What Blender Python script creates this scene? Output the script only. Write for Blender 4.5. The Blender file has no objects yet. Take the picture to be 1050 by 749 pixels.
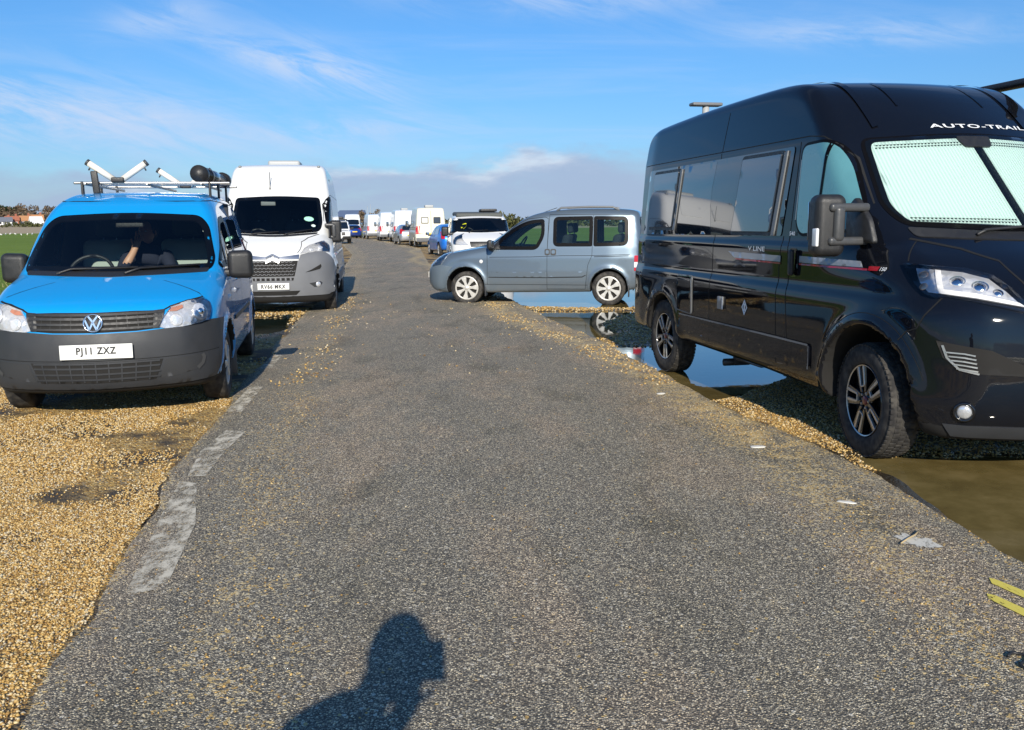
import math, random
import numpy as np

# ---------------------------------------------------------------- shape core
def chaikin(p, n=2, closed=True):
    p = np.asarray(p, float)
    for _ in range(n):
        q = np.roll(p, -1, 0) if closed else p[1:]
        a = p if closed else p[:-1]
        r = np.empty((len(a) * 2, p.shape[1]))
        r[0::2] = .75 * a + .25 * q
        r[1::2] = .25 * a + .75 * q
        if not closed:
            r = np.vstack([p[:1], r, p[-1:]])
        p = r
    return p

def psdf(X, Z, poly):
    P = np.stack([X, Z], -1)
    d2 = np.full(X.shape, 1e9)
    s = np.ones(X.shape)
    n = len(poly)
    for i in range(n):
        a = poly[i]; b = poly[i - 1]
        e = b - a
        w0 = P[..., 0] - a[0]; w1 = P[..., 1] - a[1]
        t = np.clip((w0 * e[0] + w1 * e[1]) / max(e @ e, 1e-12), 0, 1)
        d2 = np.minimum(d2, (w0 - e[0] * t) ** 2 + (w1 - e[1] * t) ** 2)
        c1 = P[..., 1] >= a[1]; c2 = P[..., 1] < b[1]; c3 = e[0] * w1 > e[1] * w0
        flip = (c1 & c2 & c3) | (~c1 & ~c2 & ~c3)
        s = np.where(flip, -s, s)
    return s * np.sqrt(d2)

def sstep(a, b, x):
    t = np.clip((x - a) / (b - a), 0, 1)
    return t * t * (3 - 2 * t)

def smax(a, b, r):
    return np.minimum(np.maximum(a, b), -r) + np.sqrt(np.maximum(a + r, 0) ** 2 + np.maximum(b + r, 0) ** 2)

class Table:
    """smooth 1-D curve through control pairs"""
    def __init__(s, pts, sig=.03):
        p = np.asarray(pts, float)
        s.a, s.b = p[0, 0] - .5, p[-1, 0] + .5
        s.h = .01
        xs = np.arange(s.a, s.b, s.h)
        v = np.interp(xs, p[:, 0], p[:, 1])
        if sig > 0:
            k = int(4 * sig / s.h) + 1
            g = np.exp(-.5 * (np.arange(-k, k + 1) * s.h / sig) ** 2); g /= g.sum()
            v = np.convolve(np.pad(v, k, mode='edge'), g, 'valid')
        s.xs, s.v = xs, v
    def __call__(s, x):
        return np.interp(x, s.xs, s.v)

class Body:
    """vehicle skin: side silhouette crossed with a half-width, rounded where they meet"""
    def __init__(s, side, plan, tumble, rz, rx=((-9, 1), (9, 1)), front_bend=(.3, -1.5, -.3), rear_bend=(.05, -2, -3),
                 crown=.03, arches=(), extra=None, smooth=2):
        s.poly = chaikin(side, smooth)
        s.Wp = Table(plan, .06); s.T = Table(tumble, .012)
        s.rz = Table(rz, .05); s.rx = Table(rx, .1)
        s.fb, s.rb, s.crown = front_bend, rear_bend, crown
        s.arches, s.extra = arches, extra
        h = s.h = .01
        lo = s.poly.min(0) - .35; hi = s.poly.max(0) + .35
        s.lo = lo; n = np.ceil((hi - lo) / h).astype(int) + 1
        X, Z = np.meshgrid(lo[0] + np.arange(n[0]) * h, lo[1] + np.arange(n[1]) * h, indexing='ij')
        g = psdf(X, Z, s.poly)
        for ax in (0, 1):
            g = (np.roll(g, 1, ax) + 2 * g + np.roll(g, -1, ax)) / 4
        s.g = g
        s.bmin = np.array([s.poly[:, 0].min(), -s.Wp.v.max() - .08, s.poly[:, 1].min()])
        s.bmax = np.array([s.poly[:, 0].max(), s.Wp.v.max() + .08, s.poly[:, 1].max()])
    def S(s, x, z):
        u = (x - s.lo[0]) / s.h; v = (z - s.lo[1]) / s.h
        n, m = s.g.shape
        u = np.clip(u, 0, n - 1.001); v = np.clip(v, 0, m - 1.001)
        i = u.astype(int); j = v.astype(int); u = u - i; v = v - j
        g = s.g
        return (g[i, j] * (1 - u) + g[i + 1, j] * u) * (1 - v) + (g[i, j + 1] * (1 - u) + g[i + 1, j + 1] * u) * v
    def W(s, x, z):
        w = s.Wp(x) - s.T(z)
        return w + s.extra(x, z) if s.extra else w
    def f(s, P):
        x, y, z = P[..., 0], P[..., 1], P[..., 2]
        ay = np.abs(y)
        xb = x + s.fb[0] * sstep(s.fb[1], s.fb[2], x) * ay ** 2 - s.rb[0] * sstep(s.rb[1], s.rb[2], x) * ay ** 2
        zb = z + s.crown * ay ** 2 * sstep(.8, 1.3, z)
        w = s.W(x, z)
        r = s.rz(z) * s.rx(x)
        v = smax(s.S(xb, zb), ay - w, r)
        for xa, za, R, dep in s.arches:
            g = np.maximum(np.hypot(x - xa, z - za) - R, (w - dep) - ay)
            v = smax(v, -g, .008)
        return v
    def grad(s, P, e=.003):
        G = np.empty(P.shape)
        for k in range(3):
            d = np.zeros(3); d[k] = e
            G[:, k] = (s.f(P + d) - s.f(P - d)) / (2 * e)
        return G
    def mesh(s, h=.03):
        V, Q = surface_nets(s.f, s.bmin - 2.2 * h, s.bmax + 2.2 * h, h)
        for _ in range(4):
            G = s.grad(V)
            n2 = np.maximum((G * G).sum(1), .05)
            st = np.clip(s.f(V) / n2, -h, h)
            V = V - G * st[:, None]
        return V, Q
    def ray(s, O, D, tmax=3., step=.02):
        """first hit along rays from outside (arrays)"""
        n = len(O); t = np.zeros(n); hit = np.zeros(n, bool); t0 = np.zeros(n)
        for k in range(int(tmax / step)):
            act = ~hit
            if not act.any(): break
            tt = k * step
            v = s.f(O[act] + D[act] * tt)
            idx = np.where(act)[0]
            h = v < 0
            hit[idx[h]] = True; t[idx[h]] = tt
        a = t - step; b = t.copy()
        for _ in range(16):
            m = (a + b) / 2
            neg = s.f(O + D * m[:, None]) < 0
            b = np.where(neg, m, b); a = np.where(neg, a, m)
        return O + D * ((a + b) / 2)[:, None], hit
    def project(s, uv, mode, off=0.):
        """2-D points to the skin. mode: ('y',sign) uv=(x,z); ('x',sign) uv=(y,z); ('c',x0) uv=(azimuth deg,z); ('z',1) uv=(x,y)"""
        uv = np.asarray(uv, float); n = len(uv)
        k, a = mode[0], mode[1]
        O = np.zeros((n, 3)); D = np.zeros((n, 3))
        if k == 'y':
            O[:, 0] = uv[:, 0]; O[:, 2] = uv[:, 1]; O[:, 1] = a * 1.4; D[:, 1] = -a
        elif k == 'x':
            O[:, 1] = uv[:, 0]; O[:, 2] = uv[:, 1]
            O[:, 0] = s.bmax[0] + .1 if a > 0 else s.bmin[0] - .1; D[:, 0] = -a
        elif k == 'z':
            O[:, 0] = uv[:, 0]; O[:, 1] = uv[:, 1]; O[:, 2] = s.bmax[2] + .2; D[:, 2] = -1
        else:
            t = np.radians(uv[:, 0]); R = 2.2
            D[:, 0] = -np.cos(t); D[:, 1] = -np.sin(t)
            O[:, 0] = a; O[:, 2] = uv[:, 1]; O = O - D * R
        P, hit = s.ray(O, D)
        s.hit = hit
        if off:
            G = s.grad(P); G /= np.maximum(np.linalg.norm(G, axis=1), 1e-6)[:, None]
            P = P + G * off
        return P

def surface_nets(f, lo, hi, h):
    n = np.ceil((hi - lo) / h).astype(int) + 1
    ax = [lo[k] + np.arange(n[k]) * h for k in range(3)]
    P = np.stack(np.meshgrid(*ax, indexing='ij'), -1)
    F = f(P.reshape(-1, 3)).reshape(n)
    c = n - 1
    acc = np.zeros((*c, 3)); cnt = np.zeros(c)
    cs = [(i, j, k) for i in (0, 1) for j in (0, 1) for k in (0, 1)]
    sl = lambda o: tuple(slice(o[d], o[d] + c[d]) for d in range(3))
    for a in cs:
        for b in cs:
            if sum(np.array(b) - a) == 1 and all(np.array(b) >= a):
                fa, fb = F[sl(a)], F[sl(b)]
                cr = (fa < 0) != (fb < 0)
                t = np.where(cr, fa / np.where(cr, fa - fb, 1), 0)
                for d in range(3):
                    acc[..., d] += np.where(cr, a[d] + t * (b[d] - a[d]), 0)
                cnt += cr
    m = cnt > 0
    idx = np.full(c, -1); idx[m] = np.arange(m.sum())
    I = np.stack(np.where(m), -1)
    V = lo + (I + acc[m] / cnt[m][:, None]) * h
    Q = []
    for d in range(3):
        e = np.zeros(3, int); e[d] = 1
        u, w = (d + 1) % 3, (d + 2) % 3
        A = F[tuple(slice(0, n[q] - e[q]) for q in range(3))]
        Bv = F[tuple(slice(e[q], n[q]) for q in range(3))]
        cr = (A < 0) != (Bv < 0)
        J = np.stack(np.where(cr), -1)
        ok = (J[:, u] > 0) & (J[:, w] > 0) & (J[:, u] < c[u]) & (J[:, w] < c[w])
        J = J[ok]
        neg = A[tuple(J.T)] < 0
        du = np.zeros(3, int); du[u] = 1
        dw = np.zeros(3, int); dw[w] = 1
        q = np.stack([idx[tuple((J - du - dw).T)], idx[tuple((J - dw).T)], idx[tuple(J.T)], idx[tuple((J - du).T)]], -1)
        q[~neg] = q[~neg][:, ::-1]
        Q.append(q)
    return V, np.vstack(Q)

def rpoly(pts, r=.03, n=5):
    """polygon with rounded corners (r scalar or per corner)"""
    pts = np.asarray(pts, float); out = []
    m = len(pts)
    rr = [r] * m if np.isscalar(r) else r
    for i in range(m):
        p = pts[i]; a = pts[i - 1] - p; b = pts[(i + 1) % m] - p
        la, lb = np.linalg.norm(a), np.linalg.norm(b)
        d = min(rr[i], la * .48, lb * .48)
        p0, p2 = p + a / la * d, p + b / lb * d
        for t in np.linspace(0, 1, n):
            out.append((1 - t) ** 2 * p0 + 2 * t * (1 - t) * p + t * t * p2)
    return np.array(out)

def inset(poly, d):
    """offset a polygon inwards (outwards when d<0) along vertex normals"""
    p = np.asarray(poly, float)
    area = .5 * np.sum(p[:, 0] * np.roll(p[:, 1], -1) - np.roll(p[:, 0], -1) * p[:, 1])
    e1 = p - np.roll(p, 1, 0); e2 = np.roll(p, -1, 0) - p
    e1 = e1 / np.maximum(np.linalg.norm(e1, axis=1), 1e-9)[:, None]
    e2 = e2 / np.maximum(np.linalg.norm(e2, axis=1), 1e-9)[:, None]
    n1 = np.stack([-e1[:, 1], e1[:, 0]], -1); n2 = np.stack([-e2[:, 1], e2[:, 0]], -1)
    nn = n1 + n2
    nn = nn / np.maximum((nn * n1).sum(1), .35)[:, None]
    return p + nn * d * (1 if area > 0 else -1)

def dens(poly, d, closed=True):
    p = np.asarray(poly, float); out = []
    m = len(p) if closed else len(p) - 1
    for i in range(m):
        a, b = p[i], p[(i + 1) % len(p)]
        k = max(1, int(np.ceil(np.linalg.norm(b - a) / d)))
        for t in range(k):
            out.append(a + (b - a) * t / k)
    if not closed: out.append(p[-1])
    out = np.array(out)
    keep = [0]
    for i in range(1, len(out)):
        if np.linalg.norm(out[i] - out[keep[-1]]) > 1e-5: keep.append(i)
    if closed and len(keep) > 1 and np.linalg.norm(out[keep[-1]] - out[0]) < 1e-5: keep.pop()
    return out[keep]

def inpoly(P, poly):
    x, y = P[:, 0], P[:, 1]; c = np.zeros(len(P), bool); n = len(poly)
    for i in range(n):
        a, b = poly[i], poly[i - 1]
        k = (a[1] > y) != (b[1] > y)
        with np.errstate(divide='ignore', invalid='ignore'):
            xx = (b[0] - a[0]) * (y - a[1]) / (b[1] - a[1]) + a[0]
        c ^= k & (x < xx)
    return c
# ---------------------------------------------------------------- vehicle skins (front axle on the ground = origin, nose towards +x)
def flare(xa, za, R, amt, wid=.05, zlo=.3):
    def g(x, z):
        rho = np.hypot(x - xa, z - za)
        return amt * np.where(rho < R, 1., np.exp(-((rho - R) / wid) ** 2)) * sstep(zlo - .06, zlo + .1, z)
    return g

def panel_van_body(roof=2.575, rear=-4.47, wb=3.45):
    d = roof - 2.575
    R = rear
    side = [(.78, .235), (.90, .26), (.945, .38), (.957, .58), (.945, .80), (.92, .95), (.87, 1.06), (.72, 1.18), (.50, 1.29),
            (.28, 1.375), (.20, 1.41), (.17, 1.43), (-.10, 1.72), (-.43, 2.075), (-.47, 2.11), (-.62, 2.24 + d * .3),
            (-.85, 2.41 + d * .75), (-1.06, 2.515 + d), (-1.30, 2.56 + d), (-1.8, 2.575 + d), (-3.0, 2.56 + d),
            (R + .45, 2.52 + d), (R + .17, 2.48 + d), (R + .06, 2.40 + d), (R + .015, 2.2 + d), (R, 1.3), (R - .01, .62), (R + .01, .42),
            (R + .07, .37), (R + .5, .37), (-.9, .345), (.5, .26)]
    plan = [(R, .975), (R + .4, 1.02), (-1, 1.025), (.1, 1.02), (.45, .985), (.7, .93), (.97, .82)]
    tum = [(.2, .05), (.36, .03), (.46, 0), (.96, 0), (1.01, .008), (1.06, .028), (1.33, .035), (1.36, .05), (2.1, .105), (2.3, .135), (2.55, .175), (2.8, .22)]
    rz = [(.2, .05), (.6, .12), (1.2, .13), (2.0, .10), (2.2, .10), (2.6, .085), (2.9, .09)]
    rx = [(R, .6), (R + .6, .9), (-1, 1), (0, 1.1), (.6, 1.5)]
    arches = [(.03, .40, .455, .5), (-wb + .02, .39, .40, .45)]
    f1 = flare(.03, .40, .455, .035, .075); f2 = flare(-wb + .02, .39, .40, .02, .09)
    def cheek(x, z):   # A-pillar side: the cabin narrows above the wings
        return -.10 * sstep(-.75, .15, x) * sstep(1.12, 1.5, z)
    return Body(side, plan, tum, rz, rx, (.33, -1.6, -.2), (.06, R + .5, R), .035, arches,
                lambda x, z: f1(x, z) + f2(x, z) + cheek(x, z))

def small_van_body():
    side = [(.60, .20), (.80, .215), (.865, .29), (.885, .42), (.882, .60), (.862, .70), (.845, .80), (.80, .875), (.66, .945), (.42, 1.02), (.16, 1.085),
            (.06, 1.11), (.02, 1.125), (-.30, 1.345), (-.68, 1.60), (-.72, 1.625), (-.90, 1.73), (-1.12, 1.795), (-1.45, 1.835), (-2.0, 1.85), (-2.8, 1.84),
            (-3.25, 1.79), (-3.42, 1.74), (-3.47, 1.66), (-3.52, 1.05), (-3.53, .65), (-3.525, .40), (-3.46, .30), (-3.0, .25), (-.6, .22), (.3, .19)]
    plan = [(-3.53, .80), (-3.2, .86), (-2.6, .885), (-1, .89), (.1, .89), (.45, .865), (.65, .82), (.9, .70)]
    tum = [(.15, .06), (.28, .03), (.45, 0), (.72, 0), (.98, .012), (1.06, .035), (1.3, .075), (1.6, .15), (1.75, .20), (1.85, .24)]
    rz = [(.2, .05), (.5, .12), (.9, .10), (1.2, .09), (1.6, .10), (1.85, .13)]
    rx = [(-3.5, .8), (-2.9, 1), (0, 1), (.6, 1.6)]
    arches = [(0.0, .33, .365, .4), (-2.681, .33, .36, .4)]
    f1 = flare(0, .33, .365, .022, .05, .25); f2 = flare(-2.681, .33, .36, .018, .05, .25)
    def cheek(x, z):
        return -.045 * sstep(-.9, .1, x) * sstep(1.02, 1.25, z)
    return Body(side, plan, tum, rz, rx, (.36, -1.3, 0.), (.06, -3.0, -3.5), .035, arches,
                lambda x, z: f1(x, z) + f2(x, z) + cheek(x, z))

def mpv_body():
    side = [(.55, .20), (.78, .23), (.875, .33), (.90, .47), (.895, .62), (.86, .70), (.81, .76), (.69, .87), (.57, .94), (.32, .99), (.0, 1.045), (-.22, 1.085), (-.30, 1.105),
            (-.60, 1.30), (-1.00, 1.575), (-1.06, 1.605), (-1.25, 1.68), (-1.5, 1.735), (-1.85, 1.77), (-2.4, 1.78), (-2.95, 1.765), (-3.18, 1.735), (-3.255, 1.68),
            (-3.29, 1.45), (-3.335, 1.0), (-3.35, .62), (-3.345, .40), (-3.28, .30), (-2.9, .24), (-.5, .215), (.3, .20)]
    plan = [(-3.35, .74), (-3.1, .815), (-2.7, .85), (-1, .855), (0, .85), (.4, .83), (.6, .80), (.9, .70)]
    tum = [(.15, .06), (.25, .03), (.42, .004), (.50, 0), (.62, 0), (.86, .012), (.92, .022), (1.05, .04), (1.3, .085), (1.6, .15), (1.8, .21)]
    rz = [(.2, .05), (.5, .12), (.9, .12), (1.2, .09), (1.6, .10), (1.85, .13)]
    rx = [(-3.35, .8), (-2.8, 1), (0, 1), (.6, 1.6)]
    arches = [(0.02, .33, .37, .4), (-2.69, .32, .345, .4)]
    f1 = flare(.02, .33, .37, .022, .05, .25); f2 = flare(-2.69, .32, .345, .02, .05, .25)
    def cheek(x, z):
        return -.04 * sstep(-1.1, -.1, x) * sstep(1.0, 1.2, z)
    return Body(side, plan, tum, rz, rx, (.34, -1.5, -.1), (.08, -2.8, -3.3), .05, arches,
                lambda x, z: f1(x, z) + f2(x, z) + cheek(x, z))

def mid_van_body():      # low-roof mid-size van
    side = [(.62, .22), (.84, .25), (.90, .36), (.915, .55), (.905, .78), (.87, .92), (.78, 1.01), (.55, 1.10), (.30, 1.18), (.18, 1.215), (.14, 1.235), (-.25, 1.47), (-.58, 1.66), (-.63, 1.69),
            (-.85, 1.75), (-1.15, 1.785), (-2, 1.80), (-3.6, 1.78), (-3.98, 1.74), (-4.06, 1.66), (-4.1, 1.2), (-4.11, .6), (-4.09, .40), (-4.0, .35), (-.8, .30), (.4, .25)]
    plan = [(-4.1, .92), (-3.7, .97), (-1, .978), (.2, .97), (.5, .93), (.7, .87), (.93, .75)]
    tum = [(.2, .05), (.35, .02), (.5, 0), (.9, 0), (1.0, .015), (1.2, .035), (1.75, .13), (1.95, .18), (2.1, .22)]
    rz = [(.2, .05), (.6, .12), (1.2, .12), (1.7, .12), (2.0, .16)]
    rx = [(-4.1, .7), (-3.5, 1), (0, 1.1), (.6, 1.5)]
    arches = [(0.0, .36, .39, .45), (-3.098, .36, .38, .45)]
    f1 = flare(0, .36, .39, .025, .05, .28); f2 = flare(-3.098, .36, .38, .02, .05, .28)
    def cheek(x, z):
        return -.06 * sstep(-.8, .1, x) * sstep(1.1, 1.35, z)
    return Body(side, plan, tum, rz, rx, (.34, -1.4, -.1), (.05, -3.6, -4.1), .04, arches,
                lambda x, z: f1(x, z) + f2(x, z) + cheek(x, z))

def hatch_body():        # ordinary five-door hatchback
    side = [(.55, .19), (.74, .22), (.82, .32), (.835, .50), (.81, .62), (.74, .71), (.50, .82), (.15, .915), (-.12, .96), (-.18, .98), (-.55, 1.22), (-.92, 1.405), (-1.0, 1.43),
            (-1.35, 1.49), (-1.8, 1.50), (-2.4, 1.46), (-2.75, 1.40), (-2.86, 1.34), (-3.05, 1.08), (-3.16, .95), (-3.22, .75), (-3.22, .50), (-3.19, .34), (-3.05, .26), (-.5, .18), (.3, .18)]
    plan = [(-3.22, .70), (-2.9, .80), (-2.4, .855), (-1, .87), (0, .865), (.4, .83), (.6, .78), (.85, .64)]
    tum = [(.15, .06), (.3, .02), (.5, 0), (.7, 0), (.9, .02), (1.0, .05), (1.3, .16), (1.5, .25)]
    rz = [(.2, .05), (.5, .12), (.9, .12), (1.3, .14), (1.5, .16)]
    rx = [(-3.2, 1), (-2.8, 1), (0, 1), (.6, 1.6)]
    arches = [(0, .31, .35, .4), (-2.56, .31, .345, .4)]
    f1 = flare(0, .31, .35, .02, .05, .25); f2 = flare(-2.56, .31, .345, .02, .05, .25)
    return Body(side, plan, tum, rz, rx, (.42, -1.3, -.1), (.15, -2.5, -3.2), .06, arches, lambda x, z: f1(x, z) + f2(x, z))
import bpy, bmesh
from mathutils import Vector, Matrix
from mathutils.geometry import delaunay_2d_cdt
C = bpy.context.scene.collection
PI = math.pi
rad = math.radians
random.seed(7)
RNG = np.random.default_rng(11)

# ---------------------------------------------------------------- materials
def new_mat(name):
    m = bpy.data.materials.new(name); m.use_nodes = True
    nt = m.node_tree
    return m, nt, nt.nodes, nt.links, nt.nodes['Principled BSDF']

def setp(b, **k):
    names = dict(col='Base Color', rough='Roughness', metal='Metallic', spec='Specular IOR Level', ior='IOR', coat='Coat Weight',
                 coatr='Coat Roughness', trans='Transmission Weight', emit='Emission Color', emits='Emission Strength', alpha='Alpha', sheen='Sheen Weight')
    for a, v in k.items():
        if a in ('col', 'emit') and len(v) == 3: v = (*v, 1)
        b.inputs[names[a]].default_value = v

def pbr(name, col, rough=.5, metal=0., coat=0., spec=.5, noise=0., nscale=6., bump=0., bscale=200., coatr=.03):
    m, nt, N, L, b = new_mat(name)
    setp(b, col=col, rough=rough, metal=metal, coat=coat, spec=spec, coatr=coatr)
    if noise or bump:
        tc = N.new('ShaderNodeTexCoord')
    if noise:
        n = N.new('ShaderNodeTexNoise'); n.inputs['Scale'].default_value = nscale; n.inputs['Detail'].default_value = 6
        L.new(tc.outputs['Object'], n.inputs['Vector'])
        r = N.new('ShaderNodeMapRange'); r.inputs['To Min'].default_value = max(0, rough - noise); r.inputs['To Max'].default_value = min(1, rough + noise)
        r.inputs['From Min'].default_value = .3; r.inputs['From Max'].default_value = .7
        L.new(n.outputs['Fac'], r.inputs['Value']); L.new(r.outputs['Result'], b.inputs['Roughness'])
        mx = N.new('ShaderNodeMix'); mx.data_type = 'RGBA'
        mx.inputs['A'].default_value = (*[c * .88 for c in col], 1); mx.inputs['B'].default_value = (*[min(1, c * 1.1) for c in col], 1)
        L.new(n.outputs['Fac'], mx.inputs['Factor']); L.new(mx.outputs['Result'], b.inputs['Base Color'])
    if bump:
        v = N.new('ShaderNodeTexNoise'); v.inputs['Scale'].default_value = bscale; v.inputs['Detail'].default_value = 3
        L.new(tc.outputs['Object'], v.inputs['Vector'])
        bp = N.new('ShaderNodeBump'); bp.inputs['Strength'].default_value = bump; bp.inputs['Distance'].default_value = .01
        L.new(v.outputs['Fac'], bp.inputs['Height']); L.new(bp.outputs['Normal'], b.inputs['Normal'])
    return m

def car_paint(name, col, metal=.0, rough=.35, dirt=.25, dirtcol=(.16, .12, .07), coat=1., dz=.75):
    """coated paint with road film that thickens towards the sills"""
    m, nt, N, L, b = new_mat(name)
    setp(b, col=col, rough=rough, metal=metal, coat=coat, coatr=.025, spec=.0 if max(col) < .05 else .2)
    tc = N.new('ShaderNodeTexCoord'); sp = N.new('ShaderNodeSeparateXYZ'); L.new(tc.outputs['Object'], sp.inputs[0])
    n = N.new('ShaderNodeTexNoise'); n.inputs['Scale'].default_value = 5; n.inputs['Detail'].default_value = 9; n.inputs['Roughness'].default_value = .7
    L.new(tc.outputs['Object'], n.inputs['Vector'])
    r = N.new('ShaderNodeMapRange'); r.inputs['From Min'].default_value = dz; r.inputs['From Max'].default_value = .2
    L.new(sp.outputs['Z'], r.inputs['Value'])
    mu = N.new('ShaderNodeMath'); mu.operation = 'MULTIPLY'; L.new(r.outputs['Result'], mu.inputs[0]); L.new(n.outputs['Fac'], mu.inputs[1])
    m2 = N.new('ShaderNodeMath'); m2.operation = 'MULTIPLY_ADD'; m2.inputs[1].default_value = dirt * 2; m2.inputs[2].default_value = .0
    L.new(mu.outputs[0], m2.inputs[0])
    # faint water marks everywhere
    n3 = N.new('ShaderNodeTexNoise'); n3.inputs['Scale'].default_value = 22; n3.inputs['Detail'].default_value = 5
    L.new(tc.outputs['Object'], n3.inputs['Vector'])
    r3 = N.new('ShaderNodeMapRange'); r3.inputs['From Min'].default_value = .55; r3.inputs['From Max'].default_value = .8; r3.inputs['To Max'].default_value = min(.06, dirt * .5)
    L.new(n3.outputs['Fac'], r3.inputs['Value'])
    ad = N.new('ShaderNodeMath'); ad.operation = 'ADD'; ad.use_clamp = True
    L.new(m2.outputs[0], ad.inputs[0]); L.new(r3.outputs['Result'], ad.inputs[1])
    mx = N.new('ShaderNodeMix'); mx.data_type = 'RGBA'; mx.inputs['A'].default_value = (*col, 1); mx.inputs['B'].default_value = (*dirtcol, 1)
    L.new(ad.outputs[0], mx.inputs['Factor']); L.new(mx.outputs['Result'], b.inputs['Base Color'])
    cr = N.new('ShaderNodeMapRange'); cr.inputs['To Min'].default_value = .03; cr.inputs['To Max'].default_value = .22
    L.new(ad.outputs[0], cr.inputs['Value']); L.new(cr.outputs['Result'], b.inputs['Coat Roughness'])
    if metal:
        mm = N.new('ShaderNodeMapRange'); mm.inputs['To Min'].default_value = metal; mm.inputs['To Max'].default_value = 0
        L.new(ad.outputs[0], mm.inputs['Value']); L.new(mm.outputs['Result'], b.inputs['Metallic'])
    return m

def glass_mat(name, tint=(.8, .9, .86), rough=.0, refl=1.):
    m, nt, N, L, b = new_mat(name)
    N.remove(b); out = N['Material Output']
    t = N.new('ShaderNodeBsdfTransparent'); t.inputs['Color'].default_value = (*tint, 1)
    g = N.new('ShaderNodeBsdfGlossy'); g.inputs['Roughness'].default_value = rough; g.inputs['Color'].default_value = (refl, refl, refl, 1)
    f = N.new('ShaderNodeFresnel'); f.inputs['IOR'].default_value = 1.5
    mx = N.new('ShaderNodeMixShader')
    L.new(f.outputs[0], mx.inputs[0]); L.new(t.outputs[0], mx.inputs[1]); L.new(g.outputs[0], mx.inputs[2]); L.new(mx.outputs[0], out.inputs['Surface'])
    return m

M = {}
M['black_plastic'] = pbr('black plastic', (.018, .018, .019), .45, noise=.1, nscale=30, bump=.15, bscale=900)
M['grey_plastic'] = pbr('dark grey bumper plastic', (.030, .032, .036), .5, noise=.08, nscale=8, bump=.12, bscale=900)
M['mid_grey_plastic'] = pbr('mid grey bumper plastic', (.15, .155, .165), .5, noise=.08, nscale=6, bump=.1, bscale=700)
M['rubber'] = pbr('tyre rubber', (.026, .025, .024), .85, noise=.1, nscale=14, bump=.3, bscale=160)
M['seam'] = pbr('panel gap', (.004, .004, .004), .8)
M['under'] = pbr('underbody', (.012, .011, .010), .9, noise=.05)
M['seal'] = pbr('window rubber', (.004, .004, .005), .35, spec=.08)
M['chrome'] = pbr('chrome', (.82, .83, .85), .08, metal=1)
M['silver'] = pbr('silver painted alloy', (.58, .57, .54), .32, metal=.75, noise=.06, nscale=20)
M['hubcap'] = pbr('silver hubcap plastic', (.62, .60, .55), .35, metal=.35, coat=.5, noise=.08, nscale=16)
M['steel'] = pbr('galvanised bar', (.42, .41, .39), .35, metal=.9, noise=.1, nscale=30)
M['black_gloss'] = pbr('black gloss', (.006, .006, .007), .12, coat=1)
M['dark_glass'] = pbr('dark tinted glass', (.006, .009, .013), .03, spec=.9, coat=1, coatr=.0)
M['smoke_glass'] = pbr('smoked acrylic window', (.035, .046, .065), .05, spec=.8, coat=1, coatr=.01)
M['clear'] = glass_mat('clear glass', (.88, .95, .93))
M['tint'] = glass_mat('tinted side glass', (.70, .82, .76))
M['cover'] = glass_mat('lamp cover', (.97, .97, .97))
M['plate_white'] = pbr('white reflective plate', (.78, .78, .74), .35)
M['plate_yellow'] = pbr('yellow reflective plate', (.80, .55, .03), .4)
M['ink'] = pbr('black lettering', (.01, .01, .012), .5)
M['red_lens'] = pbr('red lamp lens', (.45, .008, .012), .12, coat=1)
M['amber_lens'] = pbr('amber lamp lens', (.75, .20, .03), .2, coat=1)
M['white_lens'] = pbr('white lamp lens', (.75, .75, .75), .15, coat=1)
M['interior'] = pbr('cabin lining', (.030, .034, .042), .9)
M['seat_grey'] = pbr('grey seat cloth', (.10, .12, .12), .95, bump=.3, bscale=300)
M['seat_light'] = pbr('pale headrest cloth', (.30, .34, .31), .9)
M['skin'] = pbr('skin', (.50, .27, .18), .5)
M['cloth_dark'] = pbr('dark navy cloth', (.012, .014, .03), .9, bump=.2, bscale=400)
M['white_vinyl'] = pbr('white vinyl lettering', (.75, .77, .78), .3)
M['grey_vinyl'] = pbr('grey vinyl stripe', (.13, .15, .18), .3, coat=.6)
M['red_vinyl'] = pbr('red vinyl stripe', (.35, .01, .02), .3, coat=.6)
M['pad_white'] = pbr('cream foam padding', (.74, .70, .62), .7, noise=.1, nscale=12)
M['wood_dry'] = pbr('dry stick', (.42, .32, .17), .8, noise=.1)

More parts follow.
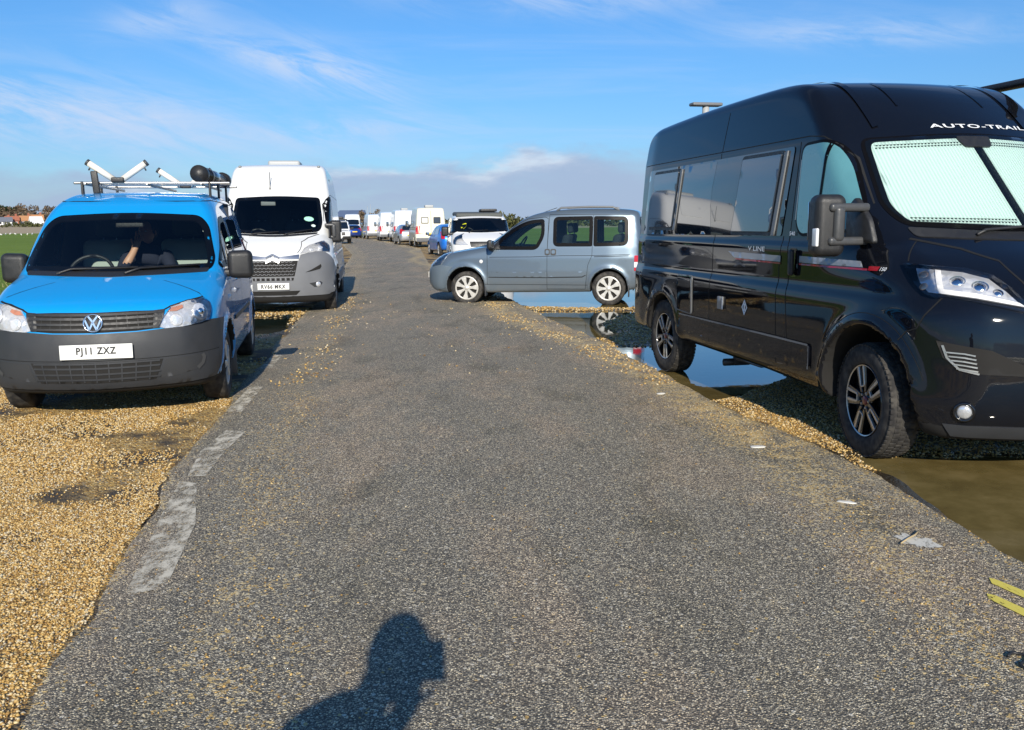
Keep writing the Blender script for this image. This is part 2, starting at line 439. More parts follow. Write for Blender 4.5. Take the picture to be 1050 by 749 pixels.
def lamp_mat(name='headlamp reflector', tint=(.72, .74, .78)):
    m, nt, N, L, b = new_mat(name)
    setp(b, col=tint, rough=.22, metal=.45, coat=1.)
    tc = N.new('ShaderNodeTexCoord'); v = N.new('ShaderNodeTexVoronoi'); v.inputs['Scale'].default_value = 22
    L.new(tc.outputs['Object'], v.inputs['Vector'])
    bp = N.new('ShaderNodeBump'); bp.inputs['Strength'].default_value = .7; bp.inputs['Distance'].default_value = .010
    L.new(v.outputs['Distance'], bp.inputs['Height']); L.new(bp.outputs['Normal'], b.inputs['Normal'])
    return m
M['lamp'] = lamp_mat()
def lamp_chrome():
    m = lamp_mat('chrome lamp reflector', (.80, .82, .86)); setp(m.node_tree.nodes['Principled BSDF'], metal=.62, rough=.2); return m
M['lamp_chrome'] = lamp_chrome()
def blind_mat():
    m, nt, N, L, b = new_mat('pleated silver thermal blind')
    setp(b, rough=.45, spec=.4)
    tc = N.new('ShaderNodeTexCoord'); mp = N.new('ShaderNodeMapping'); mp.inputs['Rotation'].default_value = (0, rad(0), 0)
    L.new(tc.outputs['Object'], mp.inputs['Vector'])
    w = N.new('ShaderNodeTexWave'); w.bands_direction = 'Y'; w.inputs['Scale'].default_value = 14; w.inputs['Distortion'].default_value = 0
    L.new(mp.outputs['Vector'], w.inputs['Vector'])
    r = N.new('ShaderNodeValToRGB'); r.color_ramp.elements[0].color = (.44, .54, .52, 1); r.color_ramp.elements[1].color = (.58, .68, .66, 1)
    L.new(w.outputs['Fac'], r.inputs['Fac']); L.new(r.outputs['Color'], b.inputs['Base Color'])
    bp = N.new('ShaderNodeBump'); bp.inputs['Strength'].default_value = .7; bp.inputs['Distance'].default_value = .006
    L.new(w.outputs['Fac'], bp.inputs['Height']); L.new(bp.outputs['Normal'], b.inputs['Normal'])
    return m
M['blind'] = blind_mat()
M['blind_teal'] = pbr('pale teal side blind', (.10, .27, .30), .25, coat=1, coatr=.02, noise=.08, nscale=2)

# ---------------------------------------------------------------- mesh helpers
def mesh_np(name, V, F, mats, smooth=True, midx=None):
    me = bpy.data.meshes.new(name)
    V = np.asarray(V, np.float32)
    if isinstance(F, np.ndarray) and F.ndim == 2:
        k = F.shape[1]; loops = F.astype(np.int32).ravel(); nf = len(F)
        starts = np.arange(nf, dtype=np.int32) * k; tot = np.full(nf, k, np.int32)
    else:
        tot = np.array([len(f) for f in F], np.int32); nf = len(F)
        loops = np.array([i for f in F for i in f], np.int32); starts = np.concatenate([[0], np.cumsum(tot)[:-1]]).astype(np.int32)
    me.vertices.add(len(V)); me.vertices.foreach_set('co', V.ravel())
    me.loops.add(len(loops)); me.loops.foreach_set('vertex_index', loops)
    me.polygons.add(nf); me.polygons.foreach_set('loop_start', starts); me.polygons.foreach_set('loop_total', tot)
    me.polygons.foreach_set('use_smooth', np.full(nf, smooth))
    for m in (mats if isinstance(mats, (list, tuple)) else [mats]): me.materials.append(m)
    if midx is not None: me.polygons.foreach_set('material_index', np.asarray(midx, np.int32))
    me.update(calc_edges=True); me.validate()
    return me

def link(name, me, parent=None, loc=None):
    o = bpy.data.objects.new(name, me); C.objects.link(o)
    if parent: o.parent = parent
    if loc is not None: o.location = loc
    return o

class MB:
    """collects pieces into ONE mesh"""
    def __init__(s): s.V = []; s.F = []; s.S = []; s.I = []; s.n = 0
    def add(s, V, F, smooth=True, mi=0):
        V = np.asarray(V, float)
        s.V.append(V)
        for f in F: s.F.append([int(i) + s.n for i in f]); s.S.append(smooth); s.I.append(mi)
        s.n += len(V); return s
    def build(s, name, mat, parent=None, xf=None):
        V = np.vstack(s.V)
        if xf is not None: V = xf(V)
        me = mesh_np(name, V, s.F, mat, True, s.I)
        me.polygons.foreach_set('use_smooth', np.array(s.S))
        return link(name, me, parent)

def rbox(c, size, r=.02, n=3, R=None):
    """rounded box -> V,F"""
    h = np.array(size, float) / 2; r = min(r, h.min() * .98)
    V = []; F = []
    for ax in range(3):
        for sg in (-1, 1):
            u, w = (ax + 1) % 3, (ax + 2) % 3
            def line(hh):
                t = [-hh + r * (1 - math.cos(a)) for a in np.linspace(0, PI / 2, n)]
                t = list(-hh + r * (1 - np.cos(np.linspace(0, PI / 2, n))))
                return np.array(t + [-x for x in t[::-1]])
            # angles parametrisation keeps the corners round
            a = np.linspace(-1, 1, 2 * n)
            base = len(V)
            for i in range(2 * n):
                for j in range(2 * n):
                    p = np.zeros(3); p[ax] = sg
                    ti = (i - (n - 1)) / (n - 1) - 1 if False else None
                    su = -1 if i < n else 1; sw = -1 if j < n else 1
                    ai = (1 - i / (n - 1)) if i < n else ((i - n) / (n - 1))
                    aj = (1 - j / (n - 1)) if j < n else ((j - n) / (n - 1))
                    d = np.zeros(3); d[ax] = sg; d[u] = su * math.tan(ai * PI / 4); d[w] = sw * math.tan(aj * PI / 4)
                    d /= np.linalg.norm(d)
                    core = np.zeros(3); core[ax] = sg * (h[ax] - r); core[u] = su * (h[u] - r); core[w] = sw * (h[w] - r)
                    V.append(core + d * r)
            for i in range(2 * n - 1):
                for j in range(2 * n - 1):
                    q = [base + i * 2 * n + j, base + (i + 1) * 2 * n + j, base + (i + 1) * 2 * n + j + 1, base + i * 2 * n + j + 1]
                    F.append(q if sg > 0 else q[::-1])
    V = np.array(V)
    if R is not None: V = V @ np.array(R).T
    return V + np.array(c), F

def rot(ax, deg):
    return np.array(Matrix.Rotation(rad(deg), 3, ax))

def tube(path, r, n=8, cap=True):
    P = np.asarray(path, float); m = len(P)
    rr = np.full(m, r) if np.isscalar(r) else np.asarray(r)
    T = np.gradient(P, axis=0); T /= np.maximum(np.linalg.norm(T, axis=1), 1e-9)[:, None]
    up = np.array([0, 0, 1.]) if abs(T[0, 2]) < .9 else np.array([1., 0, 0])
    V = []
    a = np.linspace(0, 2 * PI, n, endpoint=False)
    for i in range(m):
        u = np.cross(up, T[i]); u /= max(np.linalg.norm(u), 1e-9); w = np.cross(T[i], u)
        V.append(P[i] + rr[i] * (np.cos(a)[:, None] * u + np.sin(a)[:, None] * w))
    V = np.vstack(V); F = []
    for i in range(m - 1):
        for j in range(n):
            F.append([i * n + j, i * n + (j + 1) % n, (i + 1) * n + (j + 1) % n, (i + 1) * n + j])
    if cap: F.append(list(range(n))[::-1]); F.append([(m - 1) * n + j for j in range(n)])
    return V, F

def lathe(prof, n=40, closed=False):
    """profile of (radius, y) spun round the y axis"""
    a = np.linspace(0, 2 * PI, n, endpoint=False); V = []
    for r, y in prof: V.append(np.stack([r * np.cos(a), np.full(n, y), r * np.sin(a)], -1))
    V = np.vstack(V); F = []; m = len(prof)
    for i in range(m if closed else m - 1):
        k = (i + 1) % m
        for j in range(n):
            F.append([i * n + j, i * n + (j + 1) % n, k * n + (j + 1) % n, k * n + j])
    return V, F

def prism(poly, y0, y1, bev=.003):
    """polygon in the wheel plane (x,z) given thickness along y, softened front edge"""
    p = np.asarray(poly, float); n = len(p); q = inset(p, bev)
    f = lambda a, y: np.stack([a[:, 0], np.full(n, y), a[:, 1]], -1)
    s = 1 if y1 > y0 else -1
    V = np.vstack([f(p, y0), f(p, y1 - s * bev), f(q, y1)])
    F = [list(range(2 * n, 3 * n))]
    for k in (0, 1):
        for i in range(n):
            j = (i + 1) % n; F.append([k * n + i, k * n + j, (k + 1) * n + j, (k + 1) * n + i])
    return V, F

def ellipsoid(c, rad3, n=10, m=14, R=None):
    V = [];
    for i in range(n + 1):
        t = PI * i / n
        for j in range(m):
            a = 2 * PI * j / m
            V.append((rad3[0] * math.sin(t) * math.cos(a), rad3[1] * math.sin(t) * math.sin(a), rad3[2] * math.cos(t)))
    V = np.array(V)
    if R is not None: V = V @ np.array(R).T
    F = [[i * m + j, (i + 1) * m + j, (i + 1) * m + (j + 1) % m, i * m + (j + 1) % m] for i in range(n) for j in range(m)]
    return V + np.array(c), F

def text_2d(s, h=1., sx=1., bold=0., space=1.):
    """font outline as a flat triangle mesh; (V2,F), centred, cap height ~h"""
    cu = bpy.data.curves.new('lettering', 'FONT'); cu.body = s; cu.size = 1; cu.offset = bold; cu.space_character = space; cu.resolution_u = 3
    ob = bpy.data.objects.new('lettering', cu); C.objects.link(ob)
    dg = bpy.context.evaluated_depsgraph_get(); dg.update()
    me = bpy.data.meshes.new_from_object(ob.evaluated_get(dg))
    V = np.array([v.co[:2] for v in me.vertices]); F = [list(p.vertices) for p in me.polygons]
    bpy.data.objects.remove(ob); bpy.data.meshes.remove(me); bpy.data.curves.remove(cu)
    lo, hi = V.min(0), V.max(0)
    V = (V - (lo + hi) / 2) * h / (hi[1] - lo[1]); V[:, 0] *= sx
    return V, F

def thing(name, label, cat, loc=(0, 0, 0), yaw=0., group=None):
    o = bpy.data.objects.new(name, None); C.objects.link(o)
    o.location = loc; o.rotation_euler = (0, 0, yaw); o.empty_display_size = .3
    o['label'] = label; o['category'] = cat
    if group: o['group'] = group
    return o

def tag(o, label, cat, group=None):
    o['label'] = label; o['category'] = cat
    if group: o['group'] = group
    return o

def kind(o, k):
    o['kind'] = k; return o

def dup(o, loc=None, yaw=None, label=None, parent=None):
    c = o.copy(); C.objects.link(c)
    if parent is not None: c.parent = parent
    if loc is not None: c.location = loc
    if yaw is not None: c.rotation_euler = (0, 0, yaw)
    if label: c['label'] = label
    for ch in list(o.children): dup(ch, parent=c)
    return c

# ---------------------------------------------------------------- panels that follow a vehicle skin
def patch_geo(B, poly, mode, off=.004, d=.04, hole=None, skirt=.012):
    su = .016 if mode[0] == 'c' else 1.
    sc = np.array([su, 1.])
    P = np.asarray(poly, float) * sc
    out = dens(P, d)
    pts = [out]; loops = [out]
    if hole is not None:
        hl = dens(np.asarray(hole, float) * sc, d); pts.append(hl); loops.append(hl)
    lo, hi = out.min(0), out.max(0)
    gx, gy = np.meshgrid(np.arange(lo[0] + d / 2, hi[0], d), np.arange(lo[1] + d / 2, hi[1], d))
    g = np.stack([gx.ravel(), gy.ravel()], -1)
    if len(g):
        k = inpoly(g, out)
        if hole is not None: k &= ~inpoly(g, hl)
        g = g[k]
        if len(g):
            allb = np.vstack(loops)
            dd = np.sqrt(((g[:, None] - allb[None]) ** 2).sum(-1)).min(1)
            g = g[dd > d * .45]
        if len(g): pts.append(g)
    A = np.vstack(pts)
    edges = []; b = 0
    for lp in loops:
        edges += [(b + i, b + (i + 1) % len(lp)) for i in range(len(lp))]; b += len(lp)
    vs, es, fs, ov, oe, of = delaunay_2d_cdt([Vector(p) for p in A], edges, [], 0, 1e-6)
    vs = np.array([v[:] for v in vs]); F = np.array([list(f) for f in fs])
    cen = vs[F].mean(1); k = inpoly(cen, out)
    if hole is not None: k &= ~inpoly(cen, hl)
    F = F[k]
    uv = vs / sc
    X = B.project(uv, mode, 0)
    F = F[B.hit[F].all(1)]
    G = B.grad(X); G /= np.maximum(np.linalg.norm(G, axis=1), 1e-6)[:, None]
    V = X + G * off
    nrm = np.cross(V[F[:, 1]] - V[F[:, 0]], V[F[:, 2]] - V[F[:, 0]])
    fl = (nrm * G[F].mean(1)).sum(1) < 0
    F[fl] = F[fl][:, ::-1]
    F = [list(f) for f in F]
    if skirt:
        # boundary edges
        cnt = {}
        for f in F:
            for i in range(3):
                a, c = f[i], f[(i + 1) % 3]
                cnt[(a, c)] = 1
        bd = [e for e in cnt if (e[1], e[0]) not in cnt]
        ids = sorted({i for e in bd for i in e}); n0 = len(V); mp = {v: i for i, v in enumerate(ids)}
        V = np.vstack([V, V[ids], X[ids] + G[ids] * (off - skirt)])
        k = len(ids)
        for a, c in bd:
            F.append([n0 + mp[c], n0 + mp[a], n0 + k + mp[a], n0 + k + mp[c]])
    return V, F

def ribbon_geo(B, line, mode, w=.007, off=.0015, d=.04, closed=False):
    su = .016 if mode[0] == 'c' else 1.
    sc = np.array([su, 1.])
    p = dens(np.asarray(line, float) * sc, d, closed)
    if closed: p = np.vstack([p, p[:1]])
    t = np.gradient(p, axis=0); t /= np.maximum(np.linalg.norm(t, axis=1), 1e-9)[:, None]
    nn = np.stack([-t[:, 1], t[:, 0]], -1)
    a = B.project((p + nn * w / 2) / sc, mode, off); ha = B.hit; b = B.project((p - nn * w / 2) / sc, mode, off)
    n = len(p); V = np.vstack([a, b])
    ok = ha & B.hit
    F = [[i, i + 1, n + i + 1, n + i] for i in range(n - 1) if ok[i] and ok[i + 1]]
    return V, F

class Veh:
    def __init__(s, B, root): s.B, s.root = B, root
    def skin(s, mats, h=.03, punch=(), zdark=.32, name='body', lining=None):
        B = s.B
        V, Q = B.mesh(h)
        cen = V[Q].mean(1)
        keep = np.ones(len(Q), bool)
        for poly, mode in punch:
            if mode[0] == 'y':
                keep &= ~((cen[:, 1] * mode[1] > .35) & inpoly(cen[:, [0, 2]], poly))
            else:
                G = B.grad(cen)
                keep &= ~((G[:, 0] * mode[1] > .25) & inpoly(cen[:, [1, 2]], poly))
        dark = cen[:, 2] < zdark
        w = B.W(cen[:, 0], cen[:, 2])
        for xa, za, R, dep in B.arches:
            dark |= (np.hypot(cen[:, 0] - xa, cen[:, 2] - za) < R + .004) & (np.abs(cen[:, 1]) < w - .012)
        me = mesh_np(name, V, Q[keep], mats, True, dark[keep].astype(int))
        s.body = link(name, me, s.root)
        if lining is not None:
            G = B.grad(V); G /= np.maximum(np.linalg.norm(G, axis=1), 1e-6)[:, None]
            ok = keep.copy()
            for xa, za, R, dep in B.arches:
                ok &= ~(np.hypot(cen[:, 0] - xa, cen[:, 2] - za) < R + .05)
            Vi = V - G * .035
            link('cabin_lining', mesh_np('cabin_lining', Vi, Q[ok][:, ::-1], lining, True), s.root)
        return s.body
    def patch(s, name, poly, mode, mat, off=.004, d=.04, hole=None, skirt=.012, parent=None, smooth=True):
        V, F = patch_geo(s.B, poly, mode, off, d, hole, skirt)
        return link(name, mesh_np(name, V, F, mat, smooth), parent or s.root)
    def patches(s, name, lst, mat, parent=None, **k):
        return [link(name, mesh_np(name, *patch_geo(s.B, poly, mode, **k), mat), parent or s.root) for poly, mode in lst]
    def seams(s, lines, mat=None, w=.007, name='panel_gap', off=.0015, parent=None):
        return [link(name, mesh_np(name, *ribbon_geo(s.B, line, mode, w, off), mat or M['seam']), parent or s.root) for line, mode in lines]
    def text(s, name, txt, mode, at, h, mat, sx=1., bold=0., off=.004, flip=1, space=1., parent=None, slant=0., left=False):
        V, F = text_2d(txt, h, sx, bold, space)
        if left: V[:, 0] -= V[:, 0].min()
        V[:, 0] += slant * V[:, 1]
        uv = np.array(at) + V * np.array([flip, 1.])
        X = s.B.project(uv, mode, off)
        if flip < 0: F = [f[::-1] for f in F]
        return link(name, mesh_np(name, X, F, mat, False), parent or s.root)
    def at(s, uv, mode, off=0.):
        """point on the skin and its outward frame"""
        X = s.B.project(np.array([uv]), mode, 0)
        G = s.B.grad(X)[0]; G /= np.linalg.norm(G)
        return X[0] + G * off, G
    def dome(s, uv, mode, r, flat=.45, off=.0):
        p, g = s.at(uv, mode, off)
        z = np.array([0, 0, 1.]); a = np.cross(z, g); a /= np.linalg.norm(a); b = np.cross(g, a)
        V, F = ellipsoid((0, 0, 0), (r, r, r * flat), 10, 18)
        return np.stack([a, b, g], -1).dot(V.T).T + p, F

def face_frame(p, g):
    z = np.array([0, 0, 1.]); a = np.cross(z, g); a /= np.linalg.norm(a); b = np.cross(g, a)
    return np.stack([a, b, g], -1)

def plate(v, txt, p, yaw=0., pitch=0., mat='plate_white', size=(.52, .111), text_h=.072, nx=1):
    """flat registration plate facing +x (nx=1) or -x, centre p"""
    R = rot('Z', 0 if nx > 0 else 180) @ rot('Y', pitch)
    mb = MB()
    V, F = rbox((0, 0, 0), (.008, size[0], size[1]), .003, 3, R); mb.add(V + p, F)
    o = mb.build('number_plate', M[mat], v.root)
    if txt:
        T, TF = text_2d(txt, text_h, .84, .034, 1.16)
        X = np.stack([np.full(len(T), .0056), T[:, 0], T[:, 1]], -1) @ R.T + p
        link('registration', mesh_np('registration', X, TF, M['ink'], False), o)
    return o

# ---------------------------------------------------------------- wheels
def circle(r, n=24, c=(0, 0)):
    a = np.linspace(0, 2 * PI, n, endpoint=False)
    return np.stack([c[0] + r * np.cos(a), c[1] + r * np.sin(a)], -1)

def turn(poly, deg):
    c, s = math.cos(rad(deg)), math.sin(rad(deg)); p = np.asarray(poly, float)
    return np.stack([p[:, 0] * c - p[:, 1] * s, p[:, 0] * s + p[:, 1] * c], -1)

_tread = None
def tread_mat():
    global _tread
    if _tread: return _tread
    m, nt, N, L, b = new_mat('tyre tread rubber')
    setp(b, col=(.03, .028, .026), rough=.85)
    tc = N.new('ShaderNodeTexCoord'); n = N.new('ShaderNodeTexNoise'); n.inputs['Scale'].default_value = 18; n.inputs['Detail'].default_value = 8
    L.new(tc.outputs['Object'], n.inputs['Vector'])
    r = N.new('ShaderNodeValToRGB'); r.color_ramp.elements[0].color = (.017, .016, .016, 1); r.color_ramp.elements[1].color = (.075, .068, .058, 1)
    r.color_ramp.elements[0].position = .4; r.color_ramp.elements[1].position = .75
    L.new(n.outputs['Fac'], r.inputs['Fac']); L.new(r.outputs['Color'], b.inputs['Base Color'])
    _tread = m; return m

def tyre_geo(R, r0, w, blocks=False):
    h = w / 2
    half = [(r0 - .004, -h * .72), (r0 + .006, -h * .86), (r0 + .02, -h * .95), (r0 + (R - r0) * .45, -h * 1.0), (R - .035, -h * .95), (R - .016, -h * .87), (R - .005, -h * .76), (R - .001, -h * .62)]
    prof = half + [(R, -h * .4), (R, -h * .2), (R, 0.), (R, h * .2), (R, h * .4)] + [(r, -y) for r, y in half[::-1]]
    mb = MB(); mb.add(*lathe(prof, 72))
    if blocks:   # road tread: ribs of small blocks
        nb = 64
        for k in range(nb):
            for row, (yc, wd) in enumerate(((-h * .78, h * .30), (-h * .40, h * .34), (0, h * .34), (h * .40, h * .34), (h * .78, h * .30))):
                a = 360 * (k + .5 * (row % 2)) / nb
                dr = .0125 if abs(yc) > h * .6 else .0035
                V, F = rbox((R - dr + .001, yc, 0), (.012, wd, 2 * PI * R / nb * .74), .002, 2)
                mb.add(V @ rot('Y', a).T, F)
    return mb

def make_wheel(style, R=.37, r0=.208, w=.225, parent=None, loc=(0, 0, 0), side=1, steer=0., blocks=False, detail=True, rimname='rim'):
    """wheel > tyre, rim; outer face towards +y, turned for the other side"""
    hub = MB(); hub.add(*lathe([(0.001, -w * .3), (r0 * .8, -w * .3), (r0 * .8, w * .05), (0.001, w * .05)], 28), smooth=False)
    root = hub.build('wheel', M['under'], parent)
    root.location = loc; root.rotation_euler = (0, rad(17), (0 if side > 0 else PI) + steer)
    t = tyre_geo(R, r0, w, blocks).build('tyre', tread_mat(), root)
    yo = w * .5 - .012
    rim = MB()
    lip = [(r0 * .90, yo - .10), (r0 * .93, yo - .03), (r0 * .955, yo - .004), (r0 * .985, yo), (r0 + .004, yo - .006), (r0 + .004, yo - .03)]
    if style == 'twin':
        rim.add(*lathe(lip[:3], 60), mi=0); rim.add(*lathe(lip[2:4], 60), mi=1); rim.add(*lathe(lip[3:], 60), mi=0)
        rim.add(*lathe([(r0 * .92, yo - .06), (.001, yo - .075)], 40), mi=2)
        for k in range(5):
            for sg in (-1, 1):
                sp = np.array([(.052, sg * .008), (.10, sg * .022), (r0 * .93, sg * .030), (r0 * .94, sg * .066), (.11, sg * .050), (.056, sg * .036)])
                if sg < 0: sp = sp[::-1]
                rim.add(*prism(turn(sp, 90 + 72 * k), yo - .055, yo - .008), smooth=False, mi=0)
                ed = np.array([(.092, sg * .018), (r0 * .945, sg * .022), (r0 * .945, sg * .044), (.100, sg * .033)])
                ex = np.array([(.088, sg * .020), (.100, sg * .032), (.100, sg * .0), (.090, sg * .0)])
                if sg < 0: ed = ed[::-1]; ex = ex[::-1]
                rim.add(*prism(turn(ed, 90 + 72 * k), yo - .02, yo - .0045, .002), smooth=False, mi=1)
                rim.add(*prism(turn(ex[::-1], 90 + 72 * k), yo - .02, yo - .0045, .002), smooth=False, mi=1)
        rim.add(*prism(circle(.066, 30), yo - .06, yo - .018, .006), mi=0)
        rim.add(*prism(circle(.030, 24), yo - .02, yo - .006, .004), mi=3)
        for k in range(5):
            a = rad(126 + 72 * k); V, F = prism(circle(.0105, 6, (.050 * math.cos(a), .050 * math.sin(a))), yo - .03, yo - .008, .003); rim.add(V, F, False, 4)
        mats = [M['black_gloss'], M['silver'], M['under'], M['cap_red'], M['steel']]
    elif style == 'seven':
        rim.add(*lathe(lip, 56), mi=0)
        rim.add(*lathe([(r0 * .96, yo - .03), (.001, yo - .04)], 40), mi=1)
        for k in range(7):
            sp = np.array([(.03, -.022), (r0 * .50, -.026), (r0 * .78, -.046), (r0 * .95, -.050), (r0 * .97, 0), (r0 * .95, .050), (r0 * .78, .046), (r0 * .50, .026), (.03, .022)])
            rim.add(*prism(turn(sp, 90 + 360 / 7 * k), yo - .035, yo + .004 - 0, .006), smooth=False, mi=0)
        rim.add(*lathe([(r0 * .99, yo - .004), (r0 * .97, yo + .006), (r0 * .90, yo + .006), (r0 * .87, yo - .01)], 56), mi=0)
        rim.add(*prism(circle(.045, 28), yo - .02, yo + .010, .006), mi=0)
        rim.add(*prism(circle(.030, 24), yo, yo + .014, .003), mi=0)
        mats = [M['hubcap'], M['under']]
    else:
        rim.add(*lathe(lip, 40), mi=0)
        rim.add(*lathe([(r0 * .93, yo - .02), (r0 * .6, yo - .012), (.05, yo + .0), (.001, yo)], 32), mi=0 if style == 'disc' else 1)
        for k in range(5):
            sp = np.array([(.03, -.025), (r0 * .95, -.034), (r0 * .95, .034), (.03, .025)])
            if style != 'disc': rim.add(*prism(turn(sp, 90 + 72 * k), yo - .02, yo + .004, .005), smooth=False, mi=0)
            else:
                V, F = prism(circle(.016, 10, tuple(turn([(r0 * .7, 0)], 36 + 72 * k)[0])), yo - .03, yo - .01, .002); rim.add(V, F, False, 1)
        rim.add(*prism(circle(.035, 20), yo - .01, yo + .009, .004), mi=0)
        mats = [M['hubcap'], M['under']]
    rim.build(rimname, mats, root)
    return root
M['cap_red'] = pbr('red wheel centre cap', (.16, .02, .025), .3, coat=.6)

def wheels(root, style, wb, track_y, R, r0, w, steer=0., z=None, blocks=False):
    z = R - .012 if z is None else z
    for side in (1, -1):
        f = make_wheel(style, R, r0, w, root, (0, side * track_y, z), side, steer, blocks)
    for side in (1, -1):
        src = [c for c in root.children if c.name.startswith('wheel') and c.location.x == 0 and (c.location.y > 0) == (side > 0)][0]
        c = dup(src, parent=root); c.location = (-wb, side * track_y, z); c.rotation_euler = (0, rad(40), 0 if side > 0 else PI)
# ---------------------------------------------------------------- the dark campervan (right foreground)
def arc(cx, cz, R, a0, a1, n=20):
    t = np.radians(np.linspace(a0, a1, n)); return np.stack([cx + R * np.cos(t), cz + R * np.sin(t)], -1)

def big_mirror(v, s, base, mats='black_plastic', off=.235):
    """tall two-arm van mirror; base = point on the door (local), s = side sign"""
    b = np.array(base)
    mb = MB()
    sail = np.array([(-.16, -.11), (.17, -.14), (.10, .02), (-.06, .17), (-.15, .10)])
    V, F = prism(rpoly(sail, .04), 0, .035, .01)
    V = V.copy(); V[:, 1] *= s
    if s > 0: pass
    mb.add(V + b, F if s < 0 else [f[::-1] for f in F])
    o = mb.build('mirror', M[mats], v.root)
    hs = MB()
    hc = b + np.array([-.05, s * off, -.02])
    V, F = rbox((0, 0, 0), (.17, .205, .40), .055, 5, rot('Z', s * 8))
    V[:, 0] *= 1 - .15 * np.sign(V[:, 2]) * 0
    hs.add(V + hc, F)
    hs.build('mirror_housing', M[mats], o)
    am = MB()
    for dz in (.095, -.12):
        V, F = rbox((0, 0, 0), (.075, off + .05, .055), .022, 4)
        am.add(V + b + np.array([.02, s * (off - .105), dz]), F)
    V, F = rbox((0, 0, 0), (.07, .075, .23), .03, 4); am.add(V + b + np.array([.035, s * (off - .03), -.01]), F)
    am.build('mirror_arm', M['mirror_grey'], o)
    gl = MB(); V, F = rbox((0, 0, 0), (.006, .16, .25), .003, 2, rot('Z', s * 8)); gl.add(V + hc + np.array([-.088, 0, .03]), F)
    gl.build('mirror_glass', M['chrome'], o)
    ind = MB(); V, F = rbox((0, 0, 0), (.06, .022, .12), .012, 4); ind.add(V + hc + np.array([.035, s * .098, -.075]), F)
    ind.build('mirror_indicator', M['white_lens'], o)
    return o
M['mirror_grey'] = pbr('worn grey plastic', (.055, .056, .058), .38, noise=.08, nscale=25)

def wiper(v, pts, mode, name='windscreen_wiper'):
    X = v.B.project(np.array(pts), mode, .022)
    mb = MB(); mb.add(*tube(X, .011, 6)); return mb.build(name, M['black_plastic'], v.root)

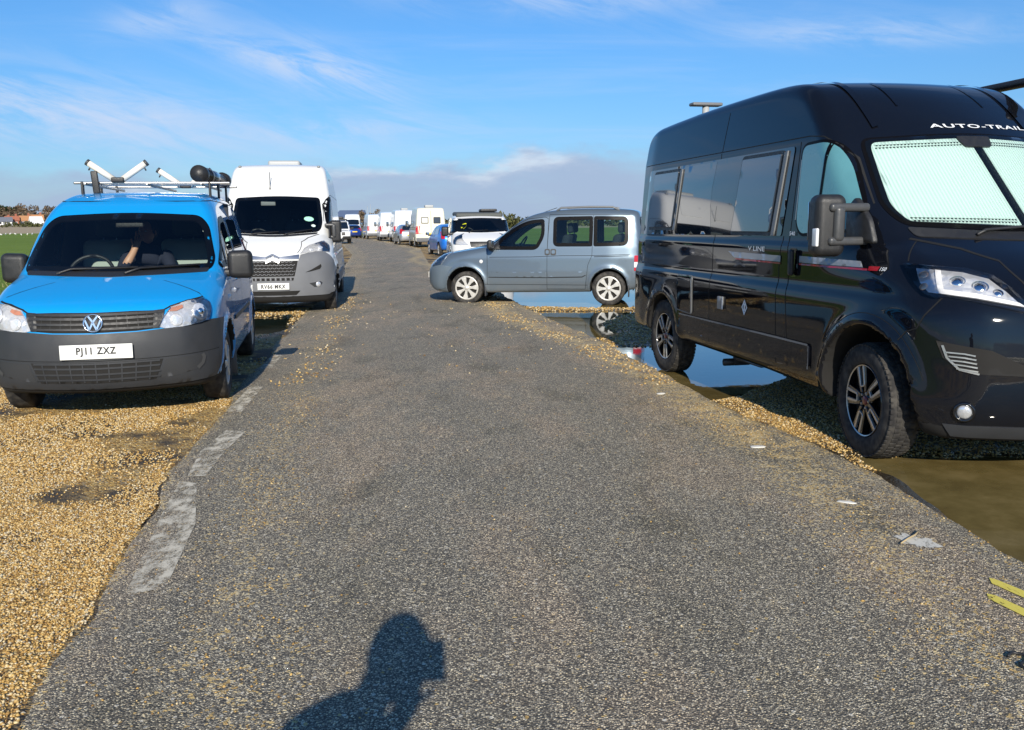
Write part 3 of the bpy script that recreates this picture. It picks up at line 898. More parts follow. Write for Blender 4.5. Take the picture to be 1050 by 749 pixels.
def make_campervan():
    root = thing('campervan', 'black campervan with pale pleated blinds across its windscreen', 'campervan', (3.243, 5.782, -.01), -1.364)
    B = panel_van_body()
    v = Veh(B, root)
    navy = car_paint('black-blue metallic paint', (.0045, .0054, .0085), metal=.0, rough=.28, dirt=.05, dirtcol=(.05, .042, .03), dz=.6)
    v.skin([navy, M['under']], .026, zdark=.33)
    R, L = ('y', -1), ('y', 1)
    c0 = ('c', -.3)
    # windscreen: frit, thermal blind with a centre post, clear glass in front
    ws = rpoly([(-.73, 2.055), (.73, 2.055), (.80, 1.47), (.0, 1.43), (-.80, 1.47)], [.07, .07, .09, .6, .09], 7)
    ws = rpoly([(-.745, 2.065), (0, 2.10), (.745, 2.065), (.80, 1.60), (.735, 1.475), (.0, 1.425), (-.735, 1.475), (-.80, 1.60)], [.07, .3, .07, .1, .09, .5, .09, .1], 6)
    X1 = ('x', 1)
    v.patch('windscreen_frit', ws, X1, M['seal'], .004, .05, skirt=.02)
    for sg in (-1, 1):
        b = np.array([(.035, 2.055), (.695, 2.03), (.745, 1.60), (.690, 1.50), (.035, 1.465)]) * np.array([sg, 1])
        if sg < 0: b = b[::-1]
        bl = v.patch('thermal_blind', rpoly(b, [.01, .03, .05, .05, .01]), X1, M['blind'], .008, .04, skirt=.006)
        for q0, zz in enumerate((lambda y: 2.030 - .030 * y, lambda y: 2.012 - .030 * y, lambda y: 1.486 + .030 * y, lambda y: 1.503 + .030 * y)):
            mb = MB(); ys = np.arange(.05, .68, .011)
            for q, y in enumerate(ys[:-1]):
                hh = .0085 if (q + q0) % 2 else .0016
                a = np.array([(y, zz(y)), (ys[q + 1], zz(ys[q + 1])), (ys[q + 1], zz(ys[q + 1]) - hh), (y, zz(y) - hh)]) * np.array([sg, 1])
                P = B.project(a, X1, .0095); mb.add(P, [[0, 1, 2, 3] if sg < 0 else [3, 2, 1, 0]], False)
            mb.build('cord_row', M['seal'], bl)
    v.patch('windscreen_glass', inset(ws, .02), X1, M['clear'], .016, .06, skirt=0)
    v.patch('mirror_mount', rpoly([(-.13, 2.06), (.13, 2.06), (.10, 1.985), (-.10, 1.985)], .02), X1, M['black_plastic'], .02, .03)
    # cowl and wipers
    cowl = rpoly([(-.72, 1.465), (0, 1.418), (.72, 1.465), (.70, 1.405), (0, 1.372), (-.70, 1.405)], [.02, .3, .02, .03, .3, .03])
    v.patch('scuttle_panel', cowl, X1, M['black_plastic'], .006, .05)
    wiper(v, [(-.38, 1.40), (-.30, 1.432), (.0, 1.452), (.28, 1.47)], X1)
    wiper(v, [(.22, 1.395), (.30, 1.43), (.50, 1.47), (.70, 1.52)], X1)
    # cab doors
    for sd in (R, L):
        cab = rpoly([(-.985, 2.045), (-.66, 2.055), (-.50, 1.90), (-.30, 1.60), (-.29, 1.46), (-.90, 1.42), (-.97, 1.50)], [.07, .12, .2, .1, .06, .06, .08], 7)
        v.patch('cab_window_rubber', inset(cab, -.022), sd, M['seal'], .003, .05)
        g = v.patch('cab_window', cab, sd, M['blind_teal'], .007, .05)
        v.seams([([(-.665, 2.05), (-.70, 1.43)], sd)], M['seal'], .03, 'window_divider', .009, parent=g)
        v.seams([([(-.985, 1.95), (-.985, 1.52)], sd)], M['trim_metal'], .012, 'window_trim', .008, parent=g)
        big_mirror(v, sd[1], (-.22, sd[1] * .915, 1.50))
    # living windows on the right side, dark band first
    band = rpoly([(-4.10, 2.045), (-1.10, 2.055), (-1.175, 1.40), (-4.17, 1.385)], [.04, .03, .02, .03], 4)
    for sd in (R, L):
        v.patch('window_band', band, sd, M['band_glass'], .006, .045, skirt=0)
    def hinged(x0, x1, xb0, xb1, z0, z1, sd):
        fr = rpoly([(x0, z1), (x1, z1), (xb1, z0), (xb0, z0)], .045)
        o = v.patch('hinged_window', fr, sd, M['black_plastic'], .012, .06, skirt=.02)
        v.patch('window_pane', inset(fr, .03), sd, M['smoke_glass'], .024, .05, skirt=.016, parent=o)
        e0 = np.array([(x1 + .01, z1 - .02), (x1 + .055, z1 - .01), (xb1 + .055, z0), (xb1 + .01, z0)])
        v.patch('window_stay', e0, sd, M['trim_grey'], .02, .05, parent=o)
        return o
    for sd in (R, L):
        hinged(-3.93, -3.24, -4.00, -3.32, 1.43, 2.025, sd)
        hinged(-1.93, -1.235, -2.03, -1.325, 1.40, 2.04, sd)
    mid = np.array([(-3.13, 2.03), (-2.43, 2.035), (-2.49, 1.80), (-2.49, 1.65), (-2.43, 1.40), (-3.27, 1.395)])
    v.patch('fixed_window', mid, R, M['dark_glass'], .007, .06)
    # seams
    S = []
    for sd in (R, L):
        S += [([(-4.3, 2.105), (-3, 2.108), (-.92, 2.112), (-.75, 2.095), (-.62, 2.03), (-.50, 1.93), (-.26, 1.62)], sd),
              ([(-2.37, 2.10), (-2.345, 1.33), (-2.31, .45)], sd), ([(-1.14, 1.40), (-1.155, 1.17), (-1.095, .44)], sd),
              ([(-1.03, 2.08), (-1.05, 1.36), (-1.0, 1.05), (-.925, .45)], sd),
              ([(-2.36, 2.11), (-2.33, 2.44)], sd)]
    S += [([(-57.7, .80), (-55.5, .855), (-52.2, .885)], c0), ([(-52.2, .885), (-50.5, .96), (-46.5, 1.068)], c0),
          ([(57.7, .80), (55.5, .855), (52.2, .885)], c0), ([(52.2, .885), (50.5, .96), (46.5, 1.068)], c0),
          ([(-63.6, 1.377), (-61.5, 1.30), (-60.4, 1.262)], c0), ([(63.6, 1.377), (61.5, 1.30), (60.4, 1.262)], c0)]
    v.seams(S)
    bl = [(-67, 1.395), (-45, 1.335), (-31, 1.268), (-26, 1.16), (-22, 1.05)]
    v.seams([(bl, c0), ([(-a, z) for a, z in bl], c0)], M['seam'], .010, 'bonnet_gap')
    # lower rubbing strips with grey edge lines, fuel hatch, locker, sockets, handle
    v.patches('rubbing_strip', [(rpoly([(-.62, .485), (-.62, .635), (-3.0, .635), (-2.95, .48)], .02), R), (rpoly([(-.62, .485), (-.62, .635), (-3.0, .635), (-2.95, .48)], .02), L)], navy, off=.014, d=.035, skirt=.016)
    v.seams([([(-.63, .64), (-1.1, .643), (-2.97, .636)], R), ([(-.625, .635), (-.62, .47)], R), ([(-.63, .64), (-2.97, .636)], L)], M['trim_grey'], .016, 'strip_edge', .014)
    lk = rpoly([(-3.06, 1.00), (-2.72, 1.005), (-2.705, .665), (-3.03, .68)], .03)
    lo = v.patch('locker_hatch', lk, R, navy, .010, .04)
    mb = MB(); mb.add(*patch_geo(B, inset(lk, -.012), R, .006, .04, inset(lk, .010), .008)); mb.build('hatch_frame', M['trim_grey'], v.root).parent = lo
    v.seams([([(-2.712, 1.0), (-2.698, .67)], R)], M['silver'], .016, 'hatch_hinge', .013, parent=lo)
    o = v.patch('gas_locker_flap', rpoly([(-2.135, .872), (-2.03, .874), (-2.03, .764), (-2.13, .764)], .012), R, M['trim_grey'], .012, .04)
    v.seams([([(-2.025, .872), (-2.022, .766)], R)], M['white_vinyl'], .018, 'flap_edge', .015, parent=o)
    dia = np.array([(-1.632, .884), (-1.582, .819), (-1.632, .752), (-1.682, .819)])
    o = v.patch('diamond_emblem', dia, R, M['white_vinyl'], .004, .03, inset(dia, .015), 0)
    v.patch('emblem_bar', np.array([(-1.645, .85), (-1.619, .85), (-1.619, .79), (-1.645, .79)]), R, M['white_vinyl'], .004, .03, skirt=0, parent=o)
    for sd in (R, L):
        o = v.patch('door_handle_recess', rpoly([(-1.02, 1.315), (-.895, 1.318), (-.878, 1.107), (-.99, 1.10)], .05), sd, M['black_gloss'], .003, .03)
        mb = MB(); p, g = v.at((-.93, 1.21), sd, .03); V, F = rbox(p, (.05, .035, .19), .016, 4, rot('X', 0)); mb.add(V, F); mb.build('door_handle', M['black_plastic'], o)
    # vinyl: stripes and lettering
    st = [np.array([(-2.02, 1.262), (-1.13, 1.254), (-1.13, 1.207), (-1.90, 1.213)]), np.array([(-.86, 1.262), (-.14, 1.250), (-.10, 1.212), (-.86, 1.214)])]
    v.patches('grey_stripe', [(q, R) for q in st], M['grey_vinyl2'], off=.006, d=.035, skirt=0)
    rd = [np.array([(-1.90, 1.209), (-1.13, 1.202), (-1.13, 1.191), (-1.86, 1.197)]), np.array([(-.86, 1.208), (-.05, 1.207), (-.05, 1.194), (-.86, 1.196)])]
    v.patches('red_stripe', [(q, R) for q in rd], M['red_vinyl'], off=.006, d=.035, skirt=0)
    v.text('side_lettering', 'V LINE', R, (-1.53, 1.296), .036, M['white_vinyl'], 1.9, .012, .004)
    v.text('side_lettering', '540', R, (-1.0, 1.42), .030, M['white_vinyl'], 1.3, .01, .012)
    v.text('side_lettering', '150', R, (.085, 1.208), .022, M['white_vinyl'], 1.2, .01, .005)
    v.patch('red_badge', np.array([(-.045, 1.222), (.05, 1.222), (.045, 1.196), (-.045, 1.196)]), R, M['red_vinyl'], .005, .03, skirt=0)
    v.text('front_lettering', 'AUTO-TRAIL', X1, (-.245, 2.150), .029, M['white_vinyl'], 3.3, .016, .004, 1, 1.12, left=True)
    # headlamps
    hp = [(-61.3, 1.240), (-57, 1.232), (-41.5, 1.211), (-34.3, 1.178), (-30, 1.117), (-26.5, 1.035), (-24, .985), (-27, .995), (-39.7, 1.052), (-45.5, 1.068), (-48.1, 1.056), (-51.2, 1.075), (-56.1, 1.149)]
    ip = [(-56.4, 1.220), (-50, 1.212), (-42.5, 1.200), (-35.2, 1.166), (-31, 1.10), (-27.5, 1.028), (-38.2, 1.062), (-45.5, 1.080), (-50.5, 1.09), (-53.5, 1.14)]
    dr = [(-50.3, 1.208), (-48.6, 1.205), (-46.5, 1.105), (-38.5, 1.086), (-28.2, 1.040), (-26.6, 1.018), (-38.5, 1.062), (-47.6, 1.083)]
    for sg in (1, -1):
        f = lambda q: [(a * sg, z) for a, z in (q if sg > 0 else q[::-1])]
        o = v.patch('headlamp', rpoly(f(hp) * np.array([1, 1]), .01, 3), c0, M['black_gloss'], .004, .03)
        v.patch('lamp_reflector', np.array(f(ip)), c0, M['lamp_chrome'], .008, .03, skirt=.004, parent=o)
        v.patch('daytime_strip', np.array(f(dr)), c0, M['white_lens'], .016, .02, skirt=.01, parent=o)
        mb = MB()
        for uv, r in (((-43.5, 1.155), .045), ((-37.5, 1.128), .048), ((-33, 1.095), .03)): mb.add(*v.dome((uv[0] * sg, uv[1]), c0, r, .35, .004))
        mb.build('lamp_lens', M['chrome'], o)
        mb = MB(); mb.add(*v.dome((-53.3 * sg, 1.185), c0, .03, .3, .006)); mb.add(*v.dome((-52.2 * sg, 1.12), c0, .024, .3, .006)); mb.build('indicator_lens', M['cover_amber'], o)
        v.patch('lamp_cover', np.array(f(hp)), c0, M['cover'], .024, .04, skirt=.02, parent=o)
        # bumper openings
        vp = [(-46.9, .824), (-34, .783), (-26.6, .704), (-26.4, .642), (-38.5, .65), (-42.4, .686), (-45, .729)]
        v.patch('bumper_vent', rpoly(f(vp), .012, 3), c0, M['under'], .004, .03)
        mb = MB()
        for k in range(5):
            t = k / 4; z = .762 - .022 * k
            mb.add(*ribbon_geo(B, f([(-44.2 + 2.6 * t, z), (-40, z - .003), (-37.6 + .8 * t, z - .012)]), c0, .008, .014))
        mb.add(*ribbon_geo(B, f([(-45.2, .80), (-43.9, .73), (-40.9, .668), (-36.5, .648)]), c0, .010, .010))
        mb.build('vent_slats', M['silver'], v.root)
        p, g = v.at((-39.2 * sg, .427), c0, -.012)
        mb = MB(); V, F = lathe([(.034, .0), (.056, .0), (.060, .012), (.052, .020), (.043, .014), (.040, .0)], 28)
        Fm = face_frame(p, g); V = np.stack([V[:, 0], V[:, 2], V[:, 1]], -1) @ Fm.T + p + g * .012; mb.add(V, F); o2 = mb.build('fog_lamp', M['black_gloss'], v.root)
        mb = MB(); V, F = ellipsoid((0, 0, 0), (.042, .042, .018)); mb.add(V @ Fm.T + p + g * .016, F); mb.build('fog_lens', M['lamp_chrome'], o2)
    v.seams([(arc(.03, .40, .535, 20, 150, 18), R), (arc(.03, .40, .535, 20, 150, 18), L)], M['seam'], .004, 'arch_gap')
    # grille and lower lip towards the middle of the nose
    gp = rpoly([(-21, .93), (21, .93), (17, .60), (-17, .60)], .03)
    g = v.patch('grille', gp, c0, M['black_plastic'], .006, .04)
    mb = MB()
    for z in (.66, .72, .78, .84, .90): mb.add(*ribbon_geo(B, [(-19, z), (0, z), (19, z)], c0, .018, .014))
    mb.build('grille_slats', M['grey_plastic'], g)
    v.patch('front_lip', rpoly([(-44, .345), (44, .345), (42, .275), (-42, .275)], .02), c0, M['grey_plastic'], .008, .05)
    # roof: forehead ribs, aerial, skylight, awning
    mb = MB()
    for y in (-.60, .60): mb.add(*ribbon_geo(B, [(-.62, y), (-.9, y * .99), (-1.3, y * .97), (-4, y * .97)], ('z', 1), .05, .010))
    mb.build('roof_rib', navy, v.root)
    v.seams([([(-.75, -.35), (-1.12, -.33)], ('z', 1)), ([(-.75, .35), (-1.12, .33)], ('z', 1))], navy, .02, 'roof_crease', .006)
    mb = MB(); P = B.project(np.array([(-3.85, -.42)]), ('z', 1), 0)[0]
    mb.add(*tube([P - (0, 0, .02), P + (0, 0, .185)], .036, 14)); a = mb.build('television_aerial', M['white_grey'], v.root)
    mb = MB(); V, F = rbox(P + (0, .0, .195), (.12, .33, .034), .013, 4, rot('Z', 25) if False else None); mb.add(V, F); mb.build('aerial_head', M['trim_grey'], a)
    mb = MB(); P = B.project(np.array([(-2.2, .0)]), ('z', 1), 0)[0]; V, F = rbox(P + (-.5, 0, .015), (.75, .55, .07), .03, 4); mb.add(V, F); mb.build('roof_light', M['black_plastic'], v.root)
    mb = MB(); V, F = rbox((-2.5, .99, 2.552), (3.2, .10, .065), .03, 4); mb.add(V, F)
    for x in (-1.75, -2.7, -4.0): V, F = rbox((x, .88, 2.505), (.10, .22, .06), .01, 2); mb.add(V, F)
    mb.build('roof_awning', M['black_plastic'], v.root)
    # underneath: hitch, step, exhaust
    mb = MB(); V, F = rbox((-2.25, -.62, .27), (.5, .10, .06), .015, 3); mb.add(V, F); V, F = rbox((-2.6, -.55, .22), (.05, .16, .10), .01, 2); mb.add(V, F)
    mb.add(*tube([(-2.62, -.72, .20), (-2.62, -.52, .20)], .035, 10)); mb.add(*tube([(-2.2, -.55, .30), (-2.5, -.6, .27)], .02, 8)); mb.build('towing_bracket', M['mirror_grey'], v.root)
    mb = MB(); mb.add(*tube([(.2, -.35, .28), (-1.2, -.35, .26), (-3.0, -.4, .27), (-4.3, -.5, .28)], .035, 10)); V, F = rbox((-1.9, -.35, .25), (.7, .28, .14), .05, 4); mb.add(V, F); mb.build('exhaust', M['under'], v.root)
    mb = MB()
    for s in (-1, 1):
        V, F = rbox((-3.86, s * .84, .28), (.02, .26, .26), .006, 2); mb.add(V, F)
    mb.build('mudflap', M['black_plastic'], v.root)
    # rear end
    rb = [(140, 1.28), (150, 1.28), (150, .78), (140, .78)]
    v.patches('tail_lamp', [(rpoly([(s * .93, 1.30), (s * .80, 1.30), (s * .80, .80), (s * .93, .80)], .03), ('x', -1)) for s in (-1, 1)], M['red_lens'], off=.01, d=.06)
    v.seams([([(0, 2.35), (0, .65)], ('x', -1)), ([(-.80, .62), (.80, .62)], ('x', -1))])
    v.patch('rear_bumper', rpoly([(-.92, .62), (.92, .62), (.90, .42), (-.90, .42)], .04), ('x', -1), M['black_plastic'], .03, .08, skirt=.04)
    plate(v, '', np.array([-4.515, 0, .72]), 0, 0, 'plate_yellow', nx=-1)
    wheels(root, 'twin', 3.45, .895, .372, .236, .215, steer=rad(-7), blocks=True)
    return root
M['trim_metal'] = pbr('brushed window trim', (.40, .38, .34), .3, metal=.8)
M['trim_grey'] = pbr('grey trim', (.16, .165, .17), .4)
M['band_glass'] = pbr('dark window band', (.0075, .011, .017), .06, coat=1, coatr=.005)
M['white_grey'] = pbr('off-white roof plastic', (.36, .37, .37), .5)
M['cover_amber'] = pbr('indicator bulb', (.75, .52, .38), .15, metal=.6)
M['grey_vinyl2'] = pbr('silver grey vinyl stripe', (.26, .28, .31), .35, coat=.5)
# ---------------------------------------------------------------- cabin furniture shared by the see-through vehicles
def seat(v, x, y, z, cloth='seat_grey', head='seat_light', name='seat', w=.50):
    mb = MB()
    V, F = rbox((x + .05, y, z), (.50, w, .16), .06, 4); mb.add(V, F)
    V, F = rbox((x - .24, y, z + .36), (.15, w, .62), .065, 4, None); V[:, 0] -= (V[:, 2] - z) * .22; mb.add(V, F)
    o = mb.build(name, M[cloth], v.root)
    hb = MB(); V, F = rbox((x - .43, y, z + .79), (.10, w * .58, .19), .045, 4); hb.add(V, F)
    hb.build('headrest', M[head], o)
    pb = MB()
    for s in (-.06, .06): pb.add(*tube([(x - .40, y + s, z + .64), (x - .425, y + s, z + .72)], .007, 6))
    pb.build('headrest_post', M['chrome'], o)
    return o

def steering(v, x, y, z, R=.19):
    a = np.linspace(0, 2 * PI, 29); tilt = rad(32)
    P = np.stack([-np.cos(a) * R * math.sin(tilt), np.sin(a) * R, np.cos(a) * R * math.cos(tilt)], -1) + (x, y, z)
    mb = MB(); mb.add(*tube(P, .016, 8)); V, F = rbox((x + .02, y, z - .01), (.06, .14, .10), .03, 4); mb.add(V, F)
    for s in (-1, 1): mb.add(*tube([(x, y, z), (x, y + s * R * .95, z + .02)], .016, 6))
    mb.add(*tube([(x, y, z), (x + .25, y, z - .18)], .03, 8))
    return mb.build('steering_wheel', M['black_plastic'], v.root)

def dashboard(v, x0, x1, w, z):
    mb = MB(); V, F = rbox(((x0 + x1) / 2, 0, z - .2), (abs(x1 - x0), w, .40), .09, 5); mb.add(V, F)
    return mb.build('dashboard', M['interior'], v.root)

def small_mirror(v, s, base, size=(.12, .23, .19), mat='black_plastic', arm=.12):
    b = np.array(base); mb = MB()
    V, F = rbox((0, 0, 0), size, min(size) * .42, 5, rot('Z', s * 8)); V = V * np.array([1, 1, 1])
    V[:, 2] *= 1 - .12 * (V[:, 1] * -s > 0) * np.abs(V[:, 1]) / size[1]
    mb.add(V + b + np.array([0, s * (arm + size[1] / 2), .045]), F)
    V, F = rbox(b + np.array([-.0, s * (arm * .5 + .01), -.03]), (.10, arm + .10, .075), .03, 4); mb.add(V, F)
    o = mb.build('mirror', M[mat], v.root)
    g = MB(); V, F = rbox(b + np.array([-size[0] * .46, s * (arm + size[1] / 2), .05]), (.012, size[1] * .82, size[2] * .78), .005, 3); g.add(V, F); g.build('mirror_glass', M['chrome'], o)
    return o

def face_disc(v, name, uv, mode, prof, mat, parent=None, off=0., n=36):
    p, g = v.at(uv, mode, off); Fm = face_frame(p, g)
    V, F = lathe(prof, n); V = np.stack([V[:, 0], V[:, 2], V[:, 1]], -1) @ Fm.T + p
    mb = MB(); mb.add(V, F); return mb.build(name, mat, parent or v.root)

def flat_strokes(v, name, uv, mode, strokes, wd, mat, off, parent=None, thick=.004):
    """raised strokes (polylines in metres) on the tangent plane at uv"""
    p, g = v.at(uv, mode, off); Fm = face_frame(p, g); mb = MB()
    for st in strokes:
        st = np.array(st, float)
        for a, b in zip(st[:-1], st[1:]):
            d = b - a; L = np.linalg.norm(d); d = d / L; n = np.array([-d[1], d[0]]) * wd / 2
            q = [a + n, a - n, b - n, b + n]
            V = np.array([[*c, 0] for c in q] + [[*c, thick] for c in q])
            F = [[4, 5, 6, 7], [0, 1, 5, 4], [1, 2, 6, 5], [2, 3, 7, 6], [3, 0, 4, 7]]
            mb.add(V @ Fm.T + p, F, False)
    return mb.build(name, mat, parent or v.root)

def make_blue_van():
    root = thing('small_van', 'bright blue small van with a bare metal roof rack, nearest vehicle on the left verge', 'van', (-3.364, 7.516, .008), -1.366)
    B = small_van_body(); v = Veh(B, root)
    blue = car_paint('bright blue paint', (.004, .275, .65), rough=.42, dirt=.12, dirtcol=(.12, .10, .07), dz=.55)
    X1 = ('x', 1); R, L = ('y', -1), ('y', 1); c0 = ('c', 0.)
    ws = rpoly([(-.615, 1.592), (0, 1.622), (.615, 1.592), (.70, 1.50), (.775, 1.20), (.755, 1.118), (0, 1.108), (-.755, 1.118), (-.775, 1.20), (-.70, 1.50)], [.08, .3, .08, .1, .1, .04, .3, .04, .1, .1], 6)
    sw = rpoly([(-.30, 1.135), (-.50, 1.26), (-.80, 1.48), (-.97, 1.565), (-1.32, 1.585), (-1.40, 1.55), (-1.42, 1.12)], [.05, .2, .15, .12, .06, .05, .05], 6)
    punch = [(inset(ws, .022), X1), (inset(sw, .02), R), (inset(sw, .02), L)]
    v.skin([blue, M['under']], .024, punch, zdark=.285, lining=M['interior'])
    v.patch('windscreen_frit', inset(ws, -.004), X1, M['seal'], .003, .04, hole=inset(ws, .050), skirt=.012)
    v.patch('windscreen_glass', inset(ws, .010), X1, M['clear'], .008, .05, skirt=0)
    for sd in (R, L):
        v.patch('window_rubber', inset(sw, -.012), sd, M['seal'], .003, .035, hole=inset(sw, .048), skirt=.012)
        v.patch('door_window', inset(sw, .02), sd, M['tint'], .002, .05, skirt=0)
        v.patch('window_divider', np.array([(-.62, 1.33), (-.655, 1.36), (-.655, 1.14), (-.62, 1.14)]), sd, M['seal'], .007, .04, skirt=.03)
        small_mirror(v, sd[1], (-.48, sd[1] * .82, 1.10), (.13, .225, .26), arm=.045 if sd[1] > 0 else -.01)
        v.patch('side_window', rpoly([(-1.56, 1.56), (-2.42, 1.56), (-2.46, 1.13), (-1.56, 1.12)], .06), sd, M['dark_glass'], .004, .05)
        v.patch('side_moulding', rpoly([(-.60, .665), (-2.20, .665), (-2.20, .625), (-.60, .625)], .015), sd, M['black_plastic'], .012, .05, skirt=.014)
        v.seams([([(-.44, 1.10), (-.46, .62), (-.52, .30)], sd), ([(-1.48, 1.60), (-1.49, .28)], sd), ([(-2.52, 1.62), (-2.54, .70)], sd), ([(-2.50, 1.06), (-1.50, 1.05)], sd), ([(-.62, 1.715), (-1.2, 1.742), (-3.2, 1.72)], sd)])
        mb = MB(); p, g = v.at((-1.36, .985), sd, .018); V, F = rbox(p, (.19, .03, .04), .014, 4); mb.add(V, F); mb.build('door_handle', blue, root)
        o = face_disc(v, 'side_indicator', (-.30, .86), sd, [(.001, .014), (.02, .012), (.028, 0)], M['white_lens'])
    # bonnet, wing seams
    v.seams([([(-62, 1.05), (-58.5, .925), (-48, .905), (-38, .872), (-33, .842), (-20, .846), (0, .842), (20, .846), (33, .842), (38, .872), (48, .905), (58.5, .925), (62, 1.05)], c0)], w=.009, name='bonnet_gap')
    # grille
    gp = [(-33.5, .842), (-20, .846), (0, .843), (20, .846), (33.5, .842), (29.5, .712), (20, .700), (0, .695), (-20, .700), (-29.5, .712)]
    g = v.patch('grille', np.array(gp), c0, M['under'], .003, .03)
    for k, z in enumerate((.727, .765, .803, .832)):
        v.seams([([(-30.5 - k * .7, z), (-15, z - .004), (0, z - .006), (15, z - .004), (30.5 + k * .7, z)], c0)], M['black_plastic'], .017, 'grille_slat', .013, parent=g)
    for a in (-25.5, -21, -16, -11, 11, 16, 21, 25.5):
        v.seams([([(a, .715), (a, .838)], c0)], M['black_plastic'], .004, 'grille_bar', .006, parent=g)
    for s in (-1, 1):
        v.patch('grille_cheek', rpoly([(s * 29.2, .845), (s * 34.5, .850), (s * 30.3, .712), (s * 27.4, .712)][::s], .01, 3), c0, M['black_plastic'], .010, .03)
    # round badge
    bd = face_disc(v, 'badge', (0, .768), X1, [(.001, .016), (.058, .016), (.062, .010)], M['black_plastic'], off=.004)
    face_disc(v, 'badge_ring', (0, .768), X1, [(.060, .012), (.061, .022), (.066, .026), (.071, .022), (.072, .006)], M['chrome'], bd, .004)
    r = .062
    pt = lambda a: (r * math.sin(rad(a)), r * math.cos(rad(a)))
    flat_strokes(v, 'badge_letter', (0, .768), X1, [[pt(-32), (0, .006), pt(32)]], .013, M['chrome'], .021, bd)
    flat_strokes(v, 'badge_letter', (0, .768), X1, [[pt(-66), (-.0255, -.052), (0, .004), (.0255, -.052), pt(66)]], .0125, M['chrome'], .021, bd)
    # bumper
    bp = [(-74, .735), (-57.5, .748), (-53.5, .738), (-41, .712), (-31, .704), (-20, .692), (0, .686), (20, .692), (31, .704), (41, .712), (53.5, .738), (57.5, .748), (74, .735), (67.8, .60), (64.5, .45), (63.8, .36), (60, .285), (40, .268), (0, .262), (-40, .268), (-60, .285), (-63.8, .36), (-64.5, .45), (-67.8, .60)]
    bu = v.patch('bumper', np.array(bp), c0, M['grey_plastic'], .010, .03, skirt=.03)
    v.seams([([(-60, .505), (-45, .495), (-30, .487), (0, .482), (30, .487), (45, .495), (60, .505)], c0)], M['seam'], .006, 'bumper_crease', .0115)
    lg = [(-30.5, .474), (0, .470), (30.5, .474), (27, .318), (0, .312), (-27, .318)]
    lo = v.patch('lower_grille', np.array(lg), c0, M['under'], .013, .03)
    for z in (.345, .385, .43, .466): v.seams([([(-29, z), (0, z - .004), (29, z)], c0)], M['grey_plastic'], .014, 'lower_slat', .020, parent=lo)
    for a in (-25, -18.5, -12, -6, 0, 6, 12, 18.5, 25): v.seams([([(a * .96, .32), (a, .472)], c0)], M['grey_plastic'], .010, 'lower_bar', .018, parent=lo)
    for s in (-1, 1):
        fp = [(31.5, .468), (46, .482), (49.3, .475), (49, .43), (45.5, .365), (36.5, .335), (29, .322)]
        v.patch('bumper_recess', rpoly([(a * s, z) for a, z in fp][::s], .008, 3), c0, M['dark_recess'], .012, .03)
        v.seams([([(s * 48.6, .482), (s * 49.4, .455), (s * 48.4, .41), (s * 45.8, .375)], c0)], M['mirror_grey'], .030, 'recess_lip', .018)
    plate(v, 'PJ11 ZXZ', np.array([.899, 0.015, .556]), pitch=-3)
    # headlamps
    hp = [(29.6, .722), (33, .80), (37.5, .862), (47, .893), (57.5, .908), (58.6, .88), (57.3, .83), (54, .742), (49, .724), (41.5, .712), (33, .706)]
    for s in (-1, 1):
        P = np.array([(a * s, z) for a, z in hp][::s])
        o = v.patch('headlamp', rpoly(P, .012, 3), c0, M['lamp_bright'], .004, .025)
        mb = MB(); mb.add(*v.dome((s * 50.5, .815), c0, .072, .22, .006)); mb.build('lamp_bowl', M['lamp'], o)
        mb = MB(); mb.add(*v.dome((s * 50.5, .815), c0, .028, .5, .02)); mb.build('lamp_bulb', M['chrome'], o)
        mb = MB(); mb.add(*v.dome((s * 38.5, .765), c0, .05, .22, .006)); mb.build('lamp_bowl', M['lamp'], o)
        v.patch('indicator_lens', np.array([(s * a, z) for a, z in [(35.5, .832), (38, .857), (43.5, .872), (43, .852), (39.5, .832)]][::s]), c0, M['amber_pale'], .012, .02, skirt=.006, parent=o)
        v.patch('lamp_cover', rpoly(inset(P * np.array([.016, 1]), .002) / np.array([.016, 1]), .01, 3), c0, M['cover'], .022, .03, skirt=.018, parent=o)
    # wipers, scuttle
    v.patch('scuttle_panel', rpoly([(-.74, 1.130), (0, 1.118), (.74, 1.130), (.73, 1.098), (0, 1.082), (-.73, 1.098)], .012), X1, M['black_plastic'], .006, .05)
    wiper(v, [(-.45, 1.09), (-.35, 1.128), (.18, 1.135)], X1); wiper(v, [(.10, 1.09), (.2, 1.128), (.66, 1.145)], X1)
    # cabin
    dashboard(v, -.12, -.62, 1.42, 1.07)
    steering(v, -.70, -.36, 1.07)
    seat(v, -1.17, -.37, .70, 'seat_pale', 'seat_grey'); seat(v, -1.17, .37, .70, 'seat_pale', 'seat_grey')
    mb = MB(); V, F = rbox((-1.95, 0, 1.0), (.03, 1.5, 1.45), .01, 2); mb.add(V, F); mb.build('bulkhead', M['interior'], root)
    mb = MB(); V, F = rbox((-.70, 0, 1.52), (.02, .24, .06), .01, 3); mb.add(V, F); mb.build('rear_view_mirror', M['black_plastic'], root)
    for s in (-1, 1):
        mb = MB(); V, F = rbox((-.86, s * .33, 1.59), (.16, .42, .02), .008, 2, None); mb.add(V, F); mb.build('sun_visor', M['seat_grey'], root)
    mb = MB(); V, F = rbox((-.70, .655, 1.46), (.004, .035, .035), .001, 2); mb.add(V, F); mb.build('windscreen_sticker', M['white_vinyl'], root)
    # rear
    v.patches('tail_lamp', [(rpoly([(s * .80, 1.35), (s * .68, 1.35), (s * .70, .85), (s * .82, .85)][::-s], .03), ('x', -1)) for s in (-1, 1)], M['red_lens'], off=.01)
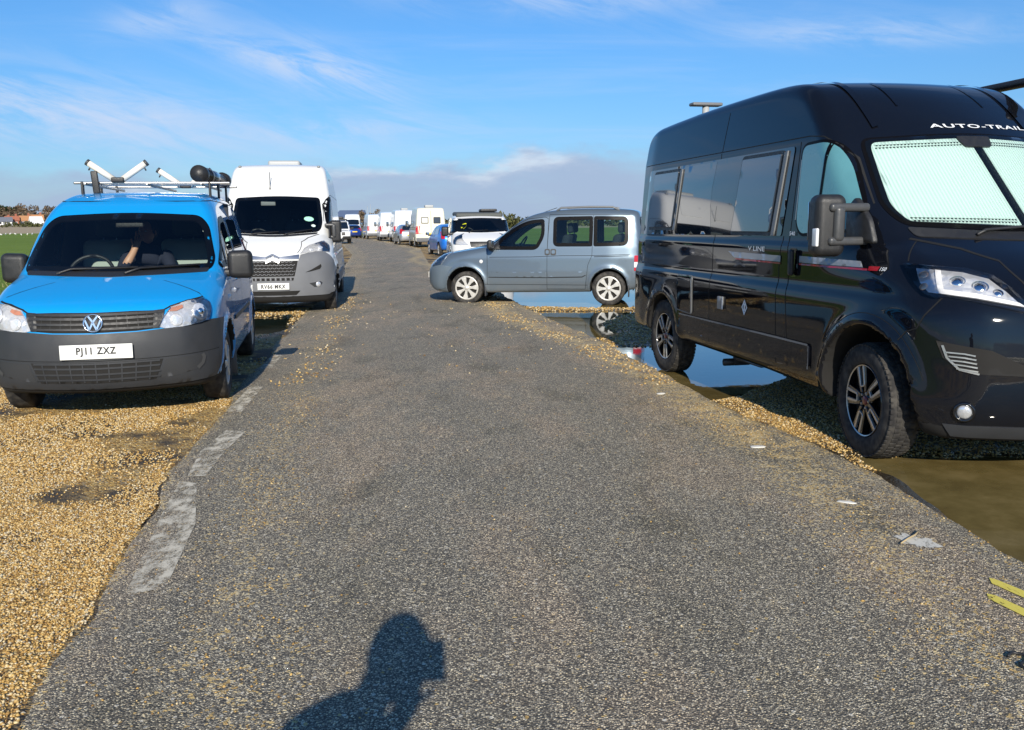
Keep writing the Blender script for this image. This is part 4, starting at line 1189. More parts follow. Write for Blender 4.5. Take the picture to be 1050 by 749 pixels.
    v.patch('rear_bumper', rpoly([(-.80, .60), (.80, .60), (.78, .33), (-.78, .33)], .05), ('x', -1), M['grey_plastic'], .03, .06, skirt=.04)
    v.seams([([(0, 1.6), (0, .6)], ('x', -1))])
    for s in (-1, 1):
        mb = MB(); V, F = rbox((-.44, s * .80, .24), (.015, .20, .22), .005, 2); mb.add(V, F); mb.build('mudflap', M['mirror_grey'], root)
    wheels(root, 'spoke', 2.681, .775, .318, .200, .20)
    # roof rack: bars on feet, V cradles, pipe carrier
    rk = MB(); bars = [(-1.50, 1.925), (-2.25, 1.945), (-3.00, 1.945)]
    for i, (x, z) in enumerate(bars):
        V, F = rbox((x, .09 if i == 0 else .02, z), (.034, 1.48, .026), .010, 3); rk.add(V, F)
    V, F = rbox((-2.25, .05, 1.905), (1.75, .025, .025), .006, 2); rk.add(V, F)
    V, F = rbox((-2.25, .56, 1.91), (1.75, .025, .025), .006, 2); rk.add(V, F)
    V, F = rbox((-2.25, -.52, 1.91), (1.75, .025, .025), .006, 2); rk.add(V, F)
    rack = rk.build('roof_rack', M['steel'], root)
    for x, z in bars:
        for s in (-1, 1):
            mb = MB(); V, F = rbox((x, s * .60 + .03, (1.77 + z) / 2 + .0), (.06, .022, z - 1.74), .008, 3, None); mb.add(V, F); mb.build('rack_foot', M['black_plastic'], rack)
    mb = MB(); V, F = rbox((-1.46, -.44, 1.93), (.03, .065, .22), .012, 3, rot('X', 4)); mb.add(V, F); mb.build('end_stop', M['black_plastic'], rack)
    for x, yc, zz, k in ((-1.50, -.235, 1.955, .92), (-2.95, .19, 1.955, .98)):
        for s in (-1, 1):
            mb = MB(); mb.add(*tube([(x, yc + s * .035, zz), (x, yc + s * .285 * k, zz + .175 * k)], .031, 12)); o = mb.build('padded_arm', M['pad_white'], rack)
            cb = MB(); cb.add(*tube([(x, yc + s * .285 * k, zz + .175 * k), (x, yc + s * .305 * k, zz + .19 * k)], .033, 12)); cb.add(*tube([(x, yc + s * .27 * k, zz + .14 * k), (x, yc + s * .29 * k, zz + .10 * k)], .008, 6)); cb.build('arm_cap', M['mirror_grey'], o)
        mb = MB(); V, F = rbox((x, yc, zz), (.09, .12, .05), .012, 3); mb.add(V, F); mb.build('cradle_clamp', M['black_plastic'], rack)
    tb = MB(); tb.add(*tube([(-1.72, .52, 2.025), (-3.05, .60, 2.01)], .075, 22)); tub = tb.build('pipe_carrier', M['pipe_black'], rack)
    for x, y in ((-1.68, .517), (-3.0, .60)):
        mb = MB(); mb.add(*tube([(x + .05, y - .003, 2.026), (x - .08, y + .004, 2.023)], .088, 22)); mb.build('carrier_cap', M['black_plastic'], tub)
    for x in (-2.0, -2.5):
        mb = MB(); mb.add(*lathe([(.078, -.02), (.086, -.015), (.086, .015), (.078, .02)], 22)); V = np.vstack(mb.V); V = V[:, [1, 0, 2]] + (x, .545, 2.02)
        m2 = MB(); m2.add(V, mb.F); m2.build('carrier_strap', M['steel'], tub)
    return root
M['dark_recess'] = pbr('bumper recess plastic', (.028, .029, .031), .6)
M['lamp_bright'] = lamp_mat('clear lamp housing', (.62, .63, .65))
M['amber_pale'] = pbr('pale amber bulb cover', (.62, .30, .20), .2, metal=.4)
M['pipe_black'] = pbr('black glossy plastic pipe', (.012, .012, .013), .18, coat=.6)
M['seat_pale'] = pbr('pale grey seat cloth', (.34, .38, .35), .95, bump=.3, bscale=300)
# ---------------------------------------------------------------- grey-blue car parked across the road edge
def make_mpv():
    root = thing('family_car', 'grey-blue boxy car with roof rails, parked side-on beyond the puddle', 'car', (-.693, 17.563, -.006), 2.952)
    B = mpv_body(); v = Veh(B, root)
    pt = car_paint('grey-blue metallic paint', (.130, .170, .210), metal=.45, rough=.33, dirt=.22, dirtcol=(.20, .17, .13), dz=.7)
    X1 = ('x', 1); R, L = ('y', -1), ('y', 1); c0 = ('c', 0.)
    ws = rpoly([(-.60, 1.575), (0, 1.60), (.60, 1.575), (.72, 1.20), (.70, 1.115), (0, 1.10), (-.70, 1.115), (-.72, 1.20)], [.07, .3, .07, .1, .05, .3, .05, .1], 6)
    fw = rpoly([(-.50, 1.03), (-.70, 1.255), (-.93, 1.425), (-1.19, 1.545), (-1.475, 1.57), (-1.485, 1.27), (-1.37, 1.06), (-1.30, 1.025)], [.03, .2, .25, .15, .05, .25, .12, .06], 7)
    w2 = rpoly([(-1.665, 1.605), (-2.375, 1.612), (-2.375, 1.085), (-1.665, 1.085)], [.09, .03, .03, .09], 7)
    w3 = rpoly([(-2.415, 1.610), (-3.02, 1.60), (-3.03, 1.095), (-2.415, 1.085)], [.03, .10, .12, .03], 7)
    rw = rpoly([(-.58, 1.60), (.58, 1.60), (.64, 1.12), (-.64, 1.12)], .08)
    pun = [(inset(ws, .022), X1), (inset(rw, .022), ('x', -1))]
    for sd in (R, L): pun += [(inset(w, .024), sd) for w in (fw, w2, w3)]
    v.skin([pt, M['under']], .024, pun, zdark=.22, lining=M['interior'])
    v.patch('windscreen_frit', inset(ws, -.004), X1, M['seal'], .003, .04, hole=inset(ws, .05)); v.patch('windscreen_glass', inset(ws, .01), X1, M['clear'], .007, .05, skirt=0)
    v.patch('rear_window_rubber', inset(rw, -.004), ('x', -1), M['seal'], .003, .04, hole=inset(rw, .05)); v.patch('rear_window', inset(rw, .01), ('x', -1), M['clear'], .007, .05, skirt=0)
    for sd in (R, L):
        for w, nm in ((fw, 'front_window'), (w2, 'sliding_window'), (w3, 'quarter_window')):
            o = v.patch(nm, inset(w, .015), sd, M['tint'], .004, .05, skirt=0)
            v.patch('window_rubber', inset(w, -.012), sd, M['seal'], .005, .03, hole=inset(w, .052), parent=o)
        small_mirror(v, sd[1], (-.50, sd[1] * .80, 1.075), (.11, .20, .17), arm=.09)
        v.patch('front_quarter', rpoly([(-.46, 1.03), (-.62, 1.17), (-.66, 1.03)], .01), sd, M['black_plastic'], .009, .03)
        v.patches('side_moulding', [(rpoly([(-.43, .602), (-1.53, .612), (-1.53, .508), (-.46, .515)], .02), sd), (rpoly([(-1.56, .616), (-2.245, .618), (-2.26, .555), (-2.20, .525), (-1.56, .515)], .02), sd)], pt, off=.014, d=.05, skirt=.016)
        v.seams([([(-.43, .505), (-1.53, .50), (-2.20, .512), (-2.27, .55)], sd)], M['seam'], .012, 'moulding_shadow', .003)
        v.seams([([(-.33, .372), (-1.0, .372), (-2.30, .365)], sd)], M['seam'], .008)
        v.seams([([(-.405, 1.03), (-.41, .70), (-.405, .36)], sd), ([(-.405, 1.03), (-.52, 1.09), (-.95, 1.475), (-1.18, 1.585), (-1.50, 1.615), (-1.565, 1.58), (-1.555, 1.3), (-1.547, .97), (-1.545, .275)], sd),
                 ([(-1.58, 1.655), (-1.56, 1.3), (-1.548, .97)], sd), ([(-1.545, .29), (-2.26, .29), (-2.305, .73), (-2.38, .91), (-2.395, 1.64)], sd), ([(-1.58, 1.66), (-2.5, 1.655), (-3.06, 1.645)], sd)])
        v.seams([([(-.45, .88), (-1.25, .885), (-1.80, .905), (-2.38, .906), (-3.07, .925)], sd)], M['seam'], .009, 'side_crease')
        v.seams([([(-2.42, .885), (-3.05, .90)], sd)], M['seam'], .012, 'sliding_rail')
        for a, b in ((-1.50, -1.60), (-1.61, -1.715)):
            o = v.patch('handle_recess', rpoly([(a, 1.03), (b, 1.03), (b, .915), (a, .915)], .03), sd, M['black_plastic'], .006, .03)
            v.patch('door_handle', rpoly([(a - .022, 1.005), (b + .022, 1.005), (b + .022, .94), (a - .022, .94)], .02), sd, pt, .016, .03, parent=o)
        o = face_disc(v, 'side_indicator', (-.29, .80), sd, [(.001, .014), (.025, .012), (.034, 0)], M['white_lens'])
        mb = MB(); P = B.project(np.array([(-1.70, sd[1] * .60), (-1.78, sd[1] * .60), (-2.3, sd[1] * .60), (-2.74, sd[1] * .60), (-2.86, sd[1] * .60)]), ('z', 1), 0)
        P[1:4, 2] += .052; mb.add(*tube(P, .019, 8)); mb.build('roof_rail', M['trim_grey'], root)
        v.patch('tail_lamp', rpoly([(-3.15, .905), (-3.33, .905), (-3.34, .79), (-3.15, .79)], .015), sd, M['red_lens'], .008, .03)
        v.patch('reversing_lamp', rpoly([(-3.15, .785), (-3.335, .785), (-3.335, .69), (-3.15, .69)], .012), sd, M['white_lens'], .008, .03)
        v.patch('tail_lamp', rpoly([(-3.15, .685), (-3.335, .685), (-3.335, .625), (-3.15, .625)], .01), sd, M['red_lens'], .008, .03)
    # nose
    bp = [(-72, .70), (-58, .735), (-45, .70), (-30, .665), (0, .645), (30, .665), (45, .70), (58, .735), (72, .70), (67.5, .60), (65.5, .45), (63, .30), (45, .235), (0, .225), (-45, .235), (-63, .30), (-65.5, .45), (-67.5, .60)]
    v.patch('bumper', np.array(bp), c0, M['grey_blue_plastic'], .008, .03, skirt=.03)
    for s in (-1, 1):
        P = np.array([(s * a, z) for a, z in [(31, .70), (36, .79), (45, .87), (57, .955), (63.5, .965), (60.5, .86), (57.5, .745), (45, .708)]][::s])
        o = v.patch('headlamp', rpoly(P, .01, 3), c0, M['lamp_bright'], .005, .025)
        mb = MB(); mb.add(*v.dome((s * 45, .79), c0, .055, .25, .005)); mb.build('lamp_bowl', M['lamp'], o)
        v.patch('lamp_cover', P, c0, M['cover'], .018, .03, skirt=.014, parent=o)
        mb = MB(); V, F = rbox((-3.06, s * .80, .26), (.02, .17, .22), .005, 2); mb.add(V, F); V, F = rbox((-.37, s * .80, .24), (.02, .15, .18), .005, 2); mb.add(V, F); mb.build('mudflap', M['grey_plastic'], root)
    v.patch('grille', np.array([(-29, .775), (0, .78), (29, .775), (26, .69), (0, .67), (-26, .69)]), c0, M['black_plastic'], .006, .03)
    v.patch('lower_grille', rpoly([(-28, .42), (28, .42), (24, .30), (-24, .30)], .03), c0, M['under'], .012, .03)
    v.seams([([(-63, .99), (-45, .905), (-30, .80), (0, .79), (30, .80), (45, .905), (63, .99)], c0)], name='bonnet_gap')
    plate(v, '', np.array([.905, 0, .52]))
    plate(v, '', np.array([-3.365, 0, .78]), mat='plate_yellow', nx=-1)
    v.patch('rear_bumper', rpoly([(-.76, .58), (.76, .58), (.76, .32), (-.76, .32)], .06), ('x', -1), M['grey_blue_plastic'], .02, .05, skirt=.04)
    v.patch('scuttle_panel', rpoly([(-.68, 1.112), (0, 1.10), (.68, 1.112), (.66, 1.075), (0, 1.06), (-.66, 1.075)], .012), X1, M['black_plastic'], .005, .05)
    wiper(v, [(-.3, 1.08), (-.2, 1.115), (.3, 1.12)], X1)
    mb = MB(); P = B.project(np.array([(-1.16, .0)]), ('z', 1), 0)[0]; mb.add(*tube([P, P + (-.46, 0, .15)], .006, 6)); mb.build('aerial', M['black_plastic'], root)
    dashboard(v, -.32, -.78, 1.36, 1.05); steering(v, -.86, -.34, 1.08)
    for y in (-.36, .36): seat(v, -1.50, y, .62, 'seat_dark', 'seat_dark')
    for y in (-.42, 0, .42): seat(v, -2.45, y, .62, 'seat_dark', 'seat_dark', w=.42)
    wheels(root, 'seven', 2.69, .742, .312, .225, .19)
    return root
M['grey_blue_plastic'] = pbr('painted bumper', (.105, .135, .162), .4, coat=.4, noise=.05)
M['seat_dark'] = pbr('dark seat cloth', (.018, .022, .03), .95)

# ---------------------------------------------------------------- tall white van behind the blue one
def make_white_van():
    root = thing('panel_van', 'tall white van with a grey bumper and chrome chevrons, behind the bright blue van', 'van', (-4.17, 15.85, -.055), rad(-81))
    B = panel_van_body(2.715, -4.9, 4.035); v = Veh(B, root)
    wh = car_paint('white paint', (.72, .72, .70), rough=.45, dirt=.12, dirtcol=(.35, .30, .22), dz=.9, coat=.8)
    X1 = ('x', 1); R, L = ('y', -1), ('y', 1); c0 = ('c', -.3)
    ws = rpoly([(-.745, 2.055), (0, 2.085), (.745, 2.055), (.80, 1.60), (.755, 1.435), (.0, 1.385), (-.755, 1.435), (-.80, 1.60)], [.07, .3, .07, .1, .09, .5, .09, .1], 6)
    cab = rpoly([(-.985, 2.045), (-.66, 2.055), (-.50, 1.90), (-.30, 1.60), (-.29, 1.46), (-.90, 1.42), (-.97, 1.50)], [.07, .12, .2, .1, .06, .06, .08], 7)
    v.skin([wh, M['under']], .03, [(inset(ws, .025), X1), (inset(cab, .025), R), (inset(cab, .025), L)], zdark=.40, lining=M['interior'])
    v.patch('windscreen_frit', ws, X1, M['seal'], .003, .05, hole=inset(ws, .06)); v.patch('windscreen_glass', inset(ws, .01), X1, M['clear'], .010, .06, skirt=0)
    for sd in (R, L):
        v.patch('window_rubber', inset(cab, -.02), sd, M['seal'], .003, .04, hole=inset(cab, .06)); v.patch('cab_window', inset(cab, .02), sd, M['tint'], .002, .06, skirt=0)
        big_mirror(v, sd[1], (-.20, sd[1] * .90, 1.46), off=.125)
        v.seams([([(-4.6, 2.105), (-.92, 2.112), (-.75, 2.095), (-.62, 2.03), (-.50, 1.93), (-.26, 1.62)], sd), ([(-1.03, 2.08), (-1.0, 1.05), (-.925, .45)], sd), ([(-2.37, 2.10), (-2.31, .45)], sd), ([(-1.14, 2.1), (-1.095, .44)], sd)])
        v.patch('side_strip', rpoly([(-.62, .50), (-.62, .66), (-3.5, .66), (-3.46, .50)], .03), sd, M['mid_grey_plastic'], .012, .1)
        for k in range(1):
            mb = MB(); V, F = rbox((-.50, sd[1] * .90, .33), (.03, .2, .36), .008, 2); mb.add(V, F); mb.build('mudflap', M['mid_grey_plastic'], root)
    bl = [(-67, 1.395), (-45, 1.335), (-31, 1.268), (-24, 1.14), (-20.5, 1.085)]
    v.seams([(bl, c0), ([(-a, z) for a, z in bl], c0)], M['seam'], .008, 'bonnet_gap')
    # grey bumper rises to the headlamps at the corners
    bp = [(-60, .80), (-55.5, .90), (-50, 1.03), (-46, 1.085), (-38, 1.10), (-30, 1.085), (-22.5, 1.055), (-20, .96), (0, .965), (20, .96), (22.5, 1.055), (30, 1.085), (38, 1.10), (46, 1.085), (50, 1.03), (55.5, .90), (60, .80), (54.5, .60), (50.5, .43), (44, .37), (0, .36), (-44, .37), (-50.5, .43), (-54.5, .60)]
    v.patch('bumper', np.array(bp), c0, M['mid_grey_plastic'], .012, .04, skirt=.03)
    gp = rpoly([(-19.3, .955), (19.3, .955), (16, .70), (-16, .70)], .02)
    g = v.patch('grille', gp, c0, M['under'], .018, .04)
    for k in range(5):
        z = .725 + .052 * k; n = 10
        for j in range(n):
            a = -15.5 + 31 * (j + .5 * (k % 2)) / n
            v.seams([([(a, z + .016), (a + .9, z), (a + 1.9, z), (a + 2.8, z + .018)], c0)], M['mid_grey_plastic'], .008, 'grille_mesh', .026, parent=g)
    v.patch('intake', rpoly([(-15.5, .675), (15.5, .675), (15, .63), (-15, .63)], .01), c0, M['under'], .016, .04)
    for a in np.linspace(-13, 13, 8): v.seams([([(a, .675), (a, .632)], c0)], M['mid_grey_plastic'], .02, 'intake_bar', .02)
    v.patch('lower_intake', rpoly([(-20, .455), (20, .455), (17, .385), (-17, .385)], .02), c0, M['under'], .016, .04)
    v.patch('chrome_bar', np.array([(-21.5, 1.055), (-10, 1.03), (-4, 1.02), (4, 1.02), (10, 1.03), (21.5, 1.055), (20.5, .985), (8, .985), (0, .985), (-8, .985), (-20.5, .985)]), c0, M['chrome_soft'], .016, .03)
    flat_strokes(v, 'chevron', (0, 1.02), X1, [[(-.11, -.025), (0, .04), (.11, -.025)]], .026, M['chrome_soft'], .03, None, .012)
    flat_strokes(v, 'chevron', (0, .95), X1, [[(-.11, -.025), (0, .04), (.11, -.025)]], .026, M['chrome_soft'], .03, None, .012)
    plate(v, 'RV66 MKX', np.array([.975, 0.0, .535]))
    for s in (-1, 1):
        P = np.array([(s * a, z) for a, z in [(22.5, 1.07), (28, 1.15), (35, 1.20), (45, 1.235), (57, 1.275), (57.5, 1.19), (51, 1.09), (45, 1.095), (34, 1.105)]][::s])
        o = v.patch('headlamp', rpoly(P, .01, 3), c0, M['lamp_bright'], .008, .03)
        mb = MB(); mb.add(*v.dome((s * 44, 1.165), c0, .055, .3, .008)); mb.add(*v.dome((s * 34, 1.14), c0, .04, .3, .008)); mb.build('lamp_bowl', M['lamp'], o)
        v.patch('indicator_lens', np.array([(s * a, z) for a, z in [(50, 1.235), (56, 1.255), (56.3, 1.20), (51, 1.13)]][::s]), c0, M['amber_pale'], .012, .03, skirt=.005, parent=o)
        v.patch('lamp_cover', P, c0, M['cover'], .022, .03, skirt=.018, parent=o)
        v.patch('bumper_vent', rpoly([(s * a, z) for a, z in [(24.5, .76), (29, .80), (37.2, .89), (37.5, .85), (36, .81), (29, .775)]][::s], .01, 3), c0, M['under'], .018, .03)
        v.patch('fog_recess', rpoly([(s * a, z) for a, z in [(27, .575), (36, .60), (37.5, .57), (35, .51), (31, .505)]][::s], .01, 3), c0, M['dark_recess'], .016, .03)
        mb = MB(); mb.add(*v.dome((s * 34, .55), c0, .045, .3, .016)); mb.build('fog_lamp', M['lamp_bright'], root)
        v.patch('roof_pressing', rpoly([(s * .12, 2.23), (s * .56, 2.23), (s * .54, 2.56), (s * .14, 2.56)][::s], .05), X1, wh, .010, .05, skirt=.012)
    v.patch('scuttle_panel', rpoly([(-.72, 1.425), (0, 1.378), (.72, 1.425), (.70, 1.395), (0, 1.345), (-.70, 1.395)], [.02, .3, .02, .03, .3, .03]), X1, M['black_plastic'], .006, .05)
    wiper(v, [(-.45, 1.37), (-.35, 1.40), (.05, 1.43)], X1); wiper(v, [(.15, 1.37), (.22, 1.40), (.62, 1.47)], X1)
    dashboard(v, .05, -.55, 1.6, 1.36); steering(v, -.60, -.40, 1.32, .2)
    for y in (-.45, .2, .55): seat(v, -1.35, y, .98, 'seat_dark', 'seat_dark', w=.42)
    mb = MB(); V, F = rbox((-1.95, 0, 1.5), (.03, 1.75, 1.9), .01, 2); mb.add(V, F); mb.build('bulkhead', M['interior'], root)
    mb = MB(); V, F = rbox((-.47, -.17, 1.96), (.03, .26, .10), .02, 3); mb.add(V, F); mb.build('rear_view_mirror', M['trim_grey'], root)
    for uv, r, m in (((.56, 1.665), .075, 'sticker_green'), ((.64, 1.545), .04, 'white_vinyl')):
        p, g = v.at(uv, X1, .001); Fm = face_frame(p, g); q = circle(r, 20); V = np.stack([q[:, 0] * (1.2 if r > .05 else 1), q[:, 1] * .75, np.full(20, .0)], -1) @ Fm.T + p
        link('windscreen_sticker', mesh_np('windscreen_sticker', V, [list(range(20))], M[m], False), root)
    for s in (-1, 1):
        mb = MB(); V, F = rbox((-.72, s * .40, 2.03), (.14, .5, .02), .008, 2); mb.add(V, F); mb.build('sun_visor', M['seat_light'], root)
    P = B.project(np.array([(-.135, 2.215)]), X1, 0)[0]; mb = MB(); mb.add(*tube([P, P + (-.02, 0, .30)], .006, 6)); V, F = rbox(P, (.04, .03, .03), .01, 2); mb.add(V, F); mb.build('aerial', M['black_plastic'], root)
    P = B.project(np.array([(-2.4, 0.)]), ('z', 1), 0)[0]; mb = MB(); V, F = rbox(P + (0, 0, .05), (.7, .62, .14), .05, 4); mb.add(V, F); mb.build('roof_vent', M['white_grey'], root)
    for s in (-1, 1):
        mb = MB(); V, F = rbox((-2.7, s * .72, 2.64), (3.2, .05, .05), .015, 2); mb.add(V, F); mb.build('roof_bar', M['trim_grey'], root)
    v.patches('tail_lamp', [(rpoly([(s * .93, 1.30), (s * .80, 1.30), (s * .80, .80), (s * .93, .80)][::-s], .03), ('x', -1)) for s in (-1, 1)], M['red_lens'], off=.01, d=.06)
    wheels(root, 'disc', 4.035, .90, .35, .205, .21)
    return root
M['chrome_soft'] = pbr('satin chrome bar', (.50, .51, .53), .25, metal=.9)
M['sticker_green'] = pbr('pale green sticker', (.45, .72, .60), .5)

# ---------------------------------------------------------------- low white van facing us beyond the grey-blue car
def make_low_van():
    root = thing('camper_van', 'low white van facing the camera with a dark folding roof and yellow windscreen sticker', 'van', (-.92, 27.8, 0), rad(-84))
    B = mid_van_body(); v = Veh(B, root)
    wh = car_paint('white paint on low van', (.74, .74, .73), rough=.45, dirt=.1, coat=.8)
    X1 = ('x', 1); R, L = ('y', -1), ('y', 1); c0 = ('c', -.2)
    ws = rpoly([(-.70, 1.655), (0, 1.68), (.70, 1.655), (.79, 1.36), (.76, 1.25), (0, 1.215), (-.76, 1.25), (-.79, 1.36)], [.06, .3, .06, .1, .06, .4, .06, .1], 5)
    cab = rpoly([(-.95, 1.64), (-.60, 1.64), (-.20, 1.36), (-.12, 1.22), (-.93, 1.19)], .06)
    v.skin([wh, M['under']], .04, [(inset(ws, .03), X1), (inset(cab, .03), R), (inset(cab, .03), L)], lining=M['interior'])
    v.patch('windscreen_frit', ws, X1, M['seal'], .004, .06, hole=inset(ws, .07)); v.patch('windscreen_glass', inset(ws, .01), X1, M['clear'], .01, .08, skirt=0)
    for sd in (R, L):
        v.patch('window_rubber', inset(cab, -.02), sd, M['seal'], .004, .05, hole=inset(cab, .06)); v.patch('cab_window', inset(cab, .02), sd, M['tint'], .003, .06, skirt=0)
        v.patch('rear_side_window', rpoly([(-1.15, 1.62), (-2.3, 1.62), (-2.3, 1.22), (-1.15, 1.20)], .06), sd, M['dark_glass'], .006, .08)
        v.patch('rear_side_window', rpoly([(-2.42, 1.62), (-3.6, 1.60), (-3.6, 1.24), (-2.42, 1.22)], .06), sd, M['dark_glass'], .006, .08)
        small_mirror(v, sd[1], (-.16, sd[1] * .90, 1.22), (.14, .22, .30))
        v.seams([([(-1.05, 1.82), (-1.04, .42)], sd), ([(-2.36, 1.8), (-2.36, .42)], sd)], w=.012)
        v.patch('side_moulding', rpoly([(-.55, .62), (-2.6, .62), (-2.6, .50), (-.55, .50)], .02), sd, M['mid_grey_plastic'], .014, .1)
    for s in (-1, 1):
        P = np.array([(s * a, z) for a, z in [(24, .86), (33, .98), (45, 1.09), (56, 1.15), (57, 1.02), (50, .88), (35, .85)]][::s])
        o = v.patch('headlamp', rpoly(P, .02, 3), c0, M['lamp_bright'], .008, .04); v.patch('lamp_cover', P, c0, M['cover'], .02, .05, skirt=.016, parent=o)
        v.patch('lamp_surround', rpoly([(s * a, z) for a, z in [(46, 1.10), (56, 1.16), (61, 1.20), (58.5, 1.05)]][::s], .02, 3), c0, M['black_gloss'], .012, .04, parent=o)
    v.patch('grille', rpoly([(-23, .955), (23, .955), (20, .80), (-20, .80)], .03), c0, M['black_plastic'], .01, .05)
    v.patch('lower_grille', rpoly([(-30, .52), (30, .52), (26, .36), (-26, .36)], .03), c0, M['black_plastic'], .01, .05)
    plate(v, '', np.array([.94, 0, .63]))
    wiper(v, [(-.4, 1.20), (-.3, 1.26), (.2, 1.28)], X1)
    p, g = v.at((-.53, 1.43), X1, .001); Fm = face_frame(p, g); q = circle(.085, 18); link('windscreen_sticker', mesh_np('windscreen_sticker', np.stack([q[:, 0], q[:, 1] * 1.9, np.zeros(18)], -1) @ Fm.T + p, [list(range(18))], M['sticker_yellow'], False), root)
    dashboard(v, 0, -.5, 1.5, 1.2); steering(v, -.62, -.38, 1.2); seat(v, -1.2, -.4, .75, 'seat_dark', 'seat_dark'); seat(v, -1.2, .4, .75, 'seat_dark', 'seat_dark')
    mb = MB(); V, F = rbox((-1.8, 0, 1.2), (.03, 1.5, 1.3), .01, 2); mb.add(V, F); mb.build('curtain', M['interior'], root)
    mb = MB(); V, F = rbox((-2.25, 0, 1.83), (2.9, 1.50, .15), .07, 4); V[:, 2] += np.where(V[:, 0] > -1.4, -(V[:, 0] + 1.4) * .12, 0); mb.add(V, F); ro = mb.build('folding_roof', M['roof_grey'], root)
    mb = MB(); V, F = rbox((-2.2, .38, 1.93), (.9, .55, .09), .03, 3); mb.add(V, F); mb.build('roof_vent', M['black_plastic'], ro)
    wheels(root, 'disc', 3.098, .84, .33, .20, .205)
    return root
M['sticker_yellow'] = pbr('yellow sticker', (.75, .70, .02), .5)
M['roof_grey'] = pbr('weathered grey roof', (.075, .08, .075), .7, noise=.1)

# ---------------------------------------------------------------- vans and cars farther along the verge
def far_van(label, loc, yaw, col=(.72, .73, .74), rearwin=False, roof=2.575, vent=True, dirt=.15, group=None, hatch=False):
    root = thing('panel_van', label, 'van', loc, yaw, group)
    B = panel_van_body(roof); v = Veh(B, root)
    pt = car_paint('far van paint', col, rough=.45, dirt=dirt, coat=.8)
    X1, XR = ('x', 1), ('x', -1); R, L = ('y', -1), ('y', 1); c0 = ('c', -.3)
    v.skin([pt, M['under']], .07, zdark=.36)
    ws = rpoly([(-.745, 2.065), (0, 2.10), (.745, 2.065), (.80, 1.60), (.735, 1.475), (.0, 1.425), (-.735, 1.475), (-.80, 1.60)], .08, 4)
    v.patch('windscreen', ws, X1, M['dark_glass'], .012, .12, skirt=.03)
    cab = rpoly([(-.985, 2.045), (-.66, 2.055), (-.50, 1.90), (-.30, 1.60), (-.29, 1.46), (-.90, 1.42)], .07, 4)
    for sd in (R, L):
        v.patch('cab_window', cab, sd, M['dark_glass'], .012, .12, skirt=.03)
        small_mirror(v, sd[1], (-.20, sd[1] * .93, 1.46), (.16, .22, .42))
        v.seams([([(-2.37, 2.08), (-2.31, .45)], sd), ([(-1.03, 2.08), (-.93, .45)], sd)], w=.02, off=.01)
        v.patch('tail_lamp', rpoly([(-4.30, 1.36), (-4.47, 1.36), (-4.48, .86), (-4.30, .86)], .03), sd, M['red_lens'], .012, .08)
        if hatch: v.patch('side_window', rpoly([(-1.3, 2.0), (-3.9, 1.98), (-3.95, 1.45), (-1.35, 1.45)], .08), sd, M['dark_glass'], .012, .15)
    v.patches('tail_lamp', [(rpoly([(s * .95, 1.36), (s * .84, 1.36), (s * .84, .86), (s * .95, .86)][::-s], .02), XR) for s in (-1, 1)], M['red_lens'], off=.012, d=.08)
    v.seams([([(0, 2.35), (0, .62)], XR)], w=.02, off=.01, name='door_gap')
    v.patch('rear_bumper', rpoly([(-.95, .62), (.95, .62), (.93, .40), (-.93, .40)], .05), XR, M['mid_grey_plastic'], .04, .1, skirt=.06)
    plate(v, '', np.array([-4.50, 0, .86]), mat='plate_yellow', nx=-1)
    plate(v, '', np.array([.985, 0, .50]))
    if rearwin:
        for s in (-1, 1):
            q = rpoly([(s * .16, 1.93), (s * .62, 1.93), (s * .62, 1.52), (s * .16, 1.52)][::-s], .05)
            o = v.patch('rear_window', q, XR, M['black_plastic'], .012, .08); v.patch('window_pane', inset(q, .045), XR, M['pale_pane'] if s > 0 else M['smoke_glass'], .02, .08, parent=o)
    for s in (-1, 1):
        P = [(s * a, z) for a, z in [(-61 * -1, 1.24), (41.5, 1.21), (30, 1.12), (26, 1.0), (45, 1.06)]][::s]
        v.patch('headlamp', np.array(P[::-1]), c0, M['lamp_bright'], .014, .08)
    v.patch('grille', rpoly([(-21, .93), (21, .93), (17, .60), (-17, .60)], .03), c0, M['black_plastic'], .014, .08)
    v.patch('bumper', rpoly([(-50, .60), (50, .60), (46, .33), (-46, .33)], .05), c0, M['mid_grey_plastic'], .016, .08)
    if vent:
        P = B.project(np.array([(-3.4, 0.)]), ('z', 1), 0)[0]; mb = MB(); V, F = rbox(P + (0, 0, .06), (.6, .55, .16), .05, 3); mb.add(V, F); mb.build('roof_vent', M['white_grey'], root)
    wheels(root, 'disc', 3.45, .90, .35, .205, .21)
    return root
M['pale_pane'] = pbr('pale pane', (.62, .62, .60), .2, coat=1)  # paler colour for one pane of the rear pair

